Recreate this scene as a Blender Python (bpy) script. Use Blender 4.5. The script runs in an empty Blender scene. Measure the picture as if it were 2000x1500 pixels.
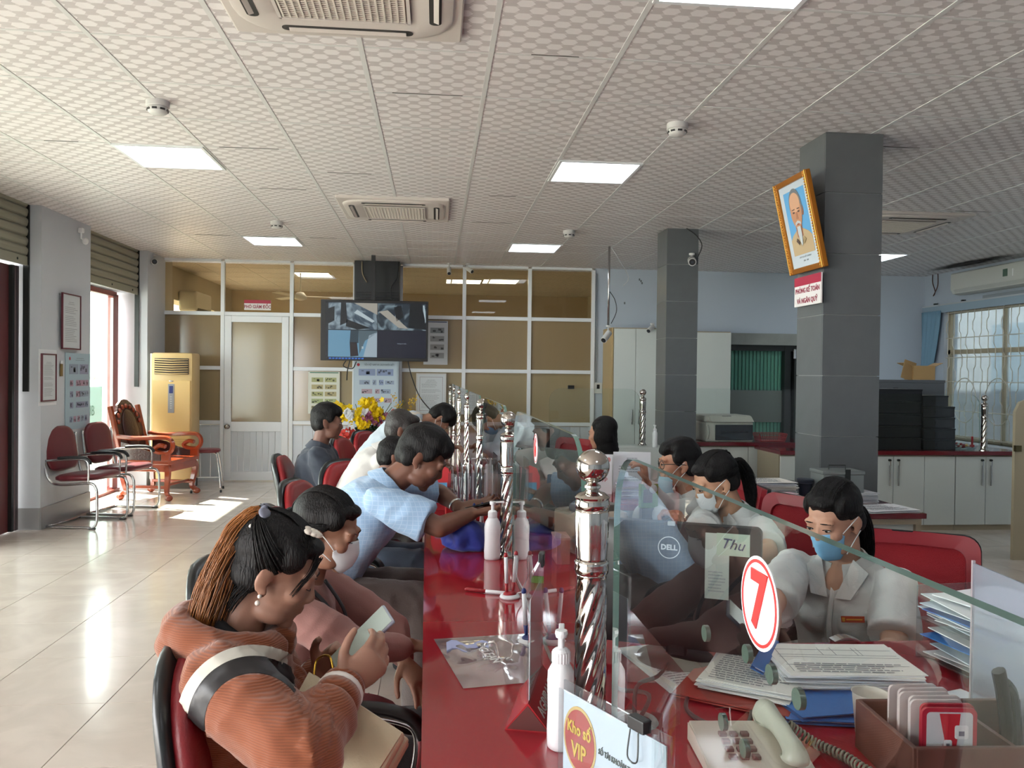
import bpy, bmesh, math, random
from mathutils import Vector as V, Matrix, Euler, noise
random.seed(7)
PI = math.pi
SC = bpy.context.scene
COL = SC.collection
R_ = math.radians

# ------------------------------------------------------------------ camera
F_PX = 1574.0; YAW = R_(5.44); PITCH = R_(-.69); ROLL = R_(.67); CZ = 1.48
cam_d = bpy.data.cameras.new('camera'); cam = bpy.data.objects.new('camera', cam_d); COL.objects.link(cam)
cam_d.sensor_fit = 'HORIZONTAL'; cam_d.sensor_width = 36; cam_d.lens = 36 * F_PX / 2000
cam_d.clip_start = .03; cam_d.clip_end = 200
fw = V((math.sin(YAW) * math.cos(PITCH), math.cos(YAW) * math.cos(PITCH), math.sin(PITCH)))
rt0 = V((math.cos(YAW), -math.sin(YAW), 0)); up0 = rt0.cross(fw)
cr, sr = math.cos(ROLL), math.sin(ROLL)
rt = rt0 * cr + up0 * sr; up = up0 * cr - rt0 * sr
cam.matrix_world = Matrix(((rt.x, up.x, -fw.x, 0), (rt.y, up.y, -fw.y, 0), (rt.z, up.z, -fw.z, CZ), (0, 0, 0, 1)))
SC.camera = cam

def ray(u, v):
    return fw + rt * ((u - 1000) / F_PX) + up * ((750 - v) / F_PX)
def aty(u, v, y):
    d = ray(u, v); return V((0, 0, CZ)) + d * (y / d.y)
def atz(u, v, z):
    d = ray(u, v); return V((0, 0, CZ)) + d * ((z - CZ) / d.z)
def atx(u, v, x):
    d = ray(u, v); return V((0, 0, CZ)) + d * (x / d.x)

# ------------------------------------------------------------------ view, world, sun, daylight
vs = SC.view_settings
SC.display_settings.display_device = 'sRGB'
vs.view_transform = 'Standard'; vs.look = 'None'; vs.gamma = 1; vs.use_curve_mapping = False
vs.exposure = 1.5
SC.cycles.use_denoising = True
SC.cycles.max_bounces = 10; SC.cycles.diffuse_bounces = 5; SC.cycles.glossy_bounces = 5
SC.cycles.transparent_max_bounces = 24; SC.cycles.transmission_bounces = 8
SC.cycles.sample_clamp_indirect = 6; SC.cycles.caustics_reflective = False; SC.cycles.caustics_refractive = False
w = bpy.data.worlds.new('sky'); SC.world = w; w.use_nodes = True
nt = w.node_tree; nt.nodes.clear()
wo = nt.nodes.new('ShaderNodeOutputWorld'); bg = nt.nodes.new('ShaderNodeBackground'); sk = nt.nodes.new('ShaderNodeTexSky')
sk.sky_type = 'HOSEK_WILKIE'; sk.sun_direction = V((-.62, .30, .80)).normalized(); sk.turbidity = 5; sk.ground_albedo = .4
mixw = nt.nodes.new('ShaderNodeMixRGB'); mixw.inputs[0].default_value = .85
mixw.inputs[2].default_value = (.985, .985, 1, 1)
nt.links.new(sk.outputs[0], mixw.inputs[1]); nt.links.new(mixw.outputs[0], bg.inputs[0])
bg.inputs[1].default_value = 7.0
nt.links.new(bg.outputs[0], wo.inputs[0])
sd = bpy.data.lights.new('sun', 'SUN'); sd.energy = 14; sd.angle = R_(1.0); sd.color = (1, .95, .86)
so = bpy.data.objects.new('sun', sd); COL.objects.link(so)
so.rotation_euler = V((-.62, .30, .80)).to_track_quat('Z', 'Y').to_euler()
def portal(name, loc, sx, sy, rot):
    ld = bpy.data.lights.new(name, 'AREA'); ld.shape = 'RECTANGLE'; ld.size = sx; ld.size_y = sy
    ld.cycles.is_portal = True
    o = bpy.data.objects.new(name, ld); COL.objects.link(o); o.location = loc; o.rotation_euler = rot; return o
portal('daylight_portal', (-4.05, 9.83, 1.2), 2.6, 1.5, (0, -PI / 2, 0))
portal('daylight_portal', (-4.05, 5.6, 1.2), 2.6, 4.6, (0, -PI / 2, 0))
portal('daylight_portal', (-4.05, -.4, 1.2), 2.6, 4.6, (0, -PI / 2, 0))
portal('daylight_portal', (-4.05, 13.3, 1.8), 1.3, 2.6, (0, -PI / 2, 0))
portal('daylight_portal', (7.3, 9.0, 1.6), 2.0, 3.2, (0, PI / 2, 0))

# ------------------------------------------------------------------ materials
def lin(c):
    if isinstance(c, str):
        c = [int(c[i:i + 2], 16) / 255 for i in (0, 2, 4)]
    return tuple((x / 12.92 if x <= .04045 else ((x + .055) / 1.055) ** 2.4) for x in c[:3]) + (1,)
MATS = {}
def mat(name, col='808080', rough=.5, metal=0, spec=.5, bump=0, bscale=60, var=0, vscale=4, emit=0, ecol=None, alpha=1, coat=0, stretch=None, sheen=0, sss=0, trans=0):
    if name in MATS: return MATS[name]
    m = bpy.data.materials.new(name); MATS[name] = m; m.use_nodes = True
    n = m.node_tree.nodes; l = m.node_tree.links; b = n['Principled BSDF']
    b.inputs['Base Color'].default_value = lin(col); b.inputs['Roughness'].default_value = rough
    b.inputs['Metallic'].default_value = metal; b.inputs['Specular IOR Level'].default_value = spec
    b.inputs['Alpha'].default_value = alpha; b.inputs['Coat Weight'].default_value = coat
    b.inputs['Coat Roughness'].default_value = .06
    b.inputs['Sheen Weight'].default_value = sheen
    b.inputs['Transmission Weight'].default_value = trans
    if sss:
        b.inputs['Subsurface Weight'].default_value = sss; b.inputs['Subsurface Radius'].default_value = (.012, .005, .003)
        b.inputs['Subsurface Scale'].default_value = 1
    if emit:
        b.inputs['Emission Color'].default_value = lin(ecol or col); b.inputs['Emission Strength'].default_value = emit
    if bump or var:
        tc = n.new('ShaderNodeTexCoord'); mp = n.new('ShaderNodeMapping'); l.new(tc.outputs['Object'], mp.inputs[0])
        if stretch: mp.inputs['Scale'].default_value = stretch
    if bump:
        t = n.new('ShaderNodeTexNoise'); t.inputs['Scale'].default_value = bscale; t.inputs['Detail'].default_value = 4
        bp = n.new('ShaderNodeBump'); bp.inputs['Strength'].default_value = bump; bp.inputs['Distance'].default_value = .01
        l.new(mp.outputs[0], t.inputs[0]); l.new(t.outputs[0], bp.inputs['Height']); l.new(bp.outputs[0], b.inputs['Normal'])
    if var:
        t = n.new('ShaderNodeTexNoise'); t.inputs['Scale'].default_value = vscale; t.inputs['Detail'].default_value = 5
        l.new(mp.outputs[0], t.inputs[0])
        mx = n.new('ShaderNodeMixRGB'); c = lin(col)
        mx.inputs[1].default_value = tuple(x * (1 - var) for x in c[:3]) + (1,); mx.inputs[2].default_value = tuple(min(1, x * (1 + var)) for x in c[:3]) + (1,)
        l.new(t.outputs[0], mx.inputs[0]); l.new(mx.outputs[0], b.inputs['Base Color'])
    return m
def glassmat(name, tint='eef6f2', rough=0.0, ior=1.5, dens=0.0, dcol='ffffff', refl=1.4):
    """thin clear sheet: what is not mirrored (Fresnel) passes through"""
    if name in MATS: return MATS[name]
    m = bpy.data.materials.new(name); MATS[name] = m; m.use_nodes = True
    n = m.node_tree.nodes; l = m.node_tree.links; n.clear()
    o = n.new('ShaderNodeOutputMaterial'); mx = n.new('ShaderNodeMixShader'); f = n.new('ShaderNodeFresnel'); f.inputs[0].default_value = ior
    t = n.new('ShaderNodeBsdfTransparent'); t.inputs[0].default_value = lin(tint)
    g = n.new('ShaderNodeBsdfGlossy'); g.inputs['Roughness'].default_value = rough
    ge = n.new('ShaderNodeNewGeometry'); sb = n.new('ShaderNodeMath'); sb.operation = 'SUBTRACT'; sb.inputs[0].default_value = 1; l.new(ge.outputs['Backfacing'], sb.inputs[1])
    mu = n.new('ShaderNodeMath'); mu.operation = 'MULTIPLY'; l.new(f.outputs[0], mu.inputs[0]); l.new(sb.outputs[0], mu.inputs[1])
    mu2 = n.new('ShaderNodeMath'); mu2.operation = 'MULTIPLY'; mu2.use_clamp = True; l.new(mu.outputs[0], mu2.inputs[0]); mu2.inputs[1].default_value = refl
    l.new(mu2.outputs[0], mx.inputs[0]); l.new(g.outputs[0], mx.inputs[2])
    if dens:
        d = n.new('ShaderNodeBsdfDiffuse'); d.inputs[0].default_value = lin(dcol); m2 = n.new('ShaderNodeMixShader'); m2.inputs[0].default_value = dens
        l.new(t.outputs[0], m2.inputs[1]); l.new(d.outputs[0], m2.inputs[2]); l.new(m2.outputs[0], mx.inputs[1])
    else:
        l.new(t.outputs[0], mx.inputs[1])
    l.new(mx.outputs[0], o.inputs[0]); return m

# ------------------------------------------------------------------ mesh helpers
def nb(): return bmesh.new()
def xf(bm, vs_, m):
    for v in vs_: v.co = m @ v.co
def box(bm, c, s, bev=0, rot=None, seg=2):
    r = bmesh.ops.create_cube(bm, size=1)['verts']
    for v in r: v.co = V((v.co.x * s[0], v.co.y * s[1], v.co.z * s[2]))
    if bev:
        e = {e for v in r for e in v.link_edges}
        rr = bmesh.ops.bevel(bm, geom=list(e), offset=bev, segments=seg, affect='EDGES', profile=.5)
        r = list({v for f in rr['faces'] for v in f.verts} | {v for v in r if v.is_valid})
        r = list({v for v0 in r for f in v0.link_faces for v in f.verts})
    M = Matrix.Translation(V(c))
    if rot is not None: M = M @ (rot if isinstance(rot, Matrix) else Euler(rot).to_matrix().to_4x4())
    xf(bm, r, M); return r
def ell(bm, c, r, rot=None, seg=16, rings=10):
    q = bmesh.ops.create_uvsphere(bm, u_segments=seg, v_segments=rings, radius=1)['verts']
    M = Matrix.Translation(V(c))
    if rot is not None: M = M @ (rot if isinstance(rot, Matrix) else Euler(rot).to_matrix().to_4x4())
    if not hasattr(r, '__len__'): r = (r, r, r)
    M = M @ Matrix.Diagonal((r[0], r[1], r[2], 1)); xf(bm, q, M); return q
def frame_of(d, hint=None):
    d = d.normalized(); h = hint or (V((0, 0, 1)) if abs(d.z) < .9 else V((0, 1, 0)))
    x = h.cross(d).normalized(); y = d.cross(x).normalized(); return x, y
def ringloft(bm, rings, caps=True):
    vv = [[bm.verts.new(p) for p in r] for r in rings]; n = len(rings[0]); out = [v for r in vv for v in r]
    for a, b in zip(vv[:-1], vv[1:]):
        for i in range(n):
            bm.faces.new((a[i], a[(i + 1) % n], b[(i + 1) % n], b[i]))
    if caps: bm.faces.new(vv[0][::-1]); bm.faces.new(vv[-1])
    return out
def tube(bm, pts, r, n=10, caps=True, flat=1.0, hint=None, closed=False):
    pts = [V(p) for p in pts]; k = len(pts)
    rs = r if hasattr(r, '__len__') else [r] * k
    rings = []; x = None
    for i, p in enumerate(pts):
        d = (pts[min(i + 1, k - 1)] - pts[max(i - 1, 0)])
        if closed: d = pts[(i + 1) % k] - pts[i - 1]
        if d.length < 1e-9: d = V((0, 0, 1))
        d.normalize()
        if x is None: x, y = frame_of(d, hint)
        else:
            x = (x - d * x.dot(d)).normalized(); y = d.cross(x)
        rings.append([p + (x * math.cos(2 * PI * j / n) + y * math.sin(2 * PI * j / n) * flat) * rs[i] for j in range(n)])
    if closed: rings.append(rings[0]); return ringloft(bm, rings, False)
    return ringloft(bm, rings, caps)
def spline(pts, k=6):
    pts = [V(p) for p in pts]; P = [pts[0]] + pts + [pts[-1]]; out = []
    for i in range(1, len(P) - 2):
        for j in range(k):
            t = j / k; a, b, c, d = P[i - 1], P[i], P[i + 1], P[i + 2]
            out.append(.5 * ((2 * b) + (c - a) * t + (2 * a - 5 * b + 4 * c - d) * t * t + (3 * b - a - 3 * c + d) * t ** 3))
    out.append(pts[-1]); return out
def lerp(a, b, t): return a + (b - a) * t
def lathe(bm, prof, n=24, loc=(0, 0, 0), M=None, caps=False):
    rings = [[V((r * math.cos(2 * PI * j / n), r * math.sin(2 * PI * j / n), z)) for j in range(n)] for r, z in prof]
    q = ringloft(bm, rings, caps); M2 = Matrix.Translation(V(loc)) @ (M or Matrix.Identity(4)); xf(bm, q, M2); return q
def prism(bm, pts, t, M=None):
    """2D outline in XZ, thickness t along Y (centred)"""
    a = [V((p[0], -t / 2, p[1])) for p in pts]; b = [V((p[0], t / 2, p[1])) for p in pts]
    q = ringloft(bm, [a, b]); 
    if M is not None: xf(bm, q, M)
    return q
def cap(bm, a, b, ra, rb, n=12):
    """rounded tapered limb"""
    a = V(a); b = V(b); d = (b - a); L = d.length or 1e-6; d /= L; x, y = frame_of(d); rings = []
    for k in range(5):
        t = -PI / 2 + PI / 2 * (k + .15) / 4.15; rings.append((a + d * ra * math.sin(t), ra * math.cos(t)))
    for k in range(5):
        t = PI / 2 * k / 4.15; rings.append((b + d * rb * math.sin(t), rb * math.cos(t)))
    return ringloft(bm, [[p + (x * math.cos(2 * PI * j / n) + y * math.sin(2 * PI * j / n)) * r for j in range(n)] for p, r in rings])
def fixn(bm): bmesh.ops.recalc_face_normals(bm, faces=bm.faces)
def tagp(o, label=None, cat=None, group=None, kind=None):
    if label: o['label'] = label
    if cat: o['category'] = cat
    if group: o['group'] = group
    if kind: o['kind'] = kind
    return o
def mk(name, bm, m, parent=None, smooth=False, label=None, cat=None, group=None, kind=None, world=False, loc=None, rot=None, fix=True):
    if fix: fixn(bm)
    if world and parent is not None:
        bmesh.ops.transform(bm, matrix=WM[parent.name].inverted(), verts=bm.verts)
    me = bpy.data.meshes.new(name); bm.to_mesh(me); bm.free()
    ms = m if isinstance(m, (list, tuple)) else [m]
    for x in ms: me.materials.append(x)
    if smooth:
        me.polygons.foreach_set('use_smooth', [True] * len(me.polygons))
        if smooth is not True:
            me.set_sharp_from_angle(angle=R_(smooth))
    o = bpy.data.objects.new(name, me); COL.objects.link(o); o.parent = parent
    if loc is not None: o.location = loc
    if rot is not None: o.rotation_euler = rot
    tagp(o, label, cat, group, kind)
    WM[o.name] = (WM[parent.name] if parent is not None else Matrix.Identity(4)) @ Matrix.Translation(V(loc or (0, 0, 0))) @ Euler(rot or (0, 0, 0)).to_matrix().to_4x4()
    return o
WM = {}
def thing(name, label, cat, loc=(0, 0, 0), rz=0, group=None, kind=None, rot=None):
    o = bpy.data.objects.new(name, None); COL.objects.link(o); o.location = loc; o.rotation_euler = rot or (0, 0, rz); o.empty_display_size = .1
    tagp(o, label, cat, group, kind)
    WM[o.name] = Matrix.Translation(V(loc)) @ Euler(rot or (0, 0, rz)).to_matrix().to_4x4(); return o
def inst(src, name=None, parent=None, loc=None, rot=None, scale=None):
    o = src.copy(); COL.objects.link(o); o.parent = parent
    if loc is not None: o.location = loc
    if rot is not None: o.rotation_euler = rot
    if scale is not None: o.scale = scale
    return o
def dup(root, loc, rz=None, label=None, group=None, rot=None, scale=None):
    r = root.copy(); COL.objects.link(r); r.location = loc
    if rz is not None: r.rotation_euler = (0, 0, rz)
    if rot is not None: r.rotation_euler = rot
    if scale is not None: r.scale = scale
    if label: r['label'] = label
    if group: r['group'] = group
    for ch in list(root.children):
        c = ch.copy(); COL.objects.link(c); c.parent = r
        for g in ch.children:
            d = g.copy(); COL.objects.link(d); d.parent = c
    WM[r.name] = Matrix.Translation(V(loc)) @ Euler(r.rotation_euler).to_matrix().to_4x4()
    return r
def B(name, c, s, m, parent=None, bev=0, rot=None, **kw):
    bm = nb(); box(bm, (0, 0, 0), s, bev); return mk(name, bm, m, parent, loc=c, rot=rot, **kw)
def text(name, s, size, m, parent, M, depth=.0008, align='CENTER', sx=1.0, bold=0, shear=0, kind=None):
    """lettering as thin solid letters; M places it (text lies in local XY, faces +Z) in the parent's space"""
    c = bpy.data.curves.new(name, 'FONT'); c.body = s; c.size = size; c.align_x = align; c.align_y = 'CENTER'; c.extrude = depth; c.offset = bold; c.shear = shear
    c.resolution_u = 2
    o = bpy.data.objects.new('tmp', c); COL.objects.link(o)
    dg = bpy.context.evaluated_depsgraph_get(); me = bpy.data.meshes.new_from_object(o.evaluated_get(dg))
    bpy.data.objects.remove(o); bpy.data.curves.remove(c)
    me.transform(M @ Matrix.Diagonal((sx, 1, 1, 1))); me.materials.clear(); me.materials.append(m)
    q = bpy.data.objects.new(name, me); COL.objects.link(q); q.parent = parent
    if kind: q['kind'] = kind
    WM[q.name] = WM[parent.name] if parent else Matrix.Identity(4)
    return q
def MFRAME(o, x, y):
    """matrix with local X=x, Y=y, Z=x×y at origin o"""
    x = V(x).normalized(); y = V(y); y = (y - x * x.dot(y)).normalized(); z = x.cross(y)
    return Matrix(((x.x, y.x, z.x, o[0]), (x.y, y.y, z.y, o[1]), (x.z, y.z, z.z, o[2]), (0, 0, 0, 1)))

RED = mat('counter_red', '99202b', .07, spec=.55, coat=.25)
WHITEP = mat('white_paint', 'c9ced6', .6, bump=.05, bscale=80, var=.03)
ALU = mat('white_aluminium', 'dfe3e6', .3)
CHROME = mat('chrome', 'bdb9b2', .07, metal=1)
CHROME2 = mat('brushed_chrome', 'c8c8c8', .2, metal=1)
BLACK = mat('black_plastic', '17181a', .4)
WHITE = mat('white_plastic', 'e8eaea', .3)
PAPER = mat('paper', 'dfe2e6', .8)
# ================================================================== THE SETTING
CL = 2.975
XL, XR, YF, YN = -3.75, 7.1, 11.15, -4.0
# ---- floor
def tile_floor_mat(name, col, c2):
    m = mat(name, col, .13, spec=.6, coat=.15); n = m.node_tree.nodes; l = m.node_tree.links; b = n['Principled BSDF']
    tc = n.new('ShaderNodeTexCoord'); oi = n.new('ShaderNodeObjectInfo')
    add = n.new('ShaderNodeVectorMath'); add.operation = 'MULTIPLY_ADD'; add.inputs[1].default_value = (1, 1, 1)
    l.new(tc.outputs['Object'], add.inputs[0]); l.new(oi.outputs['Location'], add.inputs[2])
    t = n.new('ShaderNodeTexNoise'); t.inputs['Scale'].default_value = 2.5; t.inputs['Detail'].default_value = 8; t.inputs['Distortion'].default_value = 1.5
    l.new(add.outputs[0], t.inputs[0])
    r = n.new('ShaderNodeValToRGB'); r.color_ramp.elements[0].color = lin(c2); r.color_ramp.elements[1].color = lin(col)
    r.color_ramp.elements[0].position = .38; r.color_ramp.elements[1].position = .6
    l.new(t.outputs[0], r.inputs[0]); l.new(r.outputs[0], b.inputs['Base Color'])
    t2 = n.new('ShaderNodeTexNoise'); t2.inputs['Scale'].default_value = 5; mr = n.new('ShaderNodeMapRange'); mr.inputs[3].default_value = .09; mr.inputs[4].default_value = .24
    l.new(add.outputs[0], t2.inputs[0]); l.new(t2.outputs[0], mr.inputs[0]); l.new(mr.outputs[0], b.inputs['Roughness'])
    return m
FLOORM = tile_floor_mat('floor_tile_cream', 'cfc4ba', 'c6bbb1')
GROUT = mat('grout', '9a9084', .8)
floor = B('floor', ((XL + XR) / 2, (YN + 15.5) / 2, -.054), (XR - XL + .6, 15.5 - YN, .10), GROUT, kind='structure')
WM[floor.name] = Matrix.Translation(floor.location)
T = .597
fx0, fy0 = -1.44, 3.713
bm = nb(); box(bm, (0, 0, 0), (T - .003, T - .003, .008), .0008, seg=1); tmesh = None
bigp = nb(); cnt = 0
for i in range(-8, 18):
    for j in range(-14, 14):
        x0 = fx0 + i * T; y0 = fy0 + j * T; x1 = min(x0 + T, XR + .02); x0c = max(x0, XL - .25); y1 = min(y0 + T, YF + .3); y0c = max(y0, YN)
        if x1 - x0c < .05 or y1 - y0c < .05: continue
        full = (x1 - x0c > T - .01 and y1 - y0c > T - .01)
        vis = full and ((x1 < .2 and y0 > 1.8 and x1 > -4.3) or (y0 > 3.8 and x0 > 2.4)) and y0 > x1 * .6 - .5
        if vis and -x0c < y1 * .66 + .6:
            if tmesh is None:
                o = mk('tile', bm, FLOORM, floor, loc=(x0 + T / 2 - floor.location.x, y0 + T / 2 - floor.location.y, .05)); tmesh = o
            else: inst(tmesh, 'tile', floor, (x0 + T / 2 - floor.location.x, y0 + T / 2 - floor.location.y, .05))
            cnt += 1
        else: box(bigp, ((x0c + x1) / 2 - floor.location.x, (y0c + y1) / 2 - floor.location.y, .05), (x1 - x0c - .003, y1 - y0c - .003, .008))
mk('tile_field', bigp, FLOORM, floor, kind='stuff')

# ---- ceiling
def ceil_mat():
    m = mat('ceiling_tile_embossed', 'c9c3be', .5, spec=.4); n = m.node_tree.nodes; l = m.node_tree.links; b = n['Principled BSDF']
    tc = n.new('ShaderNodeTexCoord'); sp = n.new('ShaderNodeSeparateXYZ'); l.new(tc.outputs['Object'], sp.inputs[0])
    def mth(op, a, bb=None, c=None):
        q = n.new('ShaderNodeMath'); q.operation = op
        for i, x in enumerate((a, bb, c)):
            if x is None: continue
            if isinstance(x, (int, float)): q.inputs[i].default_value = x
            else: l.new(x, q.inputs[i])
        return q.outputs[0]
    y = mth('MULTIPLY', mth('ADD', sp.outputs[1], 6.0), 1 / .0587)
    row = mth('FLOOR', y); fy = mth('ABSOLUTE', mth('SUBTRACT', mth('FRACT', y), .5))
    x = mth('ADD', mth('MULTIPLY', mth('ADD', sp.outputs[0], 6.0), 1 / .1173), mth('MULTIPLY', row, .5))
    fxx = mth('ABSOLUTE', mth('SUBTRACT', mth('FRACT', x), .5))
    # long hexagon: |x|*.. + |y| small
    h = mth('ADD', mth('MULTIPLY', fxx, 3.2), mth('MULTIPLY', fy, 1.1))
    mask = mth('LESS_THAN', h, 1.08)
    h2 = mth('GREATER_THAN', mth('SUBTRACT', mth('MULTIPLY', fxx, 3.2), mth('MULTIPLY', fy, 1.1)), .52)
    mx = n.new('ShaderNodeMixRGB'); mx.inputs[1].default_value = lin('cec9ca'); mx.inputs[2].default_value = lin('e2dfe0'); l.new(mask, mx.inputs[0])
    mx2 = n.new('ShaderNodeMixRGB'); mx2.inputs[2].default_value = lin('c1bcbd'); l.new(mx.outputs[0], mx2.inputs[1]); l.new(mth('MULTIPLY', h2, mth('SUBTRACT', 1.0, mask)), mx2.inputs[0])
    l.new(mx2.outputs[0], b.inputs['Base Color'])
    rr = n.new('ShaderNodeMapRange'); l.new(mask, rr.inputs[0]); rr.inputs[3].default_value = .55; rr.inputs[4].default_value = .38; l.new(rr.outputs[0], b.inputs['Roughness'])
    bp = n.new('ShaderNodeBump'); bp.inputs['Strength'].default_value = .25; bp.inputs['Distance'].default_value = .003
    l.new(h, bp.inputs['Height']); l.new(bp.outputs[0], b.inputs['Normal'])
    return m
CEILM = ceil_mat(); TEE = mat('ceiling_grid_steel', 'cfd0d0', .4)
ceiling = B('ceiling', ((XL + XR) / 2, (YN + 15.5) / 2, CL + .07), (XR - XL + .6, 15.5 - YN, .1), mat('ceiling_slab', '9a9894', .8), kind='structure')
co = ceiling.location; WM[ceiling.name] = Matrix.Translation(co)
gx0, gy0 = -.357, 3.768
LIGHTS = {(-3, 3), (2, 3), (-3, 9), (2, 9), (9, 9), (2, -2), (9, 3), (-3, -5), (2, -8)}
holes = set(LIGHTS)
first = None; fieldb = nb()
for i in range(-6, 13):
    for j in range(-13, 13):
        x0 = gx0 + i * .6; y0 = gy0 + j * .6
        if (i, j) in holes and y0 < YF: continue
        x1 = min(x0 + .6, XR); x0c = max(x0, XL); y1 = min(y0 + .6, YF); y0c = max(y0, YN)
        if x1 - x0c < .03 or y1 - y0c < .03: continue
        full = x1 - x0c > .59 and y1 - y0c > .59
        loc = V(((x0c + x1) / 2, (y0c + y1) / 2, CL + .006)) - co
        if full and j >= -2 and x0 < y1 * .75 + .6 and -x1 < y1 * .62 + .3:
            if first is None:
                bm = nb(); box(bm, (0, 0, 0), (.596, .596, .012)); first = mk('ceiling_tile', bm, CEILM, ceiling, loc=loc)
            else: inst(first, 'ceiling_tile', ceiling, loc)
        else: box(fieldb, loc, (x1 - x0c - .004, y1 - y0c - .004, .012))
# next room's ceiling, seen through the upper panes
box(fieldb, V(((XL + XR) / 2, 13.4, CL + .006)) - co, (XR - XL, 4.3, .012))
mk('ceiling_tile_field', fieldb, CEILM, ceiling, kind='stuff')
for i in range(-5, 13):
    B('grid_bar', V((gx0 + i * .6, (YN + YF) / 2, CL - .001)) - co, (.024, YF - YN, .004), TEE, ceiling)
for j in range(-12, 13):
    B('grid_bar', V(((XL + XR) / 2, gy0 + j * .6, CL - .0005)) - co, (XR - XL, .016, .003), TEE, ceiling)
DARKJ = mat('tile_gap', '5c5a57', .8)
for k in range(16):
    i = random.randint(-5, 10); j = random.randint(0, 11)
    B('gap', V((gx0 + i * .6 + .3, gy0 + j * .6 - .010, CL - .0015)) - co, (random.uniform(.2, .5), .004, .003), DARKJ, ceiling)
stain = nb()
# soot above the split air conditioner: dark smudge on the tiles
SOOT = mat('soot', '35322f', .9)
m = SOOT; n = m.node_tree.nodes; l = m.node_tree.links
tc = n.new('ShaderNodeTexCoord'); nz = n.new('ShaderNodeTexNoise'); nz.inputs['Scale'].default_value = 6; nz.inputs['Detail'].default_value = 6
gr = n.new('ShaderNodeTexGradient'); gr.gradient_type = 'QUADRATIC_SPHERE'; mp = n.new('ShaderNodeMapping'); mp.inputs['Scale'].default_value = (4.2, .85, 1)
l.new(tc.outputs['Object'], mp.inputs[0]); l.new(mp.outputs[0], gr.inputs[0]); l.new(tc.outputs['Object'], nz.inputs[0])
mu = n.new('ShaderNodeMath'); mu.operation = 'MULTIPLY'; l.new(gr.outputs[0], mu.inputs[0]); l.new(nz.outputs[0], mu.inputs[1])
mr = n.new('ShaderNodeMapRange'); mr.inputs[1].default_value = .03; mr.inputs[2].default_value = .3; mr.inputs[4].default_value = .9; l.new(mu.outputs[0], mr.inputs[0]); l.new(mr.outputs[0], n['Principled BSDF'].inputs['Alpha'])
box(stain, (0, 0, 0), (.7, 2.6, .001)); mk('soot_stain', stain, SOOT, ceiling, loc=V((6.78, 9.75, CL - .0045)) - co)

# ---- ceiling light panels
LED = mat('led_diffuser', 'eef8ff', .4, emit=4.2, ecol='e9f2fa')
lp = None
def light_at(x, y, lab):
    global lp
    if lp is None:
        lp = thing('ceiling_light', lab, 'ceiling light', (x, y, CL), group='square LED ceiling panels')
        bm = nb()
        for s in (-1, 1):
            box(bm, (s * .287, 0, -.004), (.022, .596, .012)); box(bm, (0, s * .287, -.004), (.552, .022, .012))
        mk('frame', bm, ALU, lp); B('diffuser', (0, 0, .001), (.555, .555, .004), LED, lp)
    else: dup(lp, (x, y, CL), label=lab)
LAB = {(-3, 3): 'square LED ceiling panel nearest the roller shutters, left of the cassette units', (2, 3): 'square LED ceiling panel between the far cassette unit and the near grey column',
       (-3, 9): 'small-looking LED ceiling panel above the office door, farther of the left pair', (2, 9): 'far LED ceiling panel before the glazed partition, left of the far grey column',
       (9, 9): 'LED ceiling panel partly hidden behind the near grey column', (2, -2): 'LED ceiling panel cut off by the top edge of the picture'}
for (i, j) in sorted(LIGHTS):
    light_at(gx0 + i * .6 + .3, gy0 + j * .6 + .3, LAB.get((i, j), 'LED ceiling panel out of view behind the camera, %s' % ('over the customers' if i < 0 else ('over the far desks' if i > 5 else 'over the counter'))))

# ---- walls
WALLM = mat('wall_pale_blue_grey', 'b4bfcb', .65, bump=.06, bscale=40, var=.03, vscale=1.5)
WALLP = mat('pillar_paint_grey_white', 'c3c8cf', .6, bump=.05, bscale=50, var=.02)
def solid_wall(name, x0, x1, y0, y1, z0, z1, m=WALLM): return B(name, ((x0 + x1) / 2, (y0 + y1) / 2, (z0 + z1) / 2), (x1 - x0, y1 - y0, z1 - z0), m, kind='structure')
HZ = CL + .02
wl = thing('wall_left', 'painted wall', None, (0, 0, 0)); del wl['label']; wl['kind'] = 'structure'
def wpart(par, nm, x0, x1, y0, y1, z0, z1, m=WALLP): return B(nm, ((x0 + x1) / 2, (y0 + y1) / 2, (z0 + z1) / 2), (x1 - x0, y1 - y0, z1 - z0), m, par)
wpart(wl, 'pillar', -4.05, -3.6, 7.765, 8.82, 0, HZ); wpart(wl, 'pillar', -4.05, -3.6, 10.50, 11.45, 0, HZ)
wpart(wl, 'pillar', -4.05, -3.6, 2.0, 3.1, 0, HZ); wpart(wl, 'pillar', -4.05, -3.6, -4.1, -3.0, 0, HZ)
for (a, b_) in ((8.82, 10.5), (3.1, 7.765), (-3.0, 2.0)): wpart(wl, 'lintel', -4.05, -3.79, a, b_, 2.44, HZ)
skirt = mat('skirting_tile_grey', '98999b', .35)
B('baseboard_left', (-3.596, 8.29, .1), (.012, 1.055, .2), skirt, kind='structure'); B('baseboard_pillar_end', (-3.80, 7.76, .1), (.40, .012, .2), skirt, kind='structure')
solid_wall('wall_near', XL - .3, XR + .2, YN - .15, YN, -.05, HZ)
wr = thing('wall_right', 'painted wall', None); del wr['label']; wr['kind'] = 'structure'
wpart(wr, 'wall_face', XR, XR + .2, YN, 7.4, 0, HZ, WALLM); wpart(wr, 'wall_face', XR, XR + .2, 10.69, YF + .2, 0, HZ, WALLM)
wpart(wr, 'wall_face', XR, XR + .2, 7.4, 10.69, 0, .65, WALLM); wpart(wr, 'wall_face', XR, XR + .2, 7.4, 10.69, 2.45, HZ, WALLM)
wf = thing('wall_far', 'painted wall', None); del wf['label']; wf['kind'] = 'structure'
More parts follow.
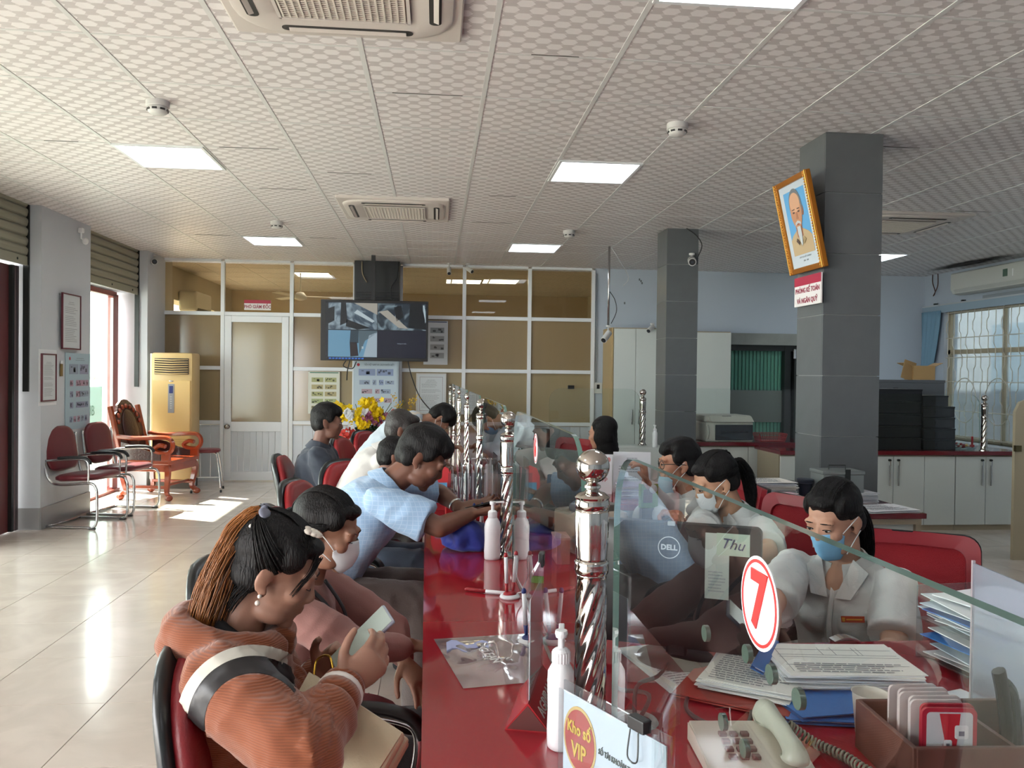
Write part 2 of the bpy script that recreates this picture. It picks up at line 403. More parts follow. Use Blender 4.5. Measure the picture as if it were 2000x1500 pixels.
NX0, NX1, NZ0, NZ1 = 4.08, 5.2, .40, 1.94
wpart(wf, 'wall_face', 2.22, NX0, YF, YF + .2, 0, HZ, WALLM); wpart(wf, 'wall_face', NX1, XR + .2, YF, YF + .2, 0, HZ, WALLM)
wpart(wf, 'wall_face', NX0, NX1, YF, YF + .2, NZ1, HZ, WALLM); wpart(wf, 'wall_face', NX0, NX1, YF, YF + .2, 0, NZ0, WALLM)
for px, py in ((905, 0), ):
    pass
# marks on far wall
for (u, v) in ((1249, 546), (1254, 553), (1252, 549), (1220, 592)):
    p = aty(u, v, YF - .001); B('scuff_mark', p, (.02, .002, .03), mat('scuff', '6b6f74', .8), wf)
# marble lintel over the cage opening
MARB = mat('grey_marble', '8f938f', .25, var=.35, vscale=3)
ml = thing('trim_1', 'x', None); del ml['label']; ml['kind'] = 'structure'
wpart(ml, 'lintel_slab', NX0 - .02, NX1 + .06, YF - .03, YF, NZ1, NZ1 + .165, MARB); wpart(ml, 'jamb_slab', NX1 - .02, NX1 + .10, YF - .028, YF, NZ0, NZ1, MARB)
# dark steel door frame and green sliding bars
DK = mat('dark_steel', '2a2d2c', .35, metal=.4); GRN = mat('green_enamel', '5c9a86', .35)
cage = thing('door_3', 'x', None, (NX0, YF + .06, 0)); del cage['label']; cage['kind'] = 'structure'
B('frame', (.56, 0, NZ1 - .04), (1.12, .08, .08), DK, cage); B('frame', (.96, .0, 1.15), (.09, .1, 1.54), DK, cage); B('frame', (1.09, -.01, 1.15), (.06, .1, 1.54), mat('dark_steel2', '3d403f', .3, metal=.5), cage)
B('hinge', (1.05, -.07, 1.82), (.04, .04, .14), CHROME2, cage, bev=.006)
bar = None
for k in range(17):
    loc = (.015 + k * .0545, .06, 1.17)
    if bar is None:
        bm = nb(); box(bm, (0, 0, 0), (.034, .02, 1.5), .004, seg=1); box(bm, (.026, .004, 0), (.008, .01, 1.5)); bar = mk('bar', bm, GRN, cage, loc=loc)
    else: inst(bar, 'bar', cage, loc)
B('cross_panel', (.46, .035, 1.06), (.95, .01, .46), mat('grey_panel', '6d7571', .5), cage, bev=.003)
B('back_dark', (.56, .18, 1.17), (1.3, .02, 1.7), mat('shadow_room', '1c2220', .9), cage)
solid_wall('wall_far_room_back', XL - .3, XR + .3, 15.3, 15.5, 0, HZ, mat('tan_wall', 'a08f74', .7))
wb = thing('wall_far_room_left', 'x', None); del wb['label']; wb['kind'] = 'structure'
for (a, b_, c, d) in ((11.4, 15.3, 0, 1.1), (11.4, 15.3, 2.5, HZ), (11.4, 12.0, 1.1, 2.5), (14.6, 15.3, 1.1, 2.5)): wpart(wb, 'wall_face', XL - .3, XL, a, b_, c, d, mat('tan_wall2', 'b0aa9c', .7))
solid_wall('wall_far_room_right', 2.9, 3.0, 11.35, 15.3, 0, HZ, mat('tan_wall2'))

# ---- glazed partition (far wall of the hall)
part = thing('wall_partition', 'x', None, (0, YF, 0)); del part['label']; part['kind'] = 'structure'
MX = [-3.66, -2.845, -1.94, -1.10, -.48, .387, 1.294, 2.19]; RZ = [0.02, .79, 1.52, 2.25, 2.945]
BROWN = mat('brown_film_glass', '8d7a5c', .12, spec=.5, var=.10, vscale=1.2, stretch=(2.2, 1, .25))
BROWN2 = mat('brown_film_lower', '9a8a6b', .1, spec=.5, var=.09, vscale=1.2, stretch=(2.2, 1, .25))
TINT = glassmat('brown_tint_glass', 'efe3cb', .0, 1.5, dens=.12, dcol='b09b76', refl=.7)
PLK = mat('white_wainscot', 'ccd2d8', .3, coat=.1)
for i, x in enumerate(MX):
    if i == 1 or i == 2: w_ = .05
    else: w_ = .05
    B('mullion', (x, 0, 1.47), (w_, .07, 2.95), ALU, part, bev=.003)
for i in range(7):
    a, b_ = MX[i], MX[i + 1]
    if i == 3: continue
    for z in RZ:
        if i == 1 and z < 2.2: continue
        B('rail', ((a + b_) / 2, 0, z + (.02 if z > 2.9 else 0)), (b_ - a - .05, .06, .05), ALU, part, bev=.003)
    for k in range(3):
        if i == 1 and k < 2: continue
        z0, z1 = RZ[k + 1] + .025, RZ[k + 2] - .02
        B('pane', ((a + b_) / 2, .012, (z0 + z1) / 2), (b_ - a - .05, .006, z1 - z0), TINT if k == 2 else (BROWN2 if k == 0 else BROWN), part)
    if i != 1:
        nn = 6 if i < 3 else 6; ww = (b_ - a - .05) / nn
        for k in range(nn):
            B('plank', (a + .025 + ww * (k + .5), .01, .405), (ww - .004, .02, .70), PLK, part, bev=.002)
# door in the partition
dr = thing('door_2', 'x', None, (-2.395, YF - .015, 0)); del dr['label']; dr['kind'] = 'structure'
DW = .84
for s in (-1, 1): B('stile', (s * (DW / 2 - .045), 0, 1.115), (.09, .05, 2.21), ALU, dr, bev=.004)
B('top_rail', (0, 0, 2.18), (DW - .18, .048, .085), ALU, dr, bev=.004); B('lock_rail', (0, 0, .735), (DW - .18, .048, .13), ALU, dr, bev=.004); B('bottom_rail', (0, 0, .07), (DW - .18, .048, .12), ALU, dr, bev=.004)
B('pane', (0, .01, 1.47), (DW - .18, .006, 1.34), BROWN2, dr)
for k in range(8): B('plank', (-.33 + .0825 * (k + .5), .008, .40), (.079, .02, .54), PLK, dr, bev=.002)
bm = nb(); lathe(bm, [(.001, .075), (.022, .074), (.030, .062), (.031, .050), (.022, .036), (.012, .030), (.012, .008), (.034, .008), (.036, 0), (.001, 0)], 20, (0, 0, 0), Matrix.Rotation(PI / 2, 4, 'X'))
mk('knob', bm, CHROME, dr, True, loc=(-.375, -.025, .735))
B('rebate', (0, .03, 2.235), (DW + .06, .03, .04), mat('rebate_shadow', '8b8f93', .5), dr)

# ---- black boxed column behind the TV, with a pale lower half
tc_ = thing('trim_column', 'x', None, (-.79, YF - .10, 0)); del tc_['label']; tc_['kind'] = 'structure'
B('upper_cladding', (0, 0, 2.32), (.60, .26, 1.31), mat('black_cladding', '1d2021', .35), tc_, bev=.004)
B('lower_cladding', (0, 0, .83), (.60, .26, 1.64), mat('pale_blue_cladding', 'b7c6d2', .5), tc_, bev=.004)
for k in range(9):
    z = 2.42 + k * .018 - .06; B('ledge', (.0, -.14, 2.30 + k * .032), (.56 - .01 * (k % 3), .03, .006), BLACK, tc_)
def cable(name, pts, r, m, label=None, cat='cable', parent=None, n=6, group=None, kind=None, k=6):
    bm = nb(); tube(bm, spline(pts, k), r, n); return mk(name, bm, m, parent, True, label=label, cat=cat if label else None, group=group, kind=kind)

# ---- grey tiled columns
GRAN = mat('granite_grey', '5d6163', .32, spec=.4, var=.12, vscale=9, bump=.02, bscale=120)
def column(nm, x0, x1, y0, y1):
    c = thing(nm, 'x', None, ((x0 + x1) / 2, (y0 + y1) / 2, 0)); del c['label']; c['kind'] = 'structure'
    W_, D_ = x1 - x0, y1 - y0
    B('core', (0, 0, CL / 2), (W_ - .02, D_ - .02, CL), mat('grout_light', '9a9c9a', .7), c)
    zs = [0, .38, .75, 1.122, 1.494, 1.866, 2.238, 2.61, CL]
    for a, b_ in zip(zs[:-1], zs[1:]):
        h = b_ - a - .005; z = (a + b_) / 2
        B('tile', (0, -D_ / 2 + .005, z), (W_, .012, h), GRAN, c, bev=.001); B('tile', (0, D_ / 2 - .005, z), (W_, .012, h), GRAN, c)
        B('tile', (-W_ / 2 + .005, 0, z), (.012, D_ - .022, h), GRAN, c); B('tile', (W_ / 2 - .005, 0, z), (.012, D_ - .022, h), GRAN, c)
    return c
column('column', 2.345, 2.712, 4.71, 5.06); column('column', 2.315, 2.64, 7.965, 8.32)

# ---- roller shutters
SHUT = mat('shutter_steel_khaki', '8d8b7a', .45, spec=.4)
def shutter(name, lab, y0, y1):
    t = thing(name, lab, 'shutter', (-3.72, (y0 + y1) / 2, 2.42)); L = y1 - y0; s0 = None
    for k in range(6):
        bm = nb(); pr = [(0, 0), (.012, .012), (.02, .045), (.018, .066), (.004, .082), (0, .086)]
        rings = [[V((.0 + p[0], y, p[1])) for p in pr] + [V((-.006, y, .086)), V((-.006, y, 0))] for y in (-L / 2, L / 2)]
        ringloft(bm, rings)
        mk('slat', bm, SHUT, t, loc=(0, 0, .085 + k * .088))
    B('bottom_bar', (.004, 0, .04), (.02, L, .082), SHUT, t, bev=.003)
    for k in range(3): 
        bm = nb(); ell(bm, (0, 0, 0), (.006, .012, .012)); mk('bolt', bm, DK, t, loc=(.015, -L / 2 + .2 + k * (L - .4) / 2, .04))
    B('guide', (.0, L / 2 - .012, -.3), (.05, .02, 1.7), DK, t); B('housing', (-.02, 0, .58), (.04, L, .06), mat('housing_grey', '6d7478', .5), t)
    return t
shutter('roller_shutter', 'khaki steel roller shutter half-drawn over the glass doorway between the two pillars', 8.83, 10.49)
shutter('roller_shutter', 'khaki steel roller shutter above the dark red door at the left picture edge', 3.2, 7.755)
# ---- doorway with fixed glass between the pillars
RWOOD = mat('red_brown_frame', '8a3a2c', .35, var=.1, vscale=3)
d1 = thing('door_1', 'x', None, (-3.93, 9.66, 0)); del d1['label']; d1['kind'] = 'structure'
B('frame', (0, .62, 1.2), (.07, .16, 2.4), RWOOD, d1, bev=.006); B('frame', (0, -.80, 1.2), (.07, .08, 2.4), RWOOD, d1, bev=.006); B('frame', (0, -.1, 2.40), (.07, 1.5, .06), RWOOD, d1, bev=.004)
B('threshold', (.03, -.1, .015), (.10, 1.5, .03), RWOOD, d1); B('metal_strip', (.02, .535, 1.2), (.03, .012, 2.3), ALU, d1)
B('pane', (0, -.12, 1.22), (.008, 1.32, 2.3), glassmat('door_glass', 'f0f5f2'), d1)
decal = mat('frosted_decal', 'c9e6e2', .5, alpha=.75)
B('decal', (.006, -.20, 1.02), (.001, .98, .52), decal, d1)
Mt = MFRAME((.008, .02, 1.02), (0, 1, 0), (0, 0, 1))
text('lettering', 'AGRIB', .17, mat('decal_green', '7fae9f', .5), d1, MFRAME((.0085, -.16, 1.0), (0, 1, 0), (0, 0, 1)))
text('lettering', 'KHÔNG BÁN', .07, mat('decal_brown', 'b08a5c', .5), d1, MFRAME((.0085, -.05, 1.38), (0, 1, 0), (0, 0, 1)))
# folded dark red leaf at the picture's left edge
d4 = thing('door_4', 'x', None, (-3.83, 7.2, 0)); del d4['label']; d4['kind'] = 'structure'
DRED = mat('dark_red_leaf', '5d2a2c', .4, var=.15, vscale=1.5)
B('leaf', (0, .05, 1.21), (.05, .72, 2.40), DRED, d4, bev=.004); B('leaf_edge', (.03, .43, 1.21), (.05, .04, 2.40), DK, d4); B('leaf_edge', (.02, .50, 1.21), (.07, .05, 2.40), mat('leaf_dark', '3f3033', .4), d4)
B('pane', (.0, -2.2, 1.2), (.008, 3.6, 2.35), glassmat('door_glass'), d4)

# ---- window with iron grille on the right wall
wn = thing('window_1', 'x', None, (XR + .08, 9.05, 0)); del wn['label']; wn['kind'] = 'structure'
BEIGE = mat('beige_window_frame', 'a99f86', .5, var=.1)
for y in (-1.62, -.75, .10, .52, 1.60): B('window_frame', (0, y, 1.55), (.06, .05 if abs(y) > 1 or y == .1 else .035, 1.8), BEIGE, wn)
for z in (.68, 1.86, 2.42): B('window_frame', (0, 0, z), (.06, 3.28, .06), BEIGE, wn)
FROST = glassmat('frosted_pane', 'b4bcc0', .3, 1.5, dens=.45, dcol='b2b8bc')
for a, b_ in ((-1.6, -.77), (-.73, .08), (.12, .5), (.54, 1.58)):
    B('pane', (.01, (a + b_) / 2, 1.27), (.006, b_ - a, 1.12), FROST, wn); B('pane', (.01, (a + b_) / 2, 2.14), (.006, b_ - a, .50), FROST, wn)
B('sill', (-.12, 0, .63), (.3, 3.3, .04), mat('sill_white', 'c9ced2', .4), wn)
IRON = mat('cream_iron', 'c7c3b4', .45)
gl = thing('window_grille', 'cream painted iron security grille with geometric bars inside the right-hand window', 'grille', (XR + .02, 9.05, 0))
for k in range(24):
    y = -1.58 + k * .1375; bm = nb(); r = .006
    segs = [(.70, 1.0), (1.0, 1.12), (1.12, 1.5), (1.5, 1.62), (1.62, 2.0), (2.0, 2.12), (2.12, 2.42)]
    off = 0 if k % 2 == 0 else .2
    tube(bm, [(0, y, .68), (0, y, .95 + off), (0, y + .035, 1.0 + off), (0, y + .035, 1.12 + off), (0, y, 1.17 + off), (0, y, 1.42 + off), (0, y - .035, 1.47 + off), (0, y - .035, 1.59 + off), (0, y, 1.64 + off), (0, y, 1.9 + off), (0, y + .035, 1.95 + off), (0, y + .035, 2.05 + off), (0, y, 2.1 + off), (0, y, 2.44)], r, 4)
    mk('bar', bm, IRON, gl)
for z in (.70, 1.05, 1.45, 1.78, 2.05, 2.40):
    B('rail', (0, 0, z), (.01, 3.24, .012), IRON, gl)
for y in (-.6, .55, 1.2):
    bm = nb(); tube(bm, [(-.01, y + .24 * math.cos(a), 1.2 + .30 * math.sin(a)) for a in [k * PI / 14 for k in range(28)]], .006, 4, closed=True); mk('ring', bm, IRON, gl)
# ---- outside: pavement and the building across
out = mat('outside_paving', 'b5b1a8', .8); B('ground', (-14, 5, -.16), (20, 40, .1), out, kind='structure')
B('ground', (17.5, 5, -.16), (20, 40, .1), out, kind='structure')
nbld = thing('neighbour_building', 'pale grey building wall with windows seen through the grilled window', 'building', (8.8, 9, 0))
B('wall', (.1, 0, 2.5), (.2, 9, 5.2), mat('neighbour_wall', 'b4b6b6', .8), nbld)
for y in (-2.6, -.9, .8, 2.5): B('window_panel', (-.01, y, 1.7), (.04, 1.0, 1.3), mat('neighbour_window', '8fa0aa', .3), nbld)
cs = B('garden_wall', (-10.5, 9, .5), (.25, 14, 1.2), mat('cream_garden_wall', 'cdd2c8', .8)); tagp(cs, 'pale wall across the yard outside the glass doorway', 'wall')

aw = thing('sun_blocker', 'unseen flat slab added outside to block the sun over the street doors', 'sun_blocker', (-5.2, 2.4, 2.75)); B('slab', (0, 0, 0), (2.3, 12.8, .14), mat('concrete', 'a9a59c', .8), aw); B('fascia', (-1.17, 0, -.05), (.06, 12.8, .30), mat('concrete'), aw)  # unseen slab, added to keep direct sun out of the near doorways

yw = thing('sky_dimming_wall', 'pale green-white wall added to dim the sky, and tan pillar outside the doorway', 'wall', (-6.3, 13.5, 0)); B('wall_face', (0, 0, 1.5), (.2, 10, 3.0), mat('dimming_wall_render', 'a9bdb2', .8), yw); B('pillar', (.9, -3.9, 1.5), (.35, .35, 3.0), mat('yard_pillar', '9c8468', .8), yw)  # wall added to tone down the overbright sky behind the doorway glass
# ================================================================== FURNITURE AND EQUIPMENT AWAY FROM THE COUNTER
MAROON = mat('maroon_vinyl', '641a24', .38, spec=.5, bump=.12, bscale=180, sheen=.1)
REDV = mat('red_vinyl', '8e1c22', .42, spec=.45, bump=.12, bscale=160)
REDVD = mat('dark_red_vinyl', '74181f', .4, spec=.45, bump=.12, bscale=160)
def pad_outline(w_, h, n=6.0, k=28, top=1.0):
    pts = []
    for i in range(k):
        a = 2 * PI * i / k; c, s = math.cos(a), math.sin(a)
        x = w_ / 2 * math.copysign(abs(c) ** (2 / n), c); z = h / 2 * math.copysign(abs(s) ** (2 / n), s)
        if s > 0: x *= 1 - (1 - top) * (s ** 2)
        pts.append((x, z))
    return pts
def cushion(bm, w_, h, t, M, n=4.0, top=1.0, puff=1.0, k=28):
    """pad lying in local XZ, thickness along Y"""
    o = pad_outline(w_, h, n, k, top); rings = []
    for (s, yy) in ((.0, -.5), (.55, -.49), (.88, -.42), (1, -.18), (1, .18), (.88, .42), (.55, .49), (.0, .5)):
        rings.append([V((p[0] * (1 - (1 - s) * 1), yy * t, p[1] * (1 - (1 - s) * 1))) for p in o] if s else [V((p[0] * .01, yy * t * puff, p[1] * .01)) for p in o])
    q = ringloft(bm, rings); xf(bm, q, M); return q

# ---- cantilever waiting chairs
def cantilever(label, loc, rz):
    t = thing('visitor_chair', label, 'chair', loc, rz)   # faces local +X
    for s in (-1, 1):
        y = s * .255; bm = nb()
        tube(bm, spline([(-.30, y, .86), (-.27, y, .60), (-.215, y, .44), (-.10, y, .405), (.17, y, .425), (.235, y, .38), (.245, y, .30), (.245, y, .08), (.205, y, .016), (.12, y, .013), (-.20, y, .013), (-.245, y * .98, .013)], 5), .0125, 10)
        mk('frame_tube', bm, CHROME2, t, True)
        bm = nb(); tube(bm, spline([(-.255, y, .625), (-.10, y, .640), (.10, y, .645), (.155, y, .62), (.165, y, .56), (.16, y, .425)], 5), .010, 8); mk('arm_tube', bm, CHROME2, t, True)
        bm = nb(); tube(bm, spline([(-.13, y, .652), (.0, y, .662), (.12, y, .658), (.17, y, .628), (.178, y, .60)], 5), .019, 10, flat=.8); mk('armrest', bm, BLACK, t, True)
        B('foot_pad', (.20, y, .006), (.06, .03, .012), BLACK, t, bev=.003)
    bm = nb(); tube(bm, [(-.245, -.25, .013), (-.245, .25, .013)], .0125, 8); mk('floor_bar', bm, CHROME2, t, True)
    bm = nb(); cushion(bm, .47, .47, .07, Matrix.Translation((-.0, 0, .465)) @ Matrix.Rotation(R_(-3), 4, 'Y') @ Matrix.Rotation(PI / 2, 4, 'Z') @ Matrix.Rotation(PI / 2, 4, 'X'), n=4)
    mk('seat', bm, MAROON, t, True)
    bm = nb(); cushion(bm, .46, .43, .05, Matrix.Translation((-.275, 0, .72)) @ Matrix.Rotation(R_(-9), 4, 'Y') @ Matrix.Rotation(PI / 2, 4, 'Z'), n=4, top=.82)
    mk('backrest', bm, MAROON, t, True)
    return t
cantilever('maroon chrome cantilever chair standing nearest against the left pillar', (-3.30, 8.06, 0), R_(-10))
cantilever('maroon chrome cantilever chair behind the first one, beside the carved wooden armchair', (-3.22, 8.74, 0), R_(-9))
t = thing('metal_stool', 'chrome-legged stool mostly hidden behind the carved wooden armchair', 'stool', (-2.78, 10.22, 0), R_(10))
bm = nb(); cushion(bm, .30, .30, .05, Matrix.Translation((0, 0, .50)) @ Matrix.Rotation(PI / 2, 4, 'X'), n=3); mk('seat', bm, MAROON, t, True)
for sx in (-1, 1):
    for sy in (-1, 1):
        bm = nb(); tube(bm, spline([(sx * .06, sy * .06, .475), (sx * .11, sy * .11, .46), (sx * .14, sy * .14, .30), (sx * .17, sy * .17, .02)], 5), .010, 8); mk('leg', bm, CHROME2, t, True)
        bm = nb(); tube(bm, [(sx * .17, sy * .17, .0), (sx * .168, sy * .168, .03)], .014, 8); mk('foot_cap', bm, BLACK, t)

# ---- carved wooden armchair
WOOD = mat('polished_red_wood', '8f3a1c', .22, spec=.6, coat=.4, var=.25, vscale=5, stretch=(1, 1, .3)); WOODD = mat('dark_carved_wood', '3a1510', .3, coat=.3, bump=.5, bscale=45)
t = thing('carved_armchair', 'polished red-brown carved wooden armchair with scrolled arms in front of the standing air conditioner', 'armchair', (-3.2, 9.77, 0), R_(-12))
for sx in (-1, 1):
    for sy in (-1, 1):
        bm = nb(); x = sx * .26; y = sy * .29
        tube(bm, spline([(x * .92, y * .95, .42), (x * 1.06, y * 1.06, .34), (x * 1.0, y, .2), (x * .95, y * .96, .1), (x * 1.1, y * 1.08, .05)], 4), [.042 - .001 * k for k in range(17)], 4)
        ell(bm, (x * 1.12, y * 1.08, .036), (.045, .04, .036)); mk('leg', bm, WOOD, t, 40)
B('seat', (0, 0, .435), (.62, .68, .05), WOOD, t, bev=.012); B('apron', (.28, 0, .375), (.03, .56, .09), WOOD, t, bev=.006); B('apron', (-.28, 0, .375), (.03, .56, .09), WOOD, t, bev=.006)
for s in (-1, 1): B('apron', (0, s * .31, .375), (.5, .03, .09), WOOD, t, bev=.006); B('stretcher', (0, s * .27, .15), (.5, .03, .035), WOOD, t, bev=.006)
B('stretcher', (.22, 0, .17), (.03, .5, .03), WOOD, t, bev=.006)
bk = Matrix.Translation((-.30, 0, .45)) @ Matrix.Rotation(R_(-14), 4, 'Y') @ Matrix.Rotation(PI / 2, 4, 'Z')
for s in (-1, 1):
    bm = nb(); box(bm, (s * .27, 0, .30), (.055, .045, .66), .008); xf(bm, bm.verts, bk); mk('back_post', bm, WOOD, t)
bm = nb(); o = [(-.25, 0), (.25, 0), (.25, .52), (.18, .56), (.14, .64), (.06, .69), (0, .70), (-.06, .69), (-.14, .64), (-.18, .56), (-.25, .52)]; prism(bm, o, .03, bk); mk('back_panel', bm, WOODD, t)
bm = nb(); q = ell(bm, (0, -.02, .34), (.15, .02, .24)); xf(bm, bm.verts, bk); mk('oval_medallion', bm, WOODD, t, True)
for k in range(9):
    a = PI * (k + .5) / 9; bm = nb(); ell(bm, (.21 * math.cos(a), -.02, .40 + .22 * math.sin(a)), (.022, .02, .03)); xf(bm, bm.verts, bk); mk('carved_scroll', bm, WOOD, t, True)
for s in (-1, 1):
    y = s * .32; bm = nb(); r = []
    tube(bm, spline([(-.33, y, .72), (-.1, y, .705), (.2, y, .72), (.31, y, .70), (.34, y, .62), (.29, y, .55), (.16, y, .55), (.12, y, .59), (.18, y, .63), (.25, y, .62)], 5), .026, 6, hint=V((0, 1, 0)), flat=1.3); mk('scrolled_arm', bm, WOOD, t, 40)
    B('arm_support', (.26, y, .50), (.11, .035, .11), WOOD, t, bev=.01)
    bm = nb(); prism(bm, [(-.28, .46), (.2, .46), (.2, .53), (.05, .56), (-.1, .62), (-.28, .66)], .018, Matrix.Translation((0, y, 0))); mk('side_panel', bm, WOODD, t)

# ---- floor-standing air conditioner
CREAMY = mat('cream_ac_plastic', 'cdb07c', .35, spec=.4)
t = thing('standing_air_conditioner', 'tall cream floor-standing air conditioner in the left corner beside the glazed partition', 'air conditioner', (-3.27, 10.57, 0))
B('body', (0, 0, .90), (.50, .34, 1.60), CREAMY, t, bev=.03, smooth=40); B('side_panel', (-.262, .02, .90), (.03, .30, 1.58), mat('ac_side', 'd9d3c4', .4), t, bev=.01)
B('base', (0, 0, .05), (.46, .30, .10), mat('ac_base', '4a4238', .6), t)
B('front_panel', (0, -.178, .88), (.46, .02, .95), mat('cream_ac_front', 'd6b678', .28, spec=.5), t, bev=.008)
B('outlet_recess', (0, -.176, 1.53), (.41, .008, .20), mat('dark_louver_gap', '1b1a18', .6), t)
for k in range(7):
    z = 1.615 - k * .0285; bm = nb(); tube(bm, [(-.2, -.185, z), (0, -.187, z - .008), (.2, -.185, z)], .0055, 6, flat=1.5); mk('louver', bm, CREAMY, t, True)
for k in range(8): B('intake_slat', (0, -.185, .62 - k * .022), (.40, .012, .009), mat('ac_slat', 'b8995f', .4), t)
B('control_strip', (.0, -.190, 1.13), (.075, .006, .36), mat('ac_grey_strip', '8d8f92', .4), t, bev=.002); B('display', (0, -.194, 1.24), (.045, .004, .09), mat('ac_display', '26306e', .2), t)
bm = nb(); ell(bm, (0, -.189, 1.345), (.03, .004, .009)); mk('emblem', bm, CHROME2, t, True)
for k in range(6): B('button', (0, -.194, 1.15 - k * .028), (.02, .003, .012), mat('ac_button', 'b9babc', .4), t)

# ---- framed papers and posters on the pillar
PR = mat('paper_ivory', 'c9cfd2', .7); INK = mat('ink_grey', '878c93', .8); MARF = mat('maroon_frame', '5f2230', .35)
def printed(parent, x0, x1, z0, z1, M, n, seed=0, m=INK, th=.006, title=True):
    rnd = random.Random(seed); bm = nb(); H = z1 - z0
    for k in range(n):
        z = z1 - H * (k + .5) / n; a = x0 + rnd.uniform(0, .02) * (x1 - x0); b_ = x1 - rnd.uniform(0, .35) * (x1 - x0)
        if title and k < 3: a = lerp(x0, x1, .3 - .05 * k); b_ = lerp(x0, x1, .7 + .05 * k)
        if rnd.random() < .12: continue
        xs = a
        while xs < b_:
            wl_ = rnd.uniform(.02, .06) * (x1 - x0) * 2; xe = min(xs + wl_, b_)
            box(bm, ((xs + xe) / 2, 0, z), (xe - xs, .0006, H / n * .24)); xs = xe + .008 * (x1 - x0) * 2
    xf(bm, bm.verts, M); return mk('print', bm, m, parent, kind=None)
def wallsheet(name, label, cat, P, xdir, w_, h, frame=None, sheet=PR, thick=.006, lines=22, seed=0, fw_=.012, mat_border=None, glass=False):
    """sheet centred at P, local x along xdir, facing its -Y"""
    rz = math.atan2(xdir[1], xdir[0]); t = thing(name, label, cat, P, rz)
    B('sheet', (0, 0, 0), (w_, thick, h), sheet, t)
    if frame:
        for s in (-1, 1):
            B('frame_side', (s * (w_ / 2 + fw_ / 2), -.003, 0), (fw_, .018, h + 2 * fw_), frame, t, bev=.002); B('frame_rail', (0, -.003, s * (h / 2 + fw_ / 2)), (w_, .018, fw_), frame, t, bev=.002)
        if glass: B('glass', (0, -.008, 0), (w_, .002, h), glassmat('frame_glass', 'f4f8f8'), t)
    if mat_border:
        bm = nb(); m_ = mat_border[0]; ww = mat_border[1]
        for s in (-1, 1): box(bm, (s * (w_ / 2 - ww), -thick / 2 - .0004, 0), (.003, .0006, h - 2 * ww)); box(bm, (0, -thick / 2 - .0004, s * (h / 2 - ww)), (w_ - 2 * ww, .0006, .003))
        mk('border_line', bm, m_, t)
    if lines: printed(t, -w_ * .36, w_ * .36, -h * .42, h * .38, Matrix.Translation((0, -thick / 2 - .0005, 0)), lines, seed)
    return t
DY = (0, 1, 0)
wallsheet('framed_notice', 'maroon-framed notice hanging high and proud of the left pillar', 'framed notice', (-3.572, 8.31, 1.945), DY, .38, .52, MARF, lines=24, seed=1)
B('hook', (-3.585, 8.12, 2.2), (.03, .02, .012), CHROME2, label='small metal hook holding the maroon-framed notice', cat='hook')
wallsheet('framed_letter', 'white-mounted letter with maroon border hanging low on the left pillar, nearest the camera', 'framed notice', (-3.59, 7.89, 1.40), DY, .26, .42, MARF, lines=26, seed=2)
B('mount_board', (-3.597, 7.89, 1.40), (.004, .34, .52), PAPER, label='plain white mounting board behind the low maroon-bordered letter', cat='board')
BNK = mat('poster_blue', '9db5c2', .5)
def notes(parent, cells, M, cols, seed=3):
    rnd = random.Random(seed)
    for (x, z, w_, h) in cells:
        bm = nb(); box(bm, (0, 0, 0), (w_, .001, h)); xf(bm, bm.verts, M @ Matrix.Translation((x, -.0038, z))); c = rnd.choice(cols); mk('banknote_print', bm, mat('note_' + c, c, .6), parent)
        bm = nb()
        for k in range(5): box(bm, (rnd.uniform(-.38, .38) * w_, 0, rnd.uniform(-.25, .25) * h), (rnd.uniform(.08, .22) * w_, .0008, rnd.uniform(.1, .4) * h))
        xf(bm, bm.verts, M @ Matrix.Translation((x, -.0047, z))); mk('banknote_figure', bm, mat('noted_' + c, ''.join('%02x' % int(int(c[i:i + 2], 16) * .55) for i in (0, 2, 4)), .6), parent)
t = wallsheet('banknote_poster', 'pale blue poster of banknote security details on the left pillar', 'poster', (-3.594, 8.52, 1.26), DY, .56, .76, None, BNK, lines=0)
printed(t, -.16, .24, .30, .34, Matrix.Translation((0, -.004, 0)), 2, 4); bm = nb(); ell(bm, (-.19, -.004, .325), (.018, .002, .018)); mk('emblem', bm, mat('emblem_red', 'b03040', .5), t)
cells = [(-.10, .22, .20, .10), (.13, .22, .2, .10)] + [(x, z, .1 + .03 * ((i * 7) % 3 - 1), .06) for z in (.08, -.03, -.14) for i, x in enumerate((-.15, -.0, .09, .2))] + [(-.16 + .085 * k, -.28, .06, .06) for k in range(5)]
notes(t, cells, Matrix.Identity(4), ['8a8fa8', '8794a6', 'a48a9c', '7f8ea8'])
t = thing('hanging_tag', 'small gold-brown amulet tag pinned between the letter and the banknote poster', 'tag', (-3.59, 8.15, 1.47)); B('card', (0, 0, 0), (.006, .05, .12), mat('tag_gold', '6f5a2a', .5), t); B('card_top', (.002, 0, .075), (.004, .035, .03), PAPER, t)
t = thing('emergency_lamp', 'small white twin-head lamp fixed high on the left pillar under the ceiling', 'lamp', (-3.57, 8.52, 2.80)); B('box', (0, 0, .08), (.05, .05, .05), WHITE, t, bev=.01); bm = nb(); ell(bm, (.02, .05, -.02), (.03, .03, .035)); mk('lamp_head', bm, WHITE, t, True); bm = nb(); tube(bm, [(0, 0, .08), (0, .0, .0), (.02, .05, -.02)], .008, 6); mk('bracket', bm, WHITE, t)

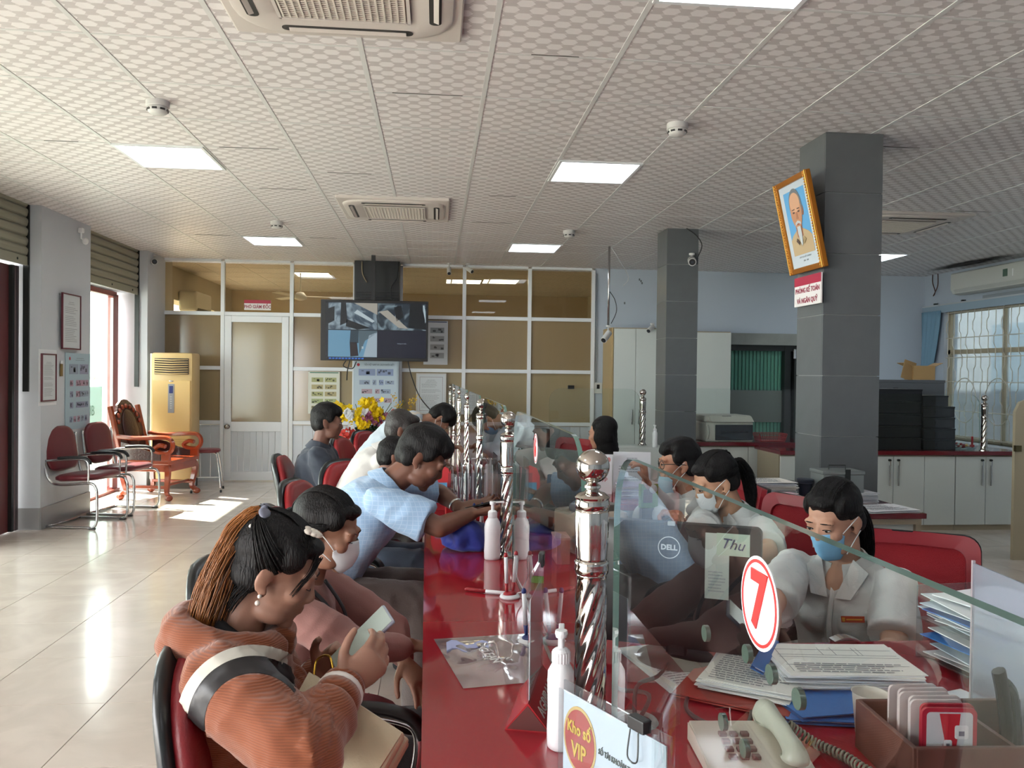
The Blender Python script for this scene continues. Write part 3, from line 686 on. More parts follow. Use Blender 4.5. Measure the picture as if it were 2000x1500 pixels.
# ---- signs and sheets on the partition
SIGNR = mat('sign_crimson', 'a3203f', .4); SIGNW = mat('sign_white', 'd9d6d4', .45)
YP = YF - .045
def sign(label, P, w_, h, lines, size, xdir=(1, 0, 0), band=.3, th=.01, sx=.92):
    rz = math.atan2(xdir[1], xdir[0]); t = thing('room_sign', label, 'sign', P, rz)
    B('board', (0, 0, 0), (w_, th, h), SIGNW, t, bev=.0015); B('colour_band', (0, -th / 2 - .0006, h / 2 - h * band / 2), (w_, .0012, h * band), SIGNR, t)
    zz = h / 2 - h * band; step = (h * (1 - band)) / len(lines)
    for k, s in enumerate(lines):
        text('lettering', s, size, mat('sign_ink', '8c1f3c', .5), t, MFRAME((0, -th / 2 - .001, zz - step * (k + .52)), (1, 0, 0), (0, 0, 1)), bold=size * .02, sx=sx)
    return t
sign('white sign with crimson top band reading PHÓ GIÁM ĐỐC above the office door', (-2.385, YP, 2.368), .35, .135, ['PHÓ GIÁM ĐỐC'], .062, band=.33, sx=.78)
t = wallsheet('banknote_chart', 'white chart of ten greenish banknotes stuck on the partition right of the office door', 'poster', (-1.50, YP + .01, 1.20), (1, 0, 0), .42, .57, None, mat('chart_paper', 'd5d8cc', .5), lines=0)
B('green_strip', (0, -.004, .272), (.38, .001, .012), mat('green_strip', '2f6f56', .5), t)
notes(t, [(x, .175 - .096 * k, .155, .062) for k in range(5) for x in (-.088, .088)], Matrix.Identity(4), ['a9ac7c', 'a3b083', 'b0a67d'])
t = wallsheet('security_poster', 'pale blue poster about real and fake banknotes on the column below the screen', 'poster', (-.79, YF - .235, 1.26), (1, 0, 0), .56, .72, None, mat('poster_pale_blue', 'b9cbd8', .4), lines=0)
text('lettering', 'TIỀN VIỆT NAM VÀ CÁCH NHẬN BIẾT', .034, mat('poster_ink', '4b5a70', .6), t, MFRAME((.04, -.005, .325), (1, 0, 0), (0, 0, 1)), sx=.68)
bm = nb(); ell(bm, (-.235, -.004, .325), (.02, .002, .02)); mk('emblem', bm, mat('emblem_red'), t)
notes(t, [(-.12, .225, .22, .09), (.12, .225, .22, .09), (-.15, .09, .14, .06), (-.02, .09, .05, .07), (.07, .09, .06, .07), (.18, .09, .12, .05), (-.12, -.03, .14, .06), (.02, -.03, .06, .06), (.13, -.03, .13, .06), (-.12, -.15, .14, .06), (.02, -.15, .1, .06), (.16, -.15, .1, .06)], Matrix.Identity(4), ['8ea0c6', 'b09aa8', '94a4c0'])
t = wallsheet('grey_banknote_sheet', 'white sheet of grey banknote pictures stuck on the partition right of the screen', 'poster', (.0, YP + .01, 1.90), (1, 0, 0), .33, .60, None, mat('sheet_cool', 'b9bcc0', .5), lines=0)
notes(t, [(.02, .17 - .115 * k, .19, .075) for k in range(4)] , Matrix.Identity(4), ['8d8f90', '7f8486'], 5)
B('dark_strip', (0, -.004, .285), (.3, .001, .012), mat('strip_blue', '3c4a63', .5), t)
t = wallsheet('framed_certificate', 'white-mounted framed letter with maroon inner border on the partition behind the bending customer', 'framed notice', (-.055, YP, 1.20), (1, 0, 0), .37, .52, mat('white_frame', 'c8c8c6', .4), lines=22, seed=8, fw_=.02, mat_border=(MARF, .03))
B('clip_box', (1.885, YP + .005, 1.31), (.09, .02, .05), BLACK, label='small black clip on the brown glass at right of the partition', cat='clip', bev=.004)
t = thing('wall_socket', 'white double socket plate with black plug right of the glazed partition', 'socket', (2.335, YF - .012, 1.30))
for k in (-1, 1): B('plate', (k * .062, 0, 0), (.115, .02, .15), mat('socket_white', 'c9cbc8', .4), t, bev=.004)
B('switch', (-.062, -.012, .02), (.04, .01, .06), BLACK, t); B('plug', (.07, -.03, -.01), (.05, .05, .05), BLACK, t, bev=.008)
cable('power_cable', [(2.42, YF - .03, 1.27), (2.42, YF - .04, 1.15), (2.38, YF - .04, 1.02), (2.36, YF - .05, .85)], .006, BLACK, 'thin black power cable dropping from the wall socket')
cable('wall_cable', [(2.235, YF - .03, 2.9), (2.24, YF - .03, 2.0), (2.235, YF - .03, 1.38)], .006, mat('grey_cable', '7c8084', .5), 'grey cable running up the wall to the double socket')

# ---- TV on a ceiling pole
TVY = 10.3
t = thing('wall_monitor', 'large black flat screen showing four security camera views, hung from the ceiling', 'television', (-.767, TVY, 2.01), R_(1.2))
B('casing', (0, .02, 0), (1.34, .05, .765), BLACK, t, bev=.006)
def scr(n, c, col, e=.27): 
    m = mat(n, '000000', .25); b = m.node_tree.nodes['Principled BSDF']; b.inputs['Emission Color'].default_value = lin(col); b.inputs['Emission Strength'].default_value = e; return m
def scrnoise(n, c1, c2, sc, e=.27, dist=1.5, stretch=(1, 1, 1)):
    m = scr(n, 0, c1, e); nn = m.node_tree.nodes; l = m.node_tree.links; b = nn['Principled BSDF']
    tc = nn.new('ShaderNodeTexCoord'); mp = nn.new('ShaderNodeMapping'); mp.inputs['Scale'].default_value = stretch; tx = nn.new('ShaderNodeTexNoise'); tx.inputs['Scale'].default_value = sc; tx.inputs['Distortion'].default_value = dist
    r = nn.new('ShaderNodeValToRGB'); r.color_ramp.elements[0].color = lin(c1); r.color_ramp.elements[1].color = lin(c2); r.color_ramp.elements[0].position = .42; r.color_ramp.elements[1].position = .6
    l.new(tc.outputs['Object'], mp.inputs[0]); l.new(mp.outputs[0], tx.inputs[0]); l.new(tx.outputs[0], r.inputs[0]); l.new(r.outputs[0], b.inputs['Emission Color']); return m
sy = -.0055
B('screen_glass', (.02, -.0055, .005), (1.26, .001, .70), scr('scr_black', 0, '14161f'), t)
def flatpoly(parent, name, pts, y, m, th=.0006): 
    bm = nb(); prism(bm, pts, th, Matrix.Translation((0, y, 0))); return mk(name, bm, m, parent)
flatpoly(t, 'camera_view', [(-.575, .345), (.03, .345), (.03, .01), (-.575, .01)], -.0065, scrnoise('scr_a', '3a4c5c', '8fa2ac', 5))
flatpoly(t, 'camera_view', [(.036, .345), (.64, .345), (.64, .01), (.036, .01)], -.0065, scrnoise('scr_b', '26323d', '7d929c', 6))
flatpoly(t, 'camera_view', [(-.575, .0), (.03, .0), (.03, -.335), (-.575, -.335)], -.0065, scr('scr_c', 0, '6ea0be', .25))
flatpoly(t, 'camera_view', [(.036, .0), (.64, .0), (.64, -.335), (.036, -.335)], -.0065, scr('scr_d', 0, '1b1d2e'))
DKS = scr('scr_dk', 0, '10151c'); LT = scr('scr_lt', 0, 'b9c9cf'); TANS = scr('scr_tan', 0, 'a8a49a')
for pts, m_ in (([(-.42, .345), (-.36, .345), (-.34, .1), (-.43, .06)], DKS), ([(-.26, .345), (.03, .345), (.03, .2)], TANS), ([(-.35, .14), (-.05, .03), (-.22, .01), (-.36, .05)], DKS), ([(-.22, .26), (.0, .12), (-.03, .1), (-.26, .22)], LT), ([(-.575, .27), (-.50, .30), (-.50, .12), (-.575, .08)], DKS), ([(.05, .24), (.3, .04), (.42, .03), (.16, .26)], TANS), ([(.24, .3), (.33, .32), (.36, .18), (.27, .12)], DKS), ([(.44, .345), (.58, .345), (.64, .1), (.64, .02), (.42, .04)], DKS), ([(.60, .33), (.62, .33), (.64, .12), (.63, .1)], LT), ([(-.30, .0), (-.20, .0), (-.2, -.16), (-.31, -.15)], scr('s1', 0, '31424e')), ([(-.31, -.15), (-.22, -.15), (-.2, -.32), (-.30, -.33)], scr('s2', 0, '2a2024')), ([(-.07, -.06), (.03, -.02), (.03, -.335), (-.14, -.33)], scr('s3', 0, 'a3b4bf')), ([(-.2, 0), (.03, 0), (.03, -.03), (-.12, -.13), (-.19, -.3)], scr('s4', 0, '53666f')), ([(-.165, -.2), (-.14, -.2), (-.14, -.23), (-.165, -.23)], LT)):
    flatpoly(t, 'screen_shape', pts, -.0075, m_)
for k in range(11): flatpoly(t, 'screen_icon', [(-.565 + k * .04, -.345), (-.535 + k * .04, -.345), (-.535 + k * .04, -.362), (-.565 + k * .04, -.362)], -.0075, scr('scr_icon', 0, '2f6fd0'))
text('lettering', 'Không tìm thấy', .018, scr('scr_txt', 0, '9fb0c0'), t, MFRAME((.34, -.0075, -.16), (1, 0, 0), (0, 0, 1)))
t2 = thing('screen_bracket', 'black ceiling pole and bracket holding the large flat screen', 'bracket', (-.80, TVY + .12, 2.0)); B('pole', (0, 0, .47), (.05, .05, 1.02), BLACK, t2); B('plate', (0, -.045, 0), (.3, .02, .3), BLACK, t2)
for k, (pts, lb) in enumerate([([(-1.12, 10.36, 1.64), (-1.16, 10.37, 1.56), (-1.05, 10.38, 1.53), (-1.0, 10.37, 1.62)], 'looped black cable under the left half of the screen'), ([(-1.08, 10.36, 1.63), (-1.11, 10.37, 1.5), (-1.12, 10.4, 1.38)], 'thin loose black cable end hanging under the screen'), ([(-.35, 10.36, 1.64), (-.30, 10.2, 1.45), (-.18, 9.6, 1.2), (.0, 9.0, 1.02), (.1, 8.6, .95)], 'long black cable running down from the screen toward the counter'), ([(-.99, 10.9, 2.96), (-.98, 10.88, 2.8), (-.92, 10.88, 2.68)], 'beige cable hanging on the black column above the screen'), ([(-.50, 10.86, 2.96), (-.52, 10.84, 2.75), (-.60, 10.84, 2.6), (-.58, 10.84, 2.42)], 'tangled black cable at the right edge of the black column')]):
    cable('cable', pts, .007, BLACK if k != 3 else mat('beige_cable', '9a8a70', .5), lb)

# ---- cassette air conditioners
CASS = mat('cassette_plastic', 'c8c1bc', .4)
def rrect(w_, h, r, k=6):
    pts = []
    for cx, cy, a0 in ((w_ / 2 - r, h / 2 - r, 0), (-w_ / 2 + r, h / 2 - r, 90), (-w_ / 2 + r, -h / 2 + r, 180), (w_ / 2 - r, -h / 2 + r, 270)):
        for i in range(k + 1):
            a = R_(a0 + 90 * i / k); pts.append((cx + r * math.cos(a), cy + r * math.sin(a)))
    return pts
def cassette(label, loc):
    t = thing('ceiling_cassette', label, 'air conditioner', loc)
    bm = nb(); rings = [[V((x, y, 0)) for x, y in rrect(.97, .97, .015)], [V((x, y, -.02)) for x, y in rrect(.97, .97, .015)], [V((x, y, -.024)) for x, y in rrect(.955, .955, .02)]]; ringloft(bm, rings); mk('panel', bm, CASS, t)
    bm = nb(); rings = [[V((x, y, z)) for x, y in rrect(s, s, r)] for s, r, z in ((.90, .20, -.02), (.88, .2, -.034), (.84, .19, -.040), (.56, .05, -.040), (.54, .05, -.034))]; ringloft(bm, rings); mk('raised_ring', bm, CASS, t, 35)
    bm = nb(); rings = [[V((x, y, z)) for x, y in rrect(.53, .53, .05)] for z in (-.036, -.043)]; ringloft(bm, rings); mk('intake_recess', bm, mat('intake_dark', '6c675f', .7), t)
    g = None
    for k in range(19):
        x = -.246 + k * .0273
        if g is None: g = B('grille_slat', (x, 0, -.046), (.008, .50, .006), mat('cassette_slat', 'd2cbc2', .4), t)
        else: inst(g, 'grille_slat', t, (x, 0, -.046))
    g = None
    for k in range(29):
        y = -.245 + k * .0175
        if g is None: g = B('cross_slat', (0, y, -.0455), (.50, .003, .005), mat('cassette_slat'), t)
        else: inst(g, 'cross_slat', t, (0, y, -.0455))
    bm = nb()
    for s in (-1, 1): box(bm, (s * .262, 0, -.047), (.014, .53, .006)); box(bm, (0, s * .262, -.047), (.53, .014, .006))
    mk('grille_frame', bm, CASS, t)
    for a in range(4):
        M = Matrix.Rotation(a * PI / 2, 4, 'Z'); bm = nb(); rings = [[V((x, y, z)) for x, y in rrect(.55, .05, .024)] for z in (-.0395, -.0415)]; q = ringloft(bm, rings); xf(bm, q, Matrix.Translation((0, -.37, 0))); xf(bm, bm.verts, M); mk('air_slot', bm, mat('slot_dark', '2c2b29', .6), t)
        bm = nb(); box(bm, (0, -.374, -.045), (.49, .022, .003), rot=(R_(20), 0, 0)); xf(bm, bm.verts, M); mk('flap', bm, CASS, t)
    return t
cassette('beige ceiling cassette air conditioner cut off by the top picture edge', (-.385, 3.13, CL)); cassette('beige ceiling cassette air conditioner farther back, above the counter', (-.375, 7.40, CL))
cassette('greyish ceiling cassette air conditioner right of the near grey column', (4.35, 7.33, CL))
# ---- smoke detectors
sd0 = None
for (x, y, lb) in ((-1.553, 4.67, 'round white smoke detector on the ceiling left of the near cassette unit'), (1.412, 4.68, 'round white smoke detector on the ceiling between the cassette unit and the near column'), (-1.589, 8.24, 'small white smoke detector on the ceiling near the left far light panel'), (1.364, 8.28, 'small white smoke detector on the ceiling near the right far light panel')):
    if sd0 is None:
        sd0 = thing('smoke_detector', lb, 'smoke detector', (x, y, CL)); bm = nb(); lathe(bm, [(.062, 0), (.062, -.03), (.058, -.034), (.001, -.034)], 24); mk('base', bm, mat('detector_white', 'c6c6c4', .4), sd0, 40)
        bm = nb(); lathe(bm, [(.052, -.034), (.056, -.045), (.05, -.062), (.035, -.072), (.001, -.074)], 24); mk('head', bm, mat('detector_white'), sd0, True)
        for k in range(8):
            a = k * PI / 4; B('vent', (.0535 * math.cos(a), .0535 * math.sin(a), -.050), (.006, .026, .010), BLACK, sd0, rot=(0, 0, a))
    else: dup(sd0, (x, y, CL), label=lb)
# ---- CCTV cameras
CAMW = mat('camera_white', 'c9cac8', .35)
def cctv(label, base, aim, drop=.06, size=1.0):
    """bullet camera: base point on ceiling/wall, aim direction"""
    t = thing('security_camera', label, 'security camera', base); d = V(aim).normalized(); c = V((0, 0, -drop)) + d * .03 * size
    bm = nb(); lathe(bm, [(.028, .0), (.028, -.018), (.012, -.022)], 16); mk('mount', bm, CAMW, t)
    bm = nb(); tube(bm, [(0, 0, -.01), (0, 0, -drop)], .009, 8); ell(bm, (0, 0, -drop), .015); mk('stem', bm, CAMW, t, True)
    bm = nb(); tube(bm, [c - d * .05 * size, c + d * .085 * size], .032 * size, 16); mk('housing', bm, CAMW, t, 40)
    bm = nb(); tube(bm, [c + d * .082 * size, c + d * .089 * size], .025 * size, 16); mk('lens_face', bm, BLACK, t, 40)
    bm = nb(); tube(bm, [c + d * .088 * size, c + d * .092 * size], .011 * size, 12); mk('lens', bm, mat('lens_glass', '454a52', .1), t, 40)
    return t
cctv('white bullet camera in the upper left corner where pillar and partition meet', (-3.60, 10.72, CL - .02), (.35, -.9, -.1), .09, 1.25)
cctv('white bullet camera with dark lens on the partition top rail, left of the pair', (.17, 10.95, CL), (-.0, -.8, -.75), .08, .9)
cctv('white bullet camera on the partition top rail, right of the pair, tilted right', (.42, 10.95, CL), (.6, -.7, -.5), .07, .9)
t = cctv('white bullet camera hanging at the end of the long thin ceiling rod', (1.99, 9.2, 2.06), (-.55, -.62, -.6), .10, 1.15)
bm = nb(); tube(bm, [(1.99, 9.2, 2.06), (1.99, 9.2, CL)], .013, 8); mk('ceiling_rod', bm, CHROME2, None, True, label='long thin grey rod hanging a camera from the ceiling before the white cabinet', cat='rod')
cable('camera_cable', [(2.0, 9.19, 2.45), (2.06, 9.18, 2.35), (2.08, 9.19, 2.22), (2.02, 9.19, 2.08)], .005, BLACK, 'thin black cable curling beside the camera rod')
cable('camera_cable', [(2.02, 9.2, 2.95), (2.12, 9.2, 2.8), (2.22, 9.2, 2.62), (2.16, 9.2, 2.52)], .004, mat('white_cable', 'b9bcbe', .5), 'thin white cable hanging from the ceiling beside the camera rod')
cctv('white bullet camera with ringed lens on the far grey column', (2.56, 7.93, 2.72), (-.25, -.9, -.25), .07, 1.25)
cable('camera_cable', [(2.50, 7.93, 2.97), (2.60, 7.92, 2.9), (2.66, 7.92, 2.8), (2.62, 7.93, 2.68)], .006, BLACK, 'black cable looping down the far grey column to its camera')
cctv('dark-tipped camera at the top of the white cabinet beside the far grey column', (2.86, 10.48, 2.18), (-.6, -.6, -.5), .05, 1.0)

# ---- split air conditioner, wall lamp, wires, curtain on the right
t = thing('split_air_conditioner', 'white wall-mounted split air conditioner above the grilled window', 'air conditioner', (6.985, 9.55, 2.755))
bm = nb(); pr = [(.11, -.14), (.11, .145), (-.09, .145), (-.11, .13), (-.112, -.07), (-.08, -.13), (-.0, -.145)]; ringloft(bm, [[V((x, y, z)) for x, z in pr] for y in (-.75, .68)]); mk('body', bm, mat('split_white', 'c5c8c2', .35), t)
B('flap', (-.098, -.03, -.098), (.006, 1.3, .045), mat('split_flap', 'b4b7b2', .4), t, rot=(0, R_(-28), 0)); B('energy_label', (-.113, -.36, .03), (.002, .08, .09), mat('label_green', '4f6b5c', .5), t); B('badge', (-.113, -.49, .02), (.002, .02, .09), WHITE, t)
B('wall_stain', (XR - .003, 9.3, 2.52), (.002, 1.2, .12), mat('stain_grey', '8f979d', .8), wr)
t = thing('wall_lamp', 'small white lamp with hanging wires on the far wall right of the near column', 'lamp', (5.86, YF - .04, 2.56)); B('body', (0, 0, 0), (.08, .06, .13), WHITE, t, bev=.015); bm = nb(); tube(bm, spline([(0, 0, .06), (.03, 0, .2), (.06, 0, .33), (.1, 0, .41)]), .006, 6); mk('wire', bm, BLACK, t)
cable('loose_wires', [(7.05, 10.9, 2.97), (7.02, 10.85, 2.85), (7.04, 10.82, 2.72), (7.0, 10.8, 2.66), (7.05, 10.78, 2.8), (7.05, 10.78, 2.97)], .007, mat('brown_wire', '4b2c26', .6), 'loose brown wires hanging from the ceiling in the right-hand corner')
cable('wall_pipe', [(3.50, YF - .05, 2.94), (3.53, YF - .10, 2.86), (3.56, YF - .16, 2.78)], .018, CHROME2, 'short metal pipe stub poking from the far wall under the ceiling')
t = thing('curtain_rail', 'thin white curtain rail above the grilled window', 'rail', (XR - .06, 9.4, 2.52)); B('rail', (0, 0, 0), (.03, 3.4, .02), mat('rail_white', 'b7bec2', .4), t)
for y in (-.5, .8, 1.4): B('bracket', (0, y, .02), (.05, .03, .02), DK, t)
B('pelmet', (.0, .1, -.06), (.02, 3.2, .10), mat('pale_blue_cloth', '93a7b6', .8), t)
bm = nb(); rings = []
for k in range(12):
    z = 2.44 - k * .095; wv = .42 * (1 - .55 * min(1, k / 11) ** 1.3); r = []
    for i in range(24):
        u = i / 23; r.append(V((XR - .09 + .02 * math.sin(u * 26 + k * .15), 11.08 - u * wv + .04 * k * 0, z)))
    rings.append([p + V((-.003, 0, 0)) for p in r] + [p + V((.003, 0, 0)) for p in reversed(r)])
ringloft(bm, rings); mk('curtain', bm, mat('blue_curtain', '6f94ab', .7), None, True, label='gathered pale blue curtain at the left side of the grilled window', cat='curtain')

# ---- second teller counter at the right, with cabinets
CABW = mat('cabinet_white', 'cdd3cf', .45, spec=.4); CABE = mat('cabinet_edge', 'a59a84', .5); CTR = mat('counter_red_dark', '6a1420', .12, coat=.3)
def cabinet(label, x0, x1, y0, y1, z0, z1, doors, key=True, handles=None, group=None):
    t = thing('cabinet', label, 'cabinet', ((x0 + x1) / 2, (y0 + y1) / 2, z0), group=group); W_, D_, H_ = x1 - x0, y1 - y0, z1 - z0
    B('body', (0, .01, H_ / 2), (W_, D_ - .02, H_), CABE, t)
    B('plinth', (0, -D_ / 2 + .02, .03), (W_, .03, .06), CABE, t)
    ww = W_ / doors
    for k in range(doors):
        xc = -W_ / 2 + ww * (k + .5); d = B('door', (xc, -D_ / 2 - .004, H_ / 2 + .02), (ww - .006, .018, H_ - .07), CABW, t, bev=.001)
        s = 1 if k % 2 == 0 else -1
        if handles: s = handles[k]
        if s:
            hx = s * (ww / 2 - .045); zc = H_ * .23 if H_ < 1 else 0
            B('handle', (hx, -.022, H_ / 2 - .22 if H_ < 1 else -.15), (.012, .014, .2), CHROME2, d, bev=.003)
            if key: 
                bm = nb(); tube(bm, [(hx + .0, -.008, H_ / 2 - .07), (hx + .0, -.03, H_ / 2 - .07)], .012, 10); mk('lock', bm, DK, d); B('key', (hx, -.034, H_ / 2 - .10), (.008, .003, .05), CHROME2, d)
    return t
cabinet('white base cabinet partly behind the near grey column', 3.3, 4.12, 7.45, 7.99, 0, .739, 2)
cabinet('white three-door base cabinet under the black boxes right of the near column', 4.125, 5.08, 7.45, 8.05, 0, .739, 3, handles=[1, -1, 0])
cabinet('white base cabinet at the right end of the red-topped back counter', 5.085, 5.715, 7.45, 8.05, 0, .739, 2, handles=[1, -1])
cabinet('white base cabinet of the back counter under the printer', 2.66, 3.80, 8.07, 8.6, 0, .769, 4)
bm = nb(); box(bm, (4.52, 7.73, .76), (2.46, .64, .04), .004); mk('worktop', bm, CTR, None, label='dark red worktop of the right back counter carrying the black boxes', cat='worktop')
bm = nb(); box(bm, (3.28, 8.33, .79), (1.25, .62, .04), .004); mk('worktop', bm, CTR, None, label='dark red worktop of the left back counter carrying the printer', cat='worktop')
# tall white cabinets at the far wall
tc1 = cabinet('tall white cabinet at the far wall just left of the far column', 2.36, 2.95, 10.55, YF - .01, 0, 2.12, 2, key=False)
tc2 = cabinet('white wall cupboard between the far column and the green barred opening', 3.18, 4.04, 10.75, YF - .01, .78, 2.1, 1, key=False, handles=[0])
B('side_board', (2.345, 10.85, 1.06), (.02, .56, 2.12), mat('tan_side', 'b79f74', .5), label='tan side board of the tall white cabinet', cat='board')
tb = thing('folder_shelf', 'open shelf with blue-green folders under the white wall cupboard', 'shelf', (3.6, 10.9, .05)); B('shelf_board', (0, 0, .02), (.84, .45, .03), CABE, tb); B('side', (.42, 0, .36), (.03, .45, .68), CABE, tb); B('back', (0, .2, .36), (.84, .02, .68), CABE, tb); B('side', (-.42, 0, .36), (.03, .45, .68), CABE, tb)
f0 = None
for k in range(6):
    loc = (3.27 + .085 * k, 10.85, .085 + .16)
    if f0 is None:
        f0 = thing('binder', 'blue-green binder standing on the open shelf behind the printer', 'binder', loc, group='binders under the wall cupboard'); B('cover', (0, 0, .155), (.07, .26, .31), mat('teal_folder', '2b5f78', .5), f0, bev=.004); B('spine_label', (0, -.131, .17), (.04, .002, .10), PAPER, f0)
    else: dup(f0, loc)
    if k == 0: B('stand_block', (3.48, 10.85, .165), (.56, .3, .155), mat('teal_box', '2a566b', .6), label='low dark teal box that the binders stand on', cat='box')
bm = nb(); o = [(-.5, 0), (.5, 0), (.5, 1.33), (-.38, 1.33), (-.46, 1.30), (-.5, 1.22)]; prism(bm, o, .03, Matrix.Translation((5.24, 6.2, 0))); mk('room_divider', bm, mat('cream_board', 'b3a88e', .5), None, label='cream divider board with rounded corner at the right picture edge', cat='divider')
B('catch', (4.76, 6.18, .92), (.05, .03, .05), mat('brass', '6e6448', .3, metal=1), label='small brass catch on the cream divider board', cat='catch')

# ---- printer on the back counter
t = thing('multifunction_printer', 'cream multifunction printer with black front on the back counter', 'printer', (3.02, 8.28, .81), R_(4))
PB = mat('printer_cream', 'cdcac0', .4)
B('body', (0, .0, .10), (.52, .42, .20), PB, t, bev=.012); B('front_door', (.045, -.215, .095), (.41, .012, .16), mat('printer_black', '15161b', .2), t, bev=.003); B('lid', (0, .02, .235), (.52, .38, .07), PB, t, bev=.02)
bm = nb(); prism(bm, [(-.21, 0), (-.14, .055), (0, .055), (0, 0)], .46, Matrix.Translation((.02, -.04, .205)) @ Matrix.Rotation(PI / 2, 4, 'Z')); mk('control_panel', bm, PB, t)
B('display', (-.02, -.19, .248), (.10, .05, .004), BLACK, t, rot=(R_(38), 0, 0)); B('buttons', (.14, -.19, .248), (.12, .04, .004), mat('printer_grey', '9a9890', .5), t, rot=(R_(38), 0, 0))
bm = nb(); tube(bm, spline([(-.24, -.2, .03), (-.245, -.235, .10), (-.24, -.2, .17)]), .012, 8); mk('side_handle', bm, PB, t, True); B('slot', (.045, -.222, .10), (.30, .004, .012), mat('slot_black', '050505', .5), t)
# red wire basket
def basket(label, loc, w_, d_, h, m, rz=0):
    t = thing('basket', label, 'basket', loc, rz); r = .003
    for z in (0.004, h * .5, h): bm = nb(); s = .85 + .15 * z / h; tube(bm, [(x * s, y * s, z) for x, y in rrect(w_, d_, .02, 3)], r, 4, closed=True); mk('rim', bm, m, t)
    bm = nb()
    for k in range(13):
        f = -1 + 2 * k / 12
        for s in (-1, 1): tube(bm, [(f * w_ / 2 * .84, s * d_ / 2 * .85, 0), (f * w_ / 2 * .98, s * d_ / 2, h)], .002, 4); tube(bm, [(s * w_ / 2 * .85, f * d_ / 2 * .84, 0), (s * w_ / 2, f * d_ / 2 * .98, h)], .002, 4)
    box(bm, (0, 0, .003), (w_ * .84, d_ * .84, .004)); mk('basket_mesh', bm, m, t, kind='stuff'); return t
RPL = mat('red_plastic', 'b01e25', .4)
basket('small red plastic basket beside the printer', (3.52, 8.20, .81), .30, .2, .08, RPL)

# ---- black archive boxes
BX = mat('archive_black', '14161b', .5)
def abox(label, loc, w_, h, d_, latch=True, group='black archive boxes on the back counter', rz=0):
    t = thing('archive_box', label, 'storage box', loc, rz, group); B('box_body', (0, 0, h * .42), (w_, d_, h * .84 - .002), BX, t, bev=.003); B('lid', (0, 0, h * .90), (w_ + .006, d_ + .006, h * .18 - .003), BX, t, bev=.003)
    if latch: B('label_holder', (-w_ / 2 + .02, -d_ / 2 - .004, h * .42), (.06, .003, .025), mat('teal_label', '4f8f86', .4), t); bm = nb(); ell(bm, (-w_ / 2 + .01, -d_ / 2 - .005, h * .8), (.010, .004, .010)); mk('button', bm, CHROME2, t)
    else: B('grip', (0, -d_ / 2 - .004, h * .5), (.08, .004, .02), mat('grip', '0b0c0f', .5), t)
    return t
nm = ['bottom', 'second from bottom', 'middle', 'second from top', 'topmost']
for k in range(5): abox('black archive box with teal label clip, %s of the left stack' % nm[k], (4.44, 7.75, .781 + k * .1205), .70 - .012 * (k % 2), .120, .42)
for k in range(5): abox('black flat box, %s of the right stack beside the window' % nm[k], (4.97 - (.03 if k == 4 else 0) - .005 * k, 7.72, .781 + k * .108), (.33 if k < 4 else .26), .1075, .40, False, 'black flat boxes in the right stack')
t = thing('grey_chest', 'long grey metal chest behind the black box stacks', 'chest', (4.99, 8.26, .84)); 
B('chest_body', (0, 0, .30), (.80, .34, .60), mat('chest_grey', '5d6165', .4), t, bev=.004); B('lid', (0, 0, .615), (.81, .35, .03), mat('chest_grey'), t, bev=.004); B('lock', (-.15, -.175, .52), (.05, .01, .05), DK, t)
B('support_ledge', (4.99, 8.27, .42), (.9, .36, .84), CABE, label='low cabinet behind the back counter that carries the grey metal chest', cat='cabinet')
t = thing('cardboard_box', 'open cardboard box with raised flaps on the grey metal chest', 'cardboard box', (5.20, 8.24, 1.472), R_(-8)); CB = mat('cardboard', 'a8895c', .8, var=.1)
for s in (-1, 1): B('side_wall', (s * .11, 0, .075), (.005, .22, .15), CB, t); B('end_wall', (0, s * .11, .075), (.22, .005, .15), CB, t); B('flap', (s * .15, 0, .16), (.10, .22, .004), CB, t, rot=(0, s * R_(-25), 0))
B('bottom', (0, 0, .004), (.22, .22, .006), CB, t); B('flap', (-.16, -.10, .10), (.16, .005, .2), CB, t, rot=(0, R_(15), R_(20))); B('contents', (.02, 0, .10), (.14, .14, .09), BLACK, t, bev=.01)
t = thing('candy_tray', 'glass tray of small coloured sweets beside the twisted post near the window', 'tray', (5.27, 7.60, .78)); bm = nb(); lathe(bm, [(.001, .002), (.10, .002), (.12, .03), (.118, .03), (.098, .006), (.001, .006)], 20); mk('dish', bm, glassmat('dish_glass', 'e6eeee'), t, True)
for k in range(26):
    a = random.uniform(0, 6.28); r = random.uniform(0, .085); c = random.choice(['b8322f', 'd8c7a8', 'c9a13f', 'd9d4cc', 'a33a3a']); bm = nb(); ell(bm, (r * math.cos(a), r * math.sin(a), .018 + random.uniform(0, .04)), (.016, .012, .011), seg=8, rings=6); mk('sweet', bm, mat('sweet_' + c, c, .3), t, True)
t = thing('red_stamp', 'small red stamp standing among the sweets by the window', 'stamp', (5.33, 7.55, .81)); B('foot', (0, 0, .01), (.03, .03, .02), RPL, t); B('grip', (0, 0, .06), (.016, .016, .09), RPL, t, bev=.003)

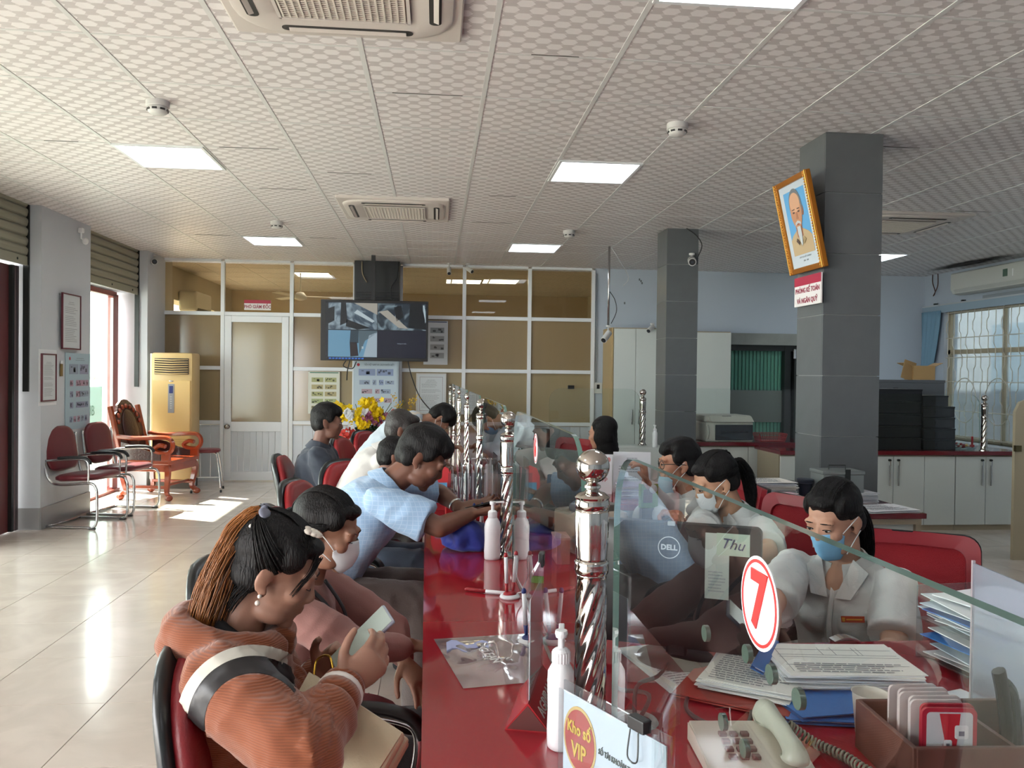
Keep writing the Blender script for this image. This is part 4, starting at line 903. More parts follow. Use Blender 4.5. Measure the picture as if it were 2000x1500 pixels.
# ---- desk in the middle right
DX0, DX1, DY0, DY1 = 1.66, 2.56, 3.97, 4.56
t = thing('office_desk', 'desk with dark red top and white side panel in the middle right', 'desk', ((DX0 + DX1) / 2, (DY0 + DY1) / 2, 0))
B('desktop', (0, 0, .765), (DX1 - DX0, DY1 - DY0, .028), CTR, t, bev=.003); B('side_panel', (.42, 0, .375), (.03, .54, .75), CABE, t); B('front_panel', (-.01, -.24, .40), (.84, .016, .66), CABW, t); B('edge_rail', (0, -.27, .735), (.86, .02, .03), CABE, t); B('side_panel', (-.42, 0, .375), (.03, .54, .75), CABE, t)
dz = .779
def paperstack(name, label, loc, rz, w_, d_, n, jitter=.012, cols=('dfe2e6', 'd4d8dd', 'e6e4de', 'cfd3da'), th=.0022, print_top=True, group=None, seed=0, rj=5):
    rnd = random.Random(seed); t = thing(name, label, 'papers', loc, rz, group)
    for k in range(n):
        c = rnd.choice(cols); B('sheet', (rnd.uniform(-1, 1) * jitter, rnd.uniform(-1, 1) * jitter, th * (k + .5)), (w_, d_, th * .9), mat('paper_' + c, c, .8), t, rot=(0, 0, R_(rnd.uniform(-rj, rj))))
    if print_top: printed(t, -w_ * .42, w_ * .42, -d_ * .43, d_ * .43, Matrix.Translation((0, 0, th * n + .0008)) @ Matrix.Rotation(-PI / 2, 4, 'X'), 18, seed)
    return t
paperstack('paper_stack', 'high stack of white forms on the middle desk behind the woman in the blue mask', (1.86, 4.40, dz), .1, .28, .20, 34, .015, th=.0035, seed=5)
paperstack('paper_stack', 'pinkish bundle of slips under the forms on the middle desk', (1.79, 4.12, dz), -.1, .24, .2, 22, .03, ('c8a8b4', 'd0c0c8', 'cdb4bf'), th=.0035, seed=6)
paperstack('paper_stack', 'thin loose white sheets at the right corner of the middle desk', (2.38, 4.10, dz), .15, .30, .21, 6, .02, seed=7)
paperstack('paper_stack', 'thick paper bundle under the grey cash box', (2.34, 4.42, dz), .05, .30, .22, 22, .006, th=.0025, seed=8)
t = thing('cash_box', 'grey steel cash box with brass padlock on the middle desk before the column', 'cash box', (2.30, 4.42, dz + .056)); GS = mat('grey_steel', '7f8686', .35, metal=.3)
B('box_body', (0, 0, .05), (.24, .16, .10), GS, t, bev=.004); B('lid', (0, 0, .11), (.252, .17, .022), GS, t, bev=.006); B('hasp', (.02, -.085, .09), (.03, .006, .08), DK, t); bm = nb(); tube(bm, [(-.05, 0, .12), (-.05, 0, .145), (.05, 0, .145), (.05, 0, .12)], .003, 6); mk('lid_handle', bm, DK, t)
B('padlock', (.03, -.098, .02), (.035, .016, .035), mat('brass_lock', 'a9864a', .3, metal=1), t, bev=.004); bm = nb(); tube(bm, spline([(.02, -.098, .035), (.02, -.098, .06), (.04, -.098, .06), (.04, -.098, .035)]), .003, 6); mk('shackle', bm, CHROME2, t)
t = thing('white_mug', 'white lidded mug with a handle on the middle desk before the column', 'mug', (2.03, 4.46, dz)); bm = nb(); lathe(bm, [(.001, 0), (.038, 0), (.042, .01), (.042, .09), (.039, .09), (.039, .01), (.001, .008)], 20); mk('cup', bm, WHITE, t, 40); bm = nb(); tube(bm, spline([(-.04, 0, .075), (-.07, 0, .07), (-.07, 0, .03), (-.04, 0, .02)]), .005, 6); mk('handle', bm, WHITE, t, True); bm = nb(); lathe(bm, [(.001, .11), (.03, .108), (.044, .092), (.001, .09)], 20); mk('lid', bm, CHROME2, t, True)
t = thing('dark_tumbler', 'dark blue ribbed tumbler beside the white mug', 'tumbler', (2.14, 4.48, dz)); bm = nb(); lathe(bm, [(.001, 0), (.036, 0), (.04, .09), (.048, .092), (.048, .10), (.045, .102), (.048, .104), (.048, .115), (.04, .118), (.001, .118)], 20); mk('tumbler_body', bm, mat('navy_plastic', '1f2433', .4), t, 40)

# ---- fire extinguisher behind the waiting customer, flower arrangement
t = thing('fire_extinguisher', 'red fire extinguisher with yellow label standing behind the seated man in the dark jacket', 'fire extinguisher', (-1.50, 9.6, 0)); bm = nb(); lathe(bm, [(.001, 0), (.07, 0), (.075, .02), (.075, .42), (.06, .47), (.03, .50), (.022, .54), (.001, .54)], 20); mk('cylinder', bm, mat('extinguisher_red', 'b8171c', .3), t, 40)
bm = nb(); lathe(bm, [(.0765, .16), (.0765, .30)], 20); mk('label_band', bm, mat('yellow_label', 'c99a3a', .5), t, True, fix=False); bm = nb(); tube(bm, spline([(.0, 0, .53), (.02, 0, .57), (.10, 0, .60)]), .009, 6); tube(bm, spline([(-.02, 0, .55), (.06, 0, .56), (.10, 0, .55)]), .007, 6); mk('lever', bm, BLACK, t); bm = nb(); tube(bm, spline([(0, 0, .53), (-.08, 0, .50), (-.11, -.02, .36), (-.10, -.02, .2)]), .010, 6); tube(bm, [(-.10, -.02, .22), (-.115, -.02, .03)], [.012, .03], 8); mk('hose', bm, BLACK, t)
# ---- flower arrangement
t = thing('flower_arrangement', 'tall arrangement of yellow and white orchids with red and purple sprays beyond the waiting customers', 'flowers', (-.78, 9.3, 0))
B('stand', (0, 0, .32), (.36, .36, .64), mat('stand_white', 'b9bcbc', .5), t, bev=.01)
bm = nb(); lathe(bm, [(.001, .64), (.11, .64), (.15, .74), (.14, .83), (.125, .83), (.001, .80)], 18); mk('pot', bm, mat('pot_dark', '2a2a26', .5), t, True)
def petals(bm, c, r, n, rnd, d=None):
    d = d or V((rnd.uniform(-1, 1), -abs(rnd.uniform(.3, 1)), rnd.uniform(-.4, .7))).normalized(); x, y = frame_of(d); a0 = rnd.uniform(0, 6)
    for k in range(n):
        a = a0 + 2 * PI * k / n; p = x * math.cos(a) + y * math.sin(a); q = d.cross(p)
        vs_ = [bm.verts.new(c + d * .0), bm.verts.new(c + p * r * .6 + q * r * .38 + d * r * .15), bm.verts.new(c + p * r * 1.0 + d * r * .25), bm.verts.new(c + p * r * .6 - q * r * .38 + d * r * .15)]
        bm.faces.new(vs_)
rnd = random.Random(11)
def cluster(name, col, pts, spread, n, r, nn=5, kind='stuff', lab=None):
    bm = nb()
    for k in range(n):
        p = pts[rnd.randrange(len(pts))]; c = V(p) + V((rnd.gauss(0, spread), rnd.gauss(0, spread * .8), rnd.gauss(0, spread))); petals(bm, c, r * rnd.uniform(.8, 1.2), nn, rnd)
    return mk(name, bm, mat('petal_' + col, col, .5, spec=.2), t, label=lab, kind=kind, fix=False)
cluster('yellow_blossoms', 'e8c81c', [(-.30, -.05, 1.05), (-.36, -.05, 1.02), (.02, -.05, 1.10), (.08, -.05, 1.07), (.13, -.05, 1.0), (-.05, -.1, .98), (-.02, -.1, .90), (.0, -.05, 1.05), (-.20, -.05, 1.0)], .045, 330, .034)
cluster('white_blossoms', 'd9dde0', [(-.18, -.12, 1.03), (-.17, -.12, .99), (-.16, -.14, .86), (.0, -.14, 1.04)], .012, 16, .05)
cluster('purple_blossoms', '94506e', [(.03, -.14, .97), (.20, -.05, .99), (.16, -.05, .93), (.10, -.1, .89), (.22, -.05, .9)], .03, 60, .024)
cluster('red_blossoms', 'b23a22', [(.28, -.05, .93), (.33, -.03, 1.0), (.24, -.08, .86), (.30, 0, .85), (.36, -.02, .9)], .035, 90, .026)
cluster('small_yellow_sprays', 'c9a52a', [(.34, 0, 1.10), (.52, 0, 1.14), (.48, 0, 1.05), (.56, 0, 1.18), (.32, 0, 1.2), (.38, 0, 1.12)], .025, 110, .010)
cluster('green_leaves', '1f3a20', [(.15, 0, .8), (.25, 0, .78), (.05, .02, .80), (.35, 0, .80), (.2, 0, .72), (-.05, 0, .78)], .06, 170, .05, 3)
for k in range(14):
    a = rnd.uniform(-.35, .5); bm = nb(); tube(bm, spline([(0, 0, .78), (a * .5, 0, .92), (a, rnd.uniform(-.05, .05), 1.0 + rnd.uniform(0, .18))]), .004, 5); mk('stem', bm, mat('stem_green', '4f5a2a', .6), t)
cluster('ribbon_bow', 'c9473f', [(-.20, -.2, .78), (-.16, -.2, .72), (-.24, -.2, .72), (-.14, -.2, .66)], .035, 40, .06, 3)
bm = nb(); tube(bm, spline([(-.2, -.2, .74), (-.28, -.2, .6), (-.22, -.2, .45), (-.3, -.2, .3)]), [.05] * 19, 8, flat=.2); mk('wrapping', bm, mat('wrap_white', 'bfc3c6', .5), t, True)

# ---- next room behind the upper panes
for k, (u0, v0, u1, v1) in enumerate([(575, 531, 645, 541), (632, 573, 686, 581), (873, 545, 938, 554), (943, 545, 1011, 554), (867, 578, 920, 586), (918, 583, 968, 590), (908, 604, 946, 611)]):
    p = atz((u0 + u1) / 2, (v0 + v1) / 2, CL); light_at(p.x, p.y, 'LED ceiling panel in the room behind the brown glass, %s' % ['alone above the office door', 'beside the black column', 'nearest, warm left of pair', 'nearest, right of pair', 'second row left', 'second row right', 'farthest of them'][k])
for j in range(7): B('grid_bar', V((1.7, 11.4 + j * .6, CL - .001)) - co, (11, .016, .003), TEE, ceiling)
for i in range(-5, 7): B('grid_bar', V((gx0 + i * .6, 13.3, CL - .001)) - co, (.024, 4, .004), TEE, ceiling)
t = thing('ceiling_fan', 'white three-blade ceiling fan seen through the upper brown panes right of the office door', 'ceiling fan', (-2.02, 12.3, CL - .02), 0)
bm = nb(); tube(bm, [(0, 0, 0), (0, 0, -.30)], .012, 8); mk('rod', bm, CAMW, t); bm = nb(); lathe(bm, [(.001, -.28), (.05, -.29), (.09, -.34), (.10, -.38), (.04, -.41), (.001, -.41)], 18); mk('motor', bm, CAMW, t, True)
for k in range(3):
    a = .15 + k * 2 * PI / 3; bm = nb(); box(bm, (.38, 0, -.35), (.58, .11, .008), rot=(R_(8), 0, 0)); xf(bm, bm.verts, Matrix.Rotation(a, 4, 'Z')); mk('blade', bm, CAMW, t)
t = thing('split_air_conditioner', 'boxy air conditioner seen through the top left brown pane', 'air conditioner', (-3.62, 12.6, 2.5)); B('body', (0, 0, 0), (.26, .8, .3), CAMW, t, bev=.03); B('outlet', (.09, -.0, -.13), (.1, .7, .06), BLACK, t)
# ================================================================== THE MAIN COUNTER
CZT = .79
def cx(x, y): return x - .0105 * y
t = thing('service_counter', 'long glossy red service counter running from the camera to the far partition', 'counter', (0, 0, 0))
bm = nb(); pts = [(cx(-.003, -.6), -.6), (cx(.86, -.6), -.6), (cx(.86, 10.85), 10.85), (cx(-.003, 10.85), 10.85)]
q = ringloft(bm, [[V((x, y, CZT - .035)) for x, y in pts], [V((x, y, CZT)) for x, y in pts]]); bmesh.ops.bevel(bm, geom=list(bm.edges), offset=.003, segments=2, affect='EDGES')
mk('countertop', bm, RED, t)
B('counter_body', (.42, 5.1, .375), (.30, 11.2, .75), mat('counter_body_red', '7d1420', .3), t)
w7 = thing('side_desk', 'red side desk of the nearest clerk, covered with papers, joining the counter at right', 'desk', (1.37, .98, 0))
B('desktop', (.0, 0, CZT - .0175), (1.02, 2.06, .035), RED, w7, bev=.003); B('side_panel', (.46, 0, .375), (.03, 1.9, .745), CABW, w7); B('front_panel', (-.2, -.9, .375), (1.0, .03, .745), CABW, w7)
w6 = thing('side_desk', 'red side desk beside the clerk in the white mask, mostly hidden by the monitor', 'desk', (1.10, 4.55, 0)); B('desktop', (0, 0, CZT - .0175), (.54, .62, .035), RED, w6, bev=.003); B('leg_panel', (.24, 0, .375), (.03, .6, .745), CABW, w6)

# ---- turned stainless posts
def post_mesh(t, h=.51):
    n = 48
    def sec(z, r, lob=0, amp=0, ph=0): return [V(((r + amp * math.cos(lob * (2 * PI * j / n - ph))) * math.cos(2 * PI * j / n), (r + amp * math.cos(lob * (2 * PI * j / n - ph))) * math.sin(2 * PI * j / n), z)) for j in range(n)]
    bm = nb(); lathe(bm, [(.001, 0), (.045, 0), (.045, .005), (.034, .010), (.031, .022)], 32); mk('base_flange', bm, CHROME, t, 50)
    bm = nb(); R = [sec(.018, .030)]
    for k in range(49):
        u = k / 48; z = .022 + .29 * u; a = min(1, min(u, 1 - u) * 9); R.append(sec(z, .0285, 8, .0022 * a, u * 3.6))
    R += [sec(.316, .030)]; ringloft(bm, R); mk('twisted_shaft', bm, CHROME, t, True)
    bm = nb(); lathe(bm, [(.029, .314), (.032, .318), (.033, .326), (.0315, .333), (.033, .338), (.029, .342)], 32); mk('lower_ring', bm, CHROME, t, True)
    bm = nb(); R = []
    for z, r, a in ((.340, .029, 0), (.346, .0285, .0008), (.37, .0305, .0012), (.41, .0315, .0012), (.432, .0315, .0010), (.438, .030, 0)): R.append(sec(z, r, 10, a))
    ringloft(bm, R); mk('fluted_drum', bm, CHROME, t, True)
    bm = nb(); lathe(bm, [(.029, .436), (.032, .439), (.0335, .448), (.031, .456), (.0335, .460), (.030, .464), (.024, .468), (.016, .470), (.012, .474), (.016, .478), (.0155, .482), (.010, .486), (.008, .49)], 32); mk('collar', bm, CHROME, t, 45)
    bm = nb(); ell(bm, (0, 0, h + .008), (.032,) * 3, seg=40, rings=24); mk('ball', bm, CHROME, t, True)
PY = [1.50, 3.03, 4.56, 6.09, 7.62, 9.15, 10.68]
p0 = thing('guard_post', 'largest twisted stainless post with ball top, nearest the camera', 'post', (.298, PY[0], CZT), group='twisted steel posts along the counter'); post_mesh(p0)
ords = ['second', 'third', 'fourth', 'fifth', 'sixth']
for k, y in enumerate(PY[1:]):
    dup(p0, (.307 - .0095 * y, y, CZT), label=('twisted stainless ball-topped post on the red counter, %s from the camera' % ords[k]) if k < 5 else 'farthest twisted stainless post, at the counter end by the partition')
for x, y, z, lb in ((2.03, 7.75, .80, 'twisted steel post on the back counter left of the far grey column'), (2.47, 8.05, .81, 'twisted steel post on the back counter right of the far grey column'), (5.42, 7.50, .78, 'twisted steel post at the window end of the back counter')):
    dup(p0, (x, y, z), label=lb, group='twisted steel posts on the back counter')
B('end_block', (1.85, 7.78, .395), (.76, .40, .79), CABW, label='white end block of the back counter left of the far column', cat='cabinet'); 
# ---- glass guards
GLS = glassmat('guard_glass', 'f9fcfb', 0.0, 1.5, refl=1.2); GE = mat('glass_edge_green', '5f8077', .15, spec=.6)
def gpane(label, p0_, p1_, z0, z1, r=.13, th=.010, group=None, both=True):
    """pane standing between two plan points with rounded upper corners"""
    a = V((p0_[0], p0_[1], 0)); b_ = V((p1_[0], p1_[1], 0)); L = (b_ - a).length; c = (a + b_) / 2; rz = math.atan2(b_.y - a.y, b_.x - a.x)
    t = thing('glass_guard', label, 'glass screen', (c.x, c.y, z0), rz, group); H = z1 - z0; o = [(-L / 2, 0), (L / 2, 0)]
    for k in range(9): a_ = PI / 2 * k / 8; o.append((L / 2 - r + r * math.cos(a_), H - r + r * math.sin(a_)))
    for k in range(9): a_ = PI / 2 + PI / 2 * k / 8; o.append((-L / 2 + r + r * math.cos(a_), H - r + r * math.sin(a_)))
    bm = nb(); prism(bm, o, th); 
    fixn(bm)
    me_m = [GLS, GE]
    for f in bm.faces:
        f.material_index = 0 if abs(f.normal.y) > .9 else 1
    mk('pane', bm, me_m, t, fix=False); return t
gl7 = gpane('large clear glass guard with the number 7, nearest the camera', (.305, .02), (.293, 1.27), CZT + .002, 1.356, .10, group='curved glass guards along the counter')
gl6 = gpane('clear glass guard with the number 6 behind the nearest steel post', (.290, 1.54), (.279, 2.80), CZT + .002, 1.356, .13, group='curved glass guards along the counter')
for k in range(1, 6):
    gpane('clear glass guard %s' % ['between the second and third steel posts', 'between the third and fourth steel posts', 'between the fourth and fifth steel posts', 'between the fifth and sixth steel posts', 'between the last two steel posts'][k - 1], (.304 - .0095 * PY[k], PY[k] + .04), (.304 - .0095 * PY[k + 1], PY[k + 1] - .24), CZT + .002, 1.356, .13, group='curved glass guards along the counter')
gpane('clear glass guard on the back counter left of the far grey column', (1.10, 7.72), (1.99, 7.72), .80, 1.352, .12, group='glass guards on the back counter')
gpane('clear glass guard behind the printer between the two grey columns', (2.52, 7.98), (4.0, 7.98), .812, 1.36, .12, group='glass guards on the back counter')
gpane('clear glass guard in front of the black archive boxes', (3.9, 7.50), (5.37, 7.50), .782, 1.335, .12, group='glass guards on the back counter')
SR = mat('sticker_red', 'c02a2a', .4); SWh = mat('sticker_white', 'e3e4ea', .4)
def numdisc(label, P, n, r=.049):
    t = thing('number_sticker', label, 'sticker', P); M = MFRAME((0, 0, 0), (0, 1, 0), (0, 0, 1)); M = MFRAME((0, 0, 0), (0, -1, 0), (0, 0, 1))
    # faces -X (customers)
    def disc(nm, r0, r1, x, m):
        bm = nb(); n_ = 40
        if r0 == 0: ringloft(bm, [[V((x + e, r1 * math.cos(2 * PI * j / n_), r1 * math.sin(2 * PI * j / n_))) for j in range(n_)] for e in (0, -.0006)])
        else:
            A = [[V((x + e, rr * math.cos(2 * PI * j / n_), rr * math.sin(2 * PI * j / n_))) for j in range(n_)] for e, rr in ((0, r0), (0, r1), (-.0006, r1), (-.0006, r0))]; ringloft(bm, A + [A[0]], False)
        mk(nm, bm, m, t)
    disc('disc', 0, r, 0, SWh); disc('ring', r * .86, r * .93, -.0006, SR)
    text('numeral', n, .070, SR, t, MFRAME((-.0012, 0, -.0), (0, -1, 0), (0, 0, 1)), bold=.0022)
    return t
c7 = atx(1482, 1178, .293); numdisc('round white sticker with red ring and red number 7 on the nearest glass', (.2935, c7.y, c7.z), '7', .042)
c6 = atx(1046, 876, .279); numdisc('round white sticker with number 6 on the second glass guard', (.2795, c6.y, c6.z), '6', .042)
dd = None
for (u, v) in ((1375, 1237), (1455, 1277), (1502, 1317), (1555, 1365), (1408, 1410), (1450, 1462)):
    P = atx(u, v, .303); bm = nb()
    lb = 'small dark green rubber stud stuck on the nearest glass guard'
    if dd is None: tube(bm, [(0, 0, 0), (.005, 0, 0)], .009, 20); dd = mk('glass_stud', bm, mat('stud_green', '43564f', .3), None, 40, label=lb, cat='stud', group='rubber studs on the nearest glass', loc=P)
    else: inst(dd, 'glass_stud', None, P)

# ---- sanitizer bottles
def pump(label, loc, rz=0, s=1.0):
    t = thing('sanitizer_bottle', label, 'bottle', loc, rz); W_ = mat('bottle_white', 'dcdfe2', .3)
    bm = nb(); n = 24; R = []
    for z, r in ((0, .026), (.002, .029), (.01, .030), (.03, .0305), (.07, .029), (.10, .030), (.12, .0305), (.14, .027), (.152, .020), (.158, .016)): R.append([V((r * math.cos(2 * PI * j / n), r * math.sin(2 * PI * j / n) * (.82 if z < .14 else .9), z)) for j in range(n)])
    ringloft(bm, R); mk('bottle_body', bm, W_, t, True)
    bm = nb(); lathe(bm, [(.0165, .156), (.0165, .178), (.012, .182), (.006, .184), (.006, .205), (.001, .205)], 20); 
    for k in range(20): a = k * PI / 10; box(bm, (.0165 * math.cos(a), .0165 * math.sin(a), .167), (.002, .002, .018))
    mk('collar', bm, W_, t)
    bm = nb(); lathe(bm, [(.001, .202), (.010, .203), (.012, .210), (.011, .216), (.001, .217)], 16); box(bm, (.022, 0, .213), (.044, .011, .006), .002); mk('pump_head', bm, W_, t)
    return t
s1 = pump('white pump sanitizer bottle standing at the left foot of the nearest steel post', (.238, 1.475, CZT), R_(80))
dup(s1, (.218, 2.99, CZT), R_(0), 'white pump sanitizer bottle left of the second steel post'); dup(s1, (.197, 4.52, CZT), R_(30), 'small-looking white pump bottle left of the third steel post'); dup(s1, (2.12, 7.62, .79), R_(90), 'white pump bottle in front of the far grey column')

# ---- pen stands
PENW = mat('pen_white', 'dfe2e6', .3); PENB = mat('pen_blue', '1b2a6b', .35); PENR = mat('pen_red', '9c1f2a', .35)
def penstand(label, loc, rz, c):
    t = thing('pen_stand', label, 'pen stand', loc, rz); bm = nb(); lathe(bm, [(.001, 0), (.030, 0), (.032, .004), (.028, .010), (.001, .012)], 24); mk('base', bm, PENW, t, True)
    bm = nb(); ell(bm, (0.0, 0, .012), (.022, .016, .010)); mk('socket', bm, c, t, True)
    for s, tilt in ((1, .10), (-1, -.06)):
        o = V((.010 * s, 0, .012)); d = V((tilt, .05 * s, 1)).normalized()
        bm = nb(); tube(bm, [o, o + d * .035], [.004, .006], 8); mk('pen_tip', bm, c, t, True)
        bm = nb(); tube(bm, [o + d * .035, o + d * .118], .006, 8); mk('pen_barrel', bm, PENW, t, True)
        bm = nb(); ell(bm, o + d * .122, (.0065, .0065, .009)); mk('pen_cap', bm, c, t, True)
    bm = nb(); tube(bm, spline([(.012, .0, .13), (.03, .01, .12), (.028, .01, .06), (.045, .0, .02), (.035, .02, .006)]), .0022, 5); mk('cord', bm, PENW, t, True)
    return t
penstand('red and white twin pen stand on the counter before the second steel post', (.236, 2.47, CZT), .3, PENR)
penstand('blue and white twin pen stand beside the upright acrylic sign', (.250, 2.05, CZT), -.2, PENB)
penstand('blue and white twin pen stand beyond the second steel post, by the brochure holders', (.185, 3.42, CZT), .2, PENB)
penstand('white pen stand on the counter in front of the man in the white shirt', (.13, 4.30, CZT), .2, PENW)
t = thing('loose_pen', 'red and white pen lying on the counter beside the red pen stand', 'pen', (.14, 2.56, CZT + .007), 0)
bm = nb(); tube(bm, [(-.040, -.01, 0), (-.034, -.012, 0), (.025, -.04, 0)], [.002, .006, .006], 8); mk('pen_tip', bm, PENR, t, True); bm = nb(); tube(bm, [(.025, -.04, 0), (.10, -.07, 0)], .006, 8); mk('pen_barrel', bm, PENW, t, True)
# ---- acrylic sign in a red tent base
ACR = glassmat('acrylic', 'eef2f4', .02, 1.4, dens=.04, dcol='cfd6da')
t = thing('counter_sign', 'upright acrylic sign in a red triangular base reading AGRIBANK', 'sign', (.212, 1.645, CZT), R_(-14.6))
bm = nb(); ringloft(bm, [[V((-.045, y, 0)), V((.045, y, 0)), V((0, y, .055))] for y in (-.11, .11)]); mk('tent_base', bm, mat('tent_red', 'a5242a', .35), t)
bm = nb(); ringloft(bm, [[V((-.040, -.1105, .003)), V((.040, -.1105, .003)), V((0, -.1105, .050))], [V((-.040, -.1112, .003)), V((.040, -.1112, .003)), V((0, -.1112, .050))]]); mk('hollow_end', bm, mat('tent_inner', '5b2f2c', .5), t)
nrm = V((.055, 0, .045)).normalized()
text('lettering', 'AGRIBANK', .032, mat('silver_ink', 'c9c4c0', .4), t, MFRAME(V((.0235, 0, .0265)) + nrm * .001, (0, 1, 0), (-.045, 0, .055)), sx=1.15)
text('lettering', 'CHI NHÁNH PHỤC VỤ', .010, mat('silver_ink'), t, MFRAME(V((.038, 0, .010)) + nrm * .001, (0, 1, 0), (-.045, 0, .055)))
B('acrylic_board', (0, .0, .17), (.006, .205, .25), ACR, t); B('sheet', (0, 0, .15), (.001, .19, .20), PAPER, t)
B('red_band', (-.0012, 0, .185), (.001, .19, .035), mat('band_red', 'b64a55', .5), t)
for s, z, sz in (('HẾT SẠCH', .187, .022), ('Quý', .150, .03), ('NVM', .118, .03), ('1800', .085, .034)): text('lettering', s, sz, SR if z < .18 else PENW, t, MFRAME((-.0022, 0, z), (0, -1, 0), (0, 0, 1)))
B('clip', (0, .085, .29), (.012, .03, .03), BLACK, t, bev=.002)
# ---- VIP leaflet holder
A = V((.200, 1.214, 0)); Bv = V((.305, 1.012, 0)); c = (A + Bv) / 2; dirv = (Bv - A).normalized(); rz = math.atan2(dirv.y, dirv.x)
t = thing('leaflet_holder', 'acrylic leaflet holder with a VIP number sheet at the bottom edge of the picture', 'sign', (c.x, c.y, CZT + .012), rz)
B('back_sheet', (0, .004, .105), (.232, .003, .212), ACR, t); B('front_sheet', (0, -.006, .10), (.232, .002, .200), ACR, t); B('foot', (0, .02, -.005), (.232, .07, .012), ACR, t)
B('leaflet', (0, 0, .100), (.222, .002, .196), mat('leaflet_paper', 'd3dbe4', .6), t)
yy = -.0014
def disc2(par, nm, x, z, r, m, y): 
    bm = nb(); n_ = 32; ringloft(bm, [[V((x + r * math.cos(2 * PI * j / n_) * .78, y + e, z + r * math.sin(2 * PI * j / n_))) for j in range(n_)] for e in (0, -.0004)]); return mk(nm, bm, m, par)
YEL = mat('ink_yellow', 'e0b62a', .5)
disc2(t, 'badge_rim', -.070, .135, .050, mat('badge_rim', 'd8b36a', .5), yy); disc2(t, 'badge', -.070, .135, .045, mat('badge_red', 'b5382f', .5), yy - .0005)
for s, z, sz in (('Kho số', .150, .024), ('VIP', .118, .032)): text('lettering', s, sz, YEL, t, MFRAME((-.070, yy - .0013, z), (1, 0, 0), (0, 0, 1)), bold=.0008, sx=.8)
text('lettering', 'SỐ TÀI KHOẢN THANH TOÁN', .0115, mat('ink_darkgreen', '3c544e', .6), t, MFRAME((.035, yy - .0008, .138), (1, 0, 0), (0, 0, 1)), sx=.75)
text('lettering', 'Số đẹp', .024, mat('ink_red', 'a83336', .6), t, MFRAME((.045, yy - .0008, .112), (1, 0, 0), (0, 0, 1)), sx=.85)
for k, s in enumerate(('*6xx.222.222.222', '*6xx.333.333.333', '*6xx.666.666.666', '*6xx.888.888.888')): text('lettering', s, .0105, mat('ink_purple', '8a3e5a', .6), t, MFRAME((-.062, yy - .0008, .070 - .016 * k), (1, 0, 0), (0, 0, 1)))
bm = nb(); prism(bm, [(.06, .02), (.075, .07), (.07, .10), (.08, .11), (.092, .10), (.098, .06), (.106, .03), (.09, .0)], .0006, Matrix.Translation((0, yy - .0005, 0))); mk('red_motif', bm, mat('motif_red', 'b0402c', .5), t)
B('binder_clip', (.058, 0, .208), (.032, .016, .018), BLACK, t, bev=.002); 
bm = nb()
for s in (-1, 1): tube(bm, spline([(.058 + s * .008, -.009, .20), (.058 + s * .010, -.012, .165), (.058, -.012, .158)]), .0012, 5)
mk('clip_wires', bm, DK, t)
# ---- plastic bag with a folded mask
PLAS = glassmat('plastic_film', 'ece6e8', .08, 1.7, dens=.42, dcol='ddd3d8', refl=2.5)
t = thing('plastic_bag', 'clear plastic zip bag reading CLEAN with a folded blue mask inside on the counter', 'plastic bag', (.12, 1.93, CZT))
cor = [V((.003, 2.087)), V((.269, 2.12)), V((.215, 1.779)), V((.068, 1.754))]; bm = nb(); N = 14; g = {}
for i in range(N + 1):
    for j in range(N + 1):
        u, v = i / N, j / N; p = (cor[0] * (1 - u) + cor[1] * u) * (1 - v) + (cor[3] * (1 - u) + cor[2] * u) * v
        z = .0025 + .018 * noise.noise(V((p.x * 22, p.y * 22, 3))) * math.sin(PI * u) * math.sin(PI * v) + .006 * math.sin(PI * u) * math.sin(PI * v)
        g[i, j] = bm.verts.new((p.x - .12, p.y - 1.93, max(.001, z)))
for i in range(N):
    for j in range(N): bm.faces.new((g[i, j], g[i + 1, j], g[i + 1, j + 1], g[i, j + 1]))
mk('film', bm, PLAS, t, True)
bm = nb(); R = []
for k in range(9): u = k / 8; R.append([V((-.085 + .105 * u, .085 + .02 * math.sin(u * 9) + s * .032 * (1 - .3 * u), .003 + e)) for s, e in ((-1, 0), (1, 0), (1, .004), (-1, .004))])
ringloft(bm, R); mk('folded_mask', bm, mat('mask_lilac', 'a8b0d8', .8), t)
text('lettering', 'CLEAN', .034, mat('emboss_white', 'f0ecee', .4), t, MFRAME((.015, -.02, .020), V((.35, -1, 0)), V((1, .35, 0))), sx=1.0)
# ---- blue bag
t = thing('blue_bag', 'crumpled royal blue cloth bag on the counter beside the second steel post', 'bag', (.135, 3.20, CZT))
bm = nb(); ell(bm, (0, 0, .050), (.105, .12, .062), seg=56, rings=36)
for v in bm.verts:
    n_ = (.5 - abs(noise.noise(v.co * 11)) * 2) * .030 + noise.noise(v.co * 30) * .008; v.co += v.co.normalized() * n_; v.co.z -= .3 * max(0, v.co.x); v.co.z = max(0.001, v.co.z); v.co.z -= .25 * max(0, -v.co.x) * .25
    v.co.z = max(0.001, v.co.z)
mk('bag_body', bm, mat('royal_blue_cloth', '1e2f8c', .6, bump=.3, bscale=30, sheen=.3), t, True)
# ---- phones on counter
PHB = mat('phone_black', '121316', .15)
def phone(label, loc, rot, m_back=PHB, scr_='1b1d22', parent=None, w_=.075, h=.16):
    t = thing('smartphone', label, 'phone', loc, rot=rot); B('casing', (0, 0, 0), (w_, h, .009), m_back, t, bev=.004); m = mat('scrn' + scr_, scr_, .08)
    B('screen', (0, 0, .0049), (w_ * .93, h * .95, .0006), m, t); B('camera_bump', (-w_ * .22, h * .36, -.006), (.02, .03, .003), BLACK, t, bev=.001); return t
phone('black flip-covered phone lying on the counter near the man in the light blue shirt', (.05, 4.42, CZT + .006), (0, 0, .4))
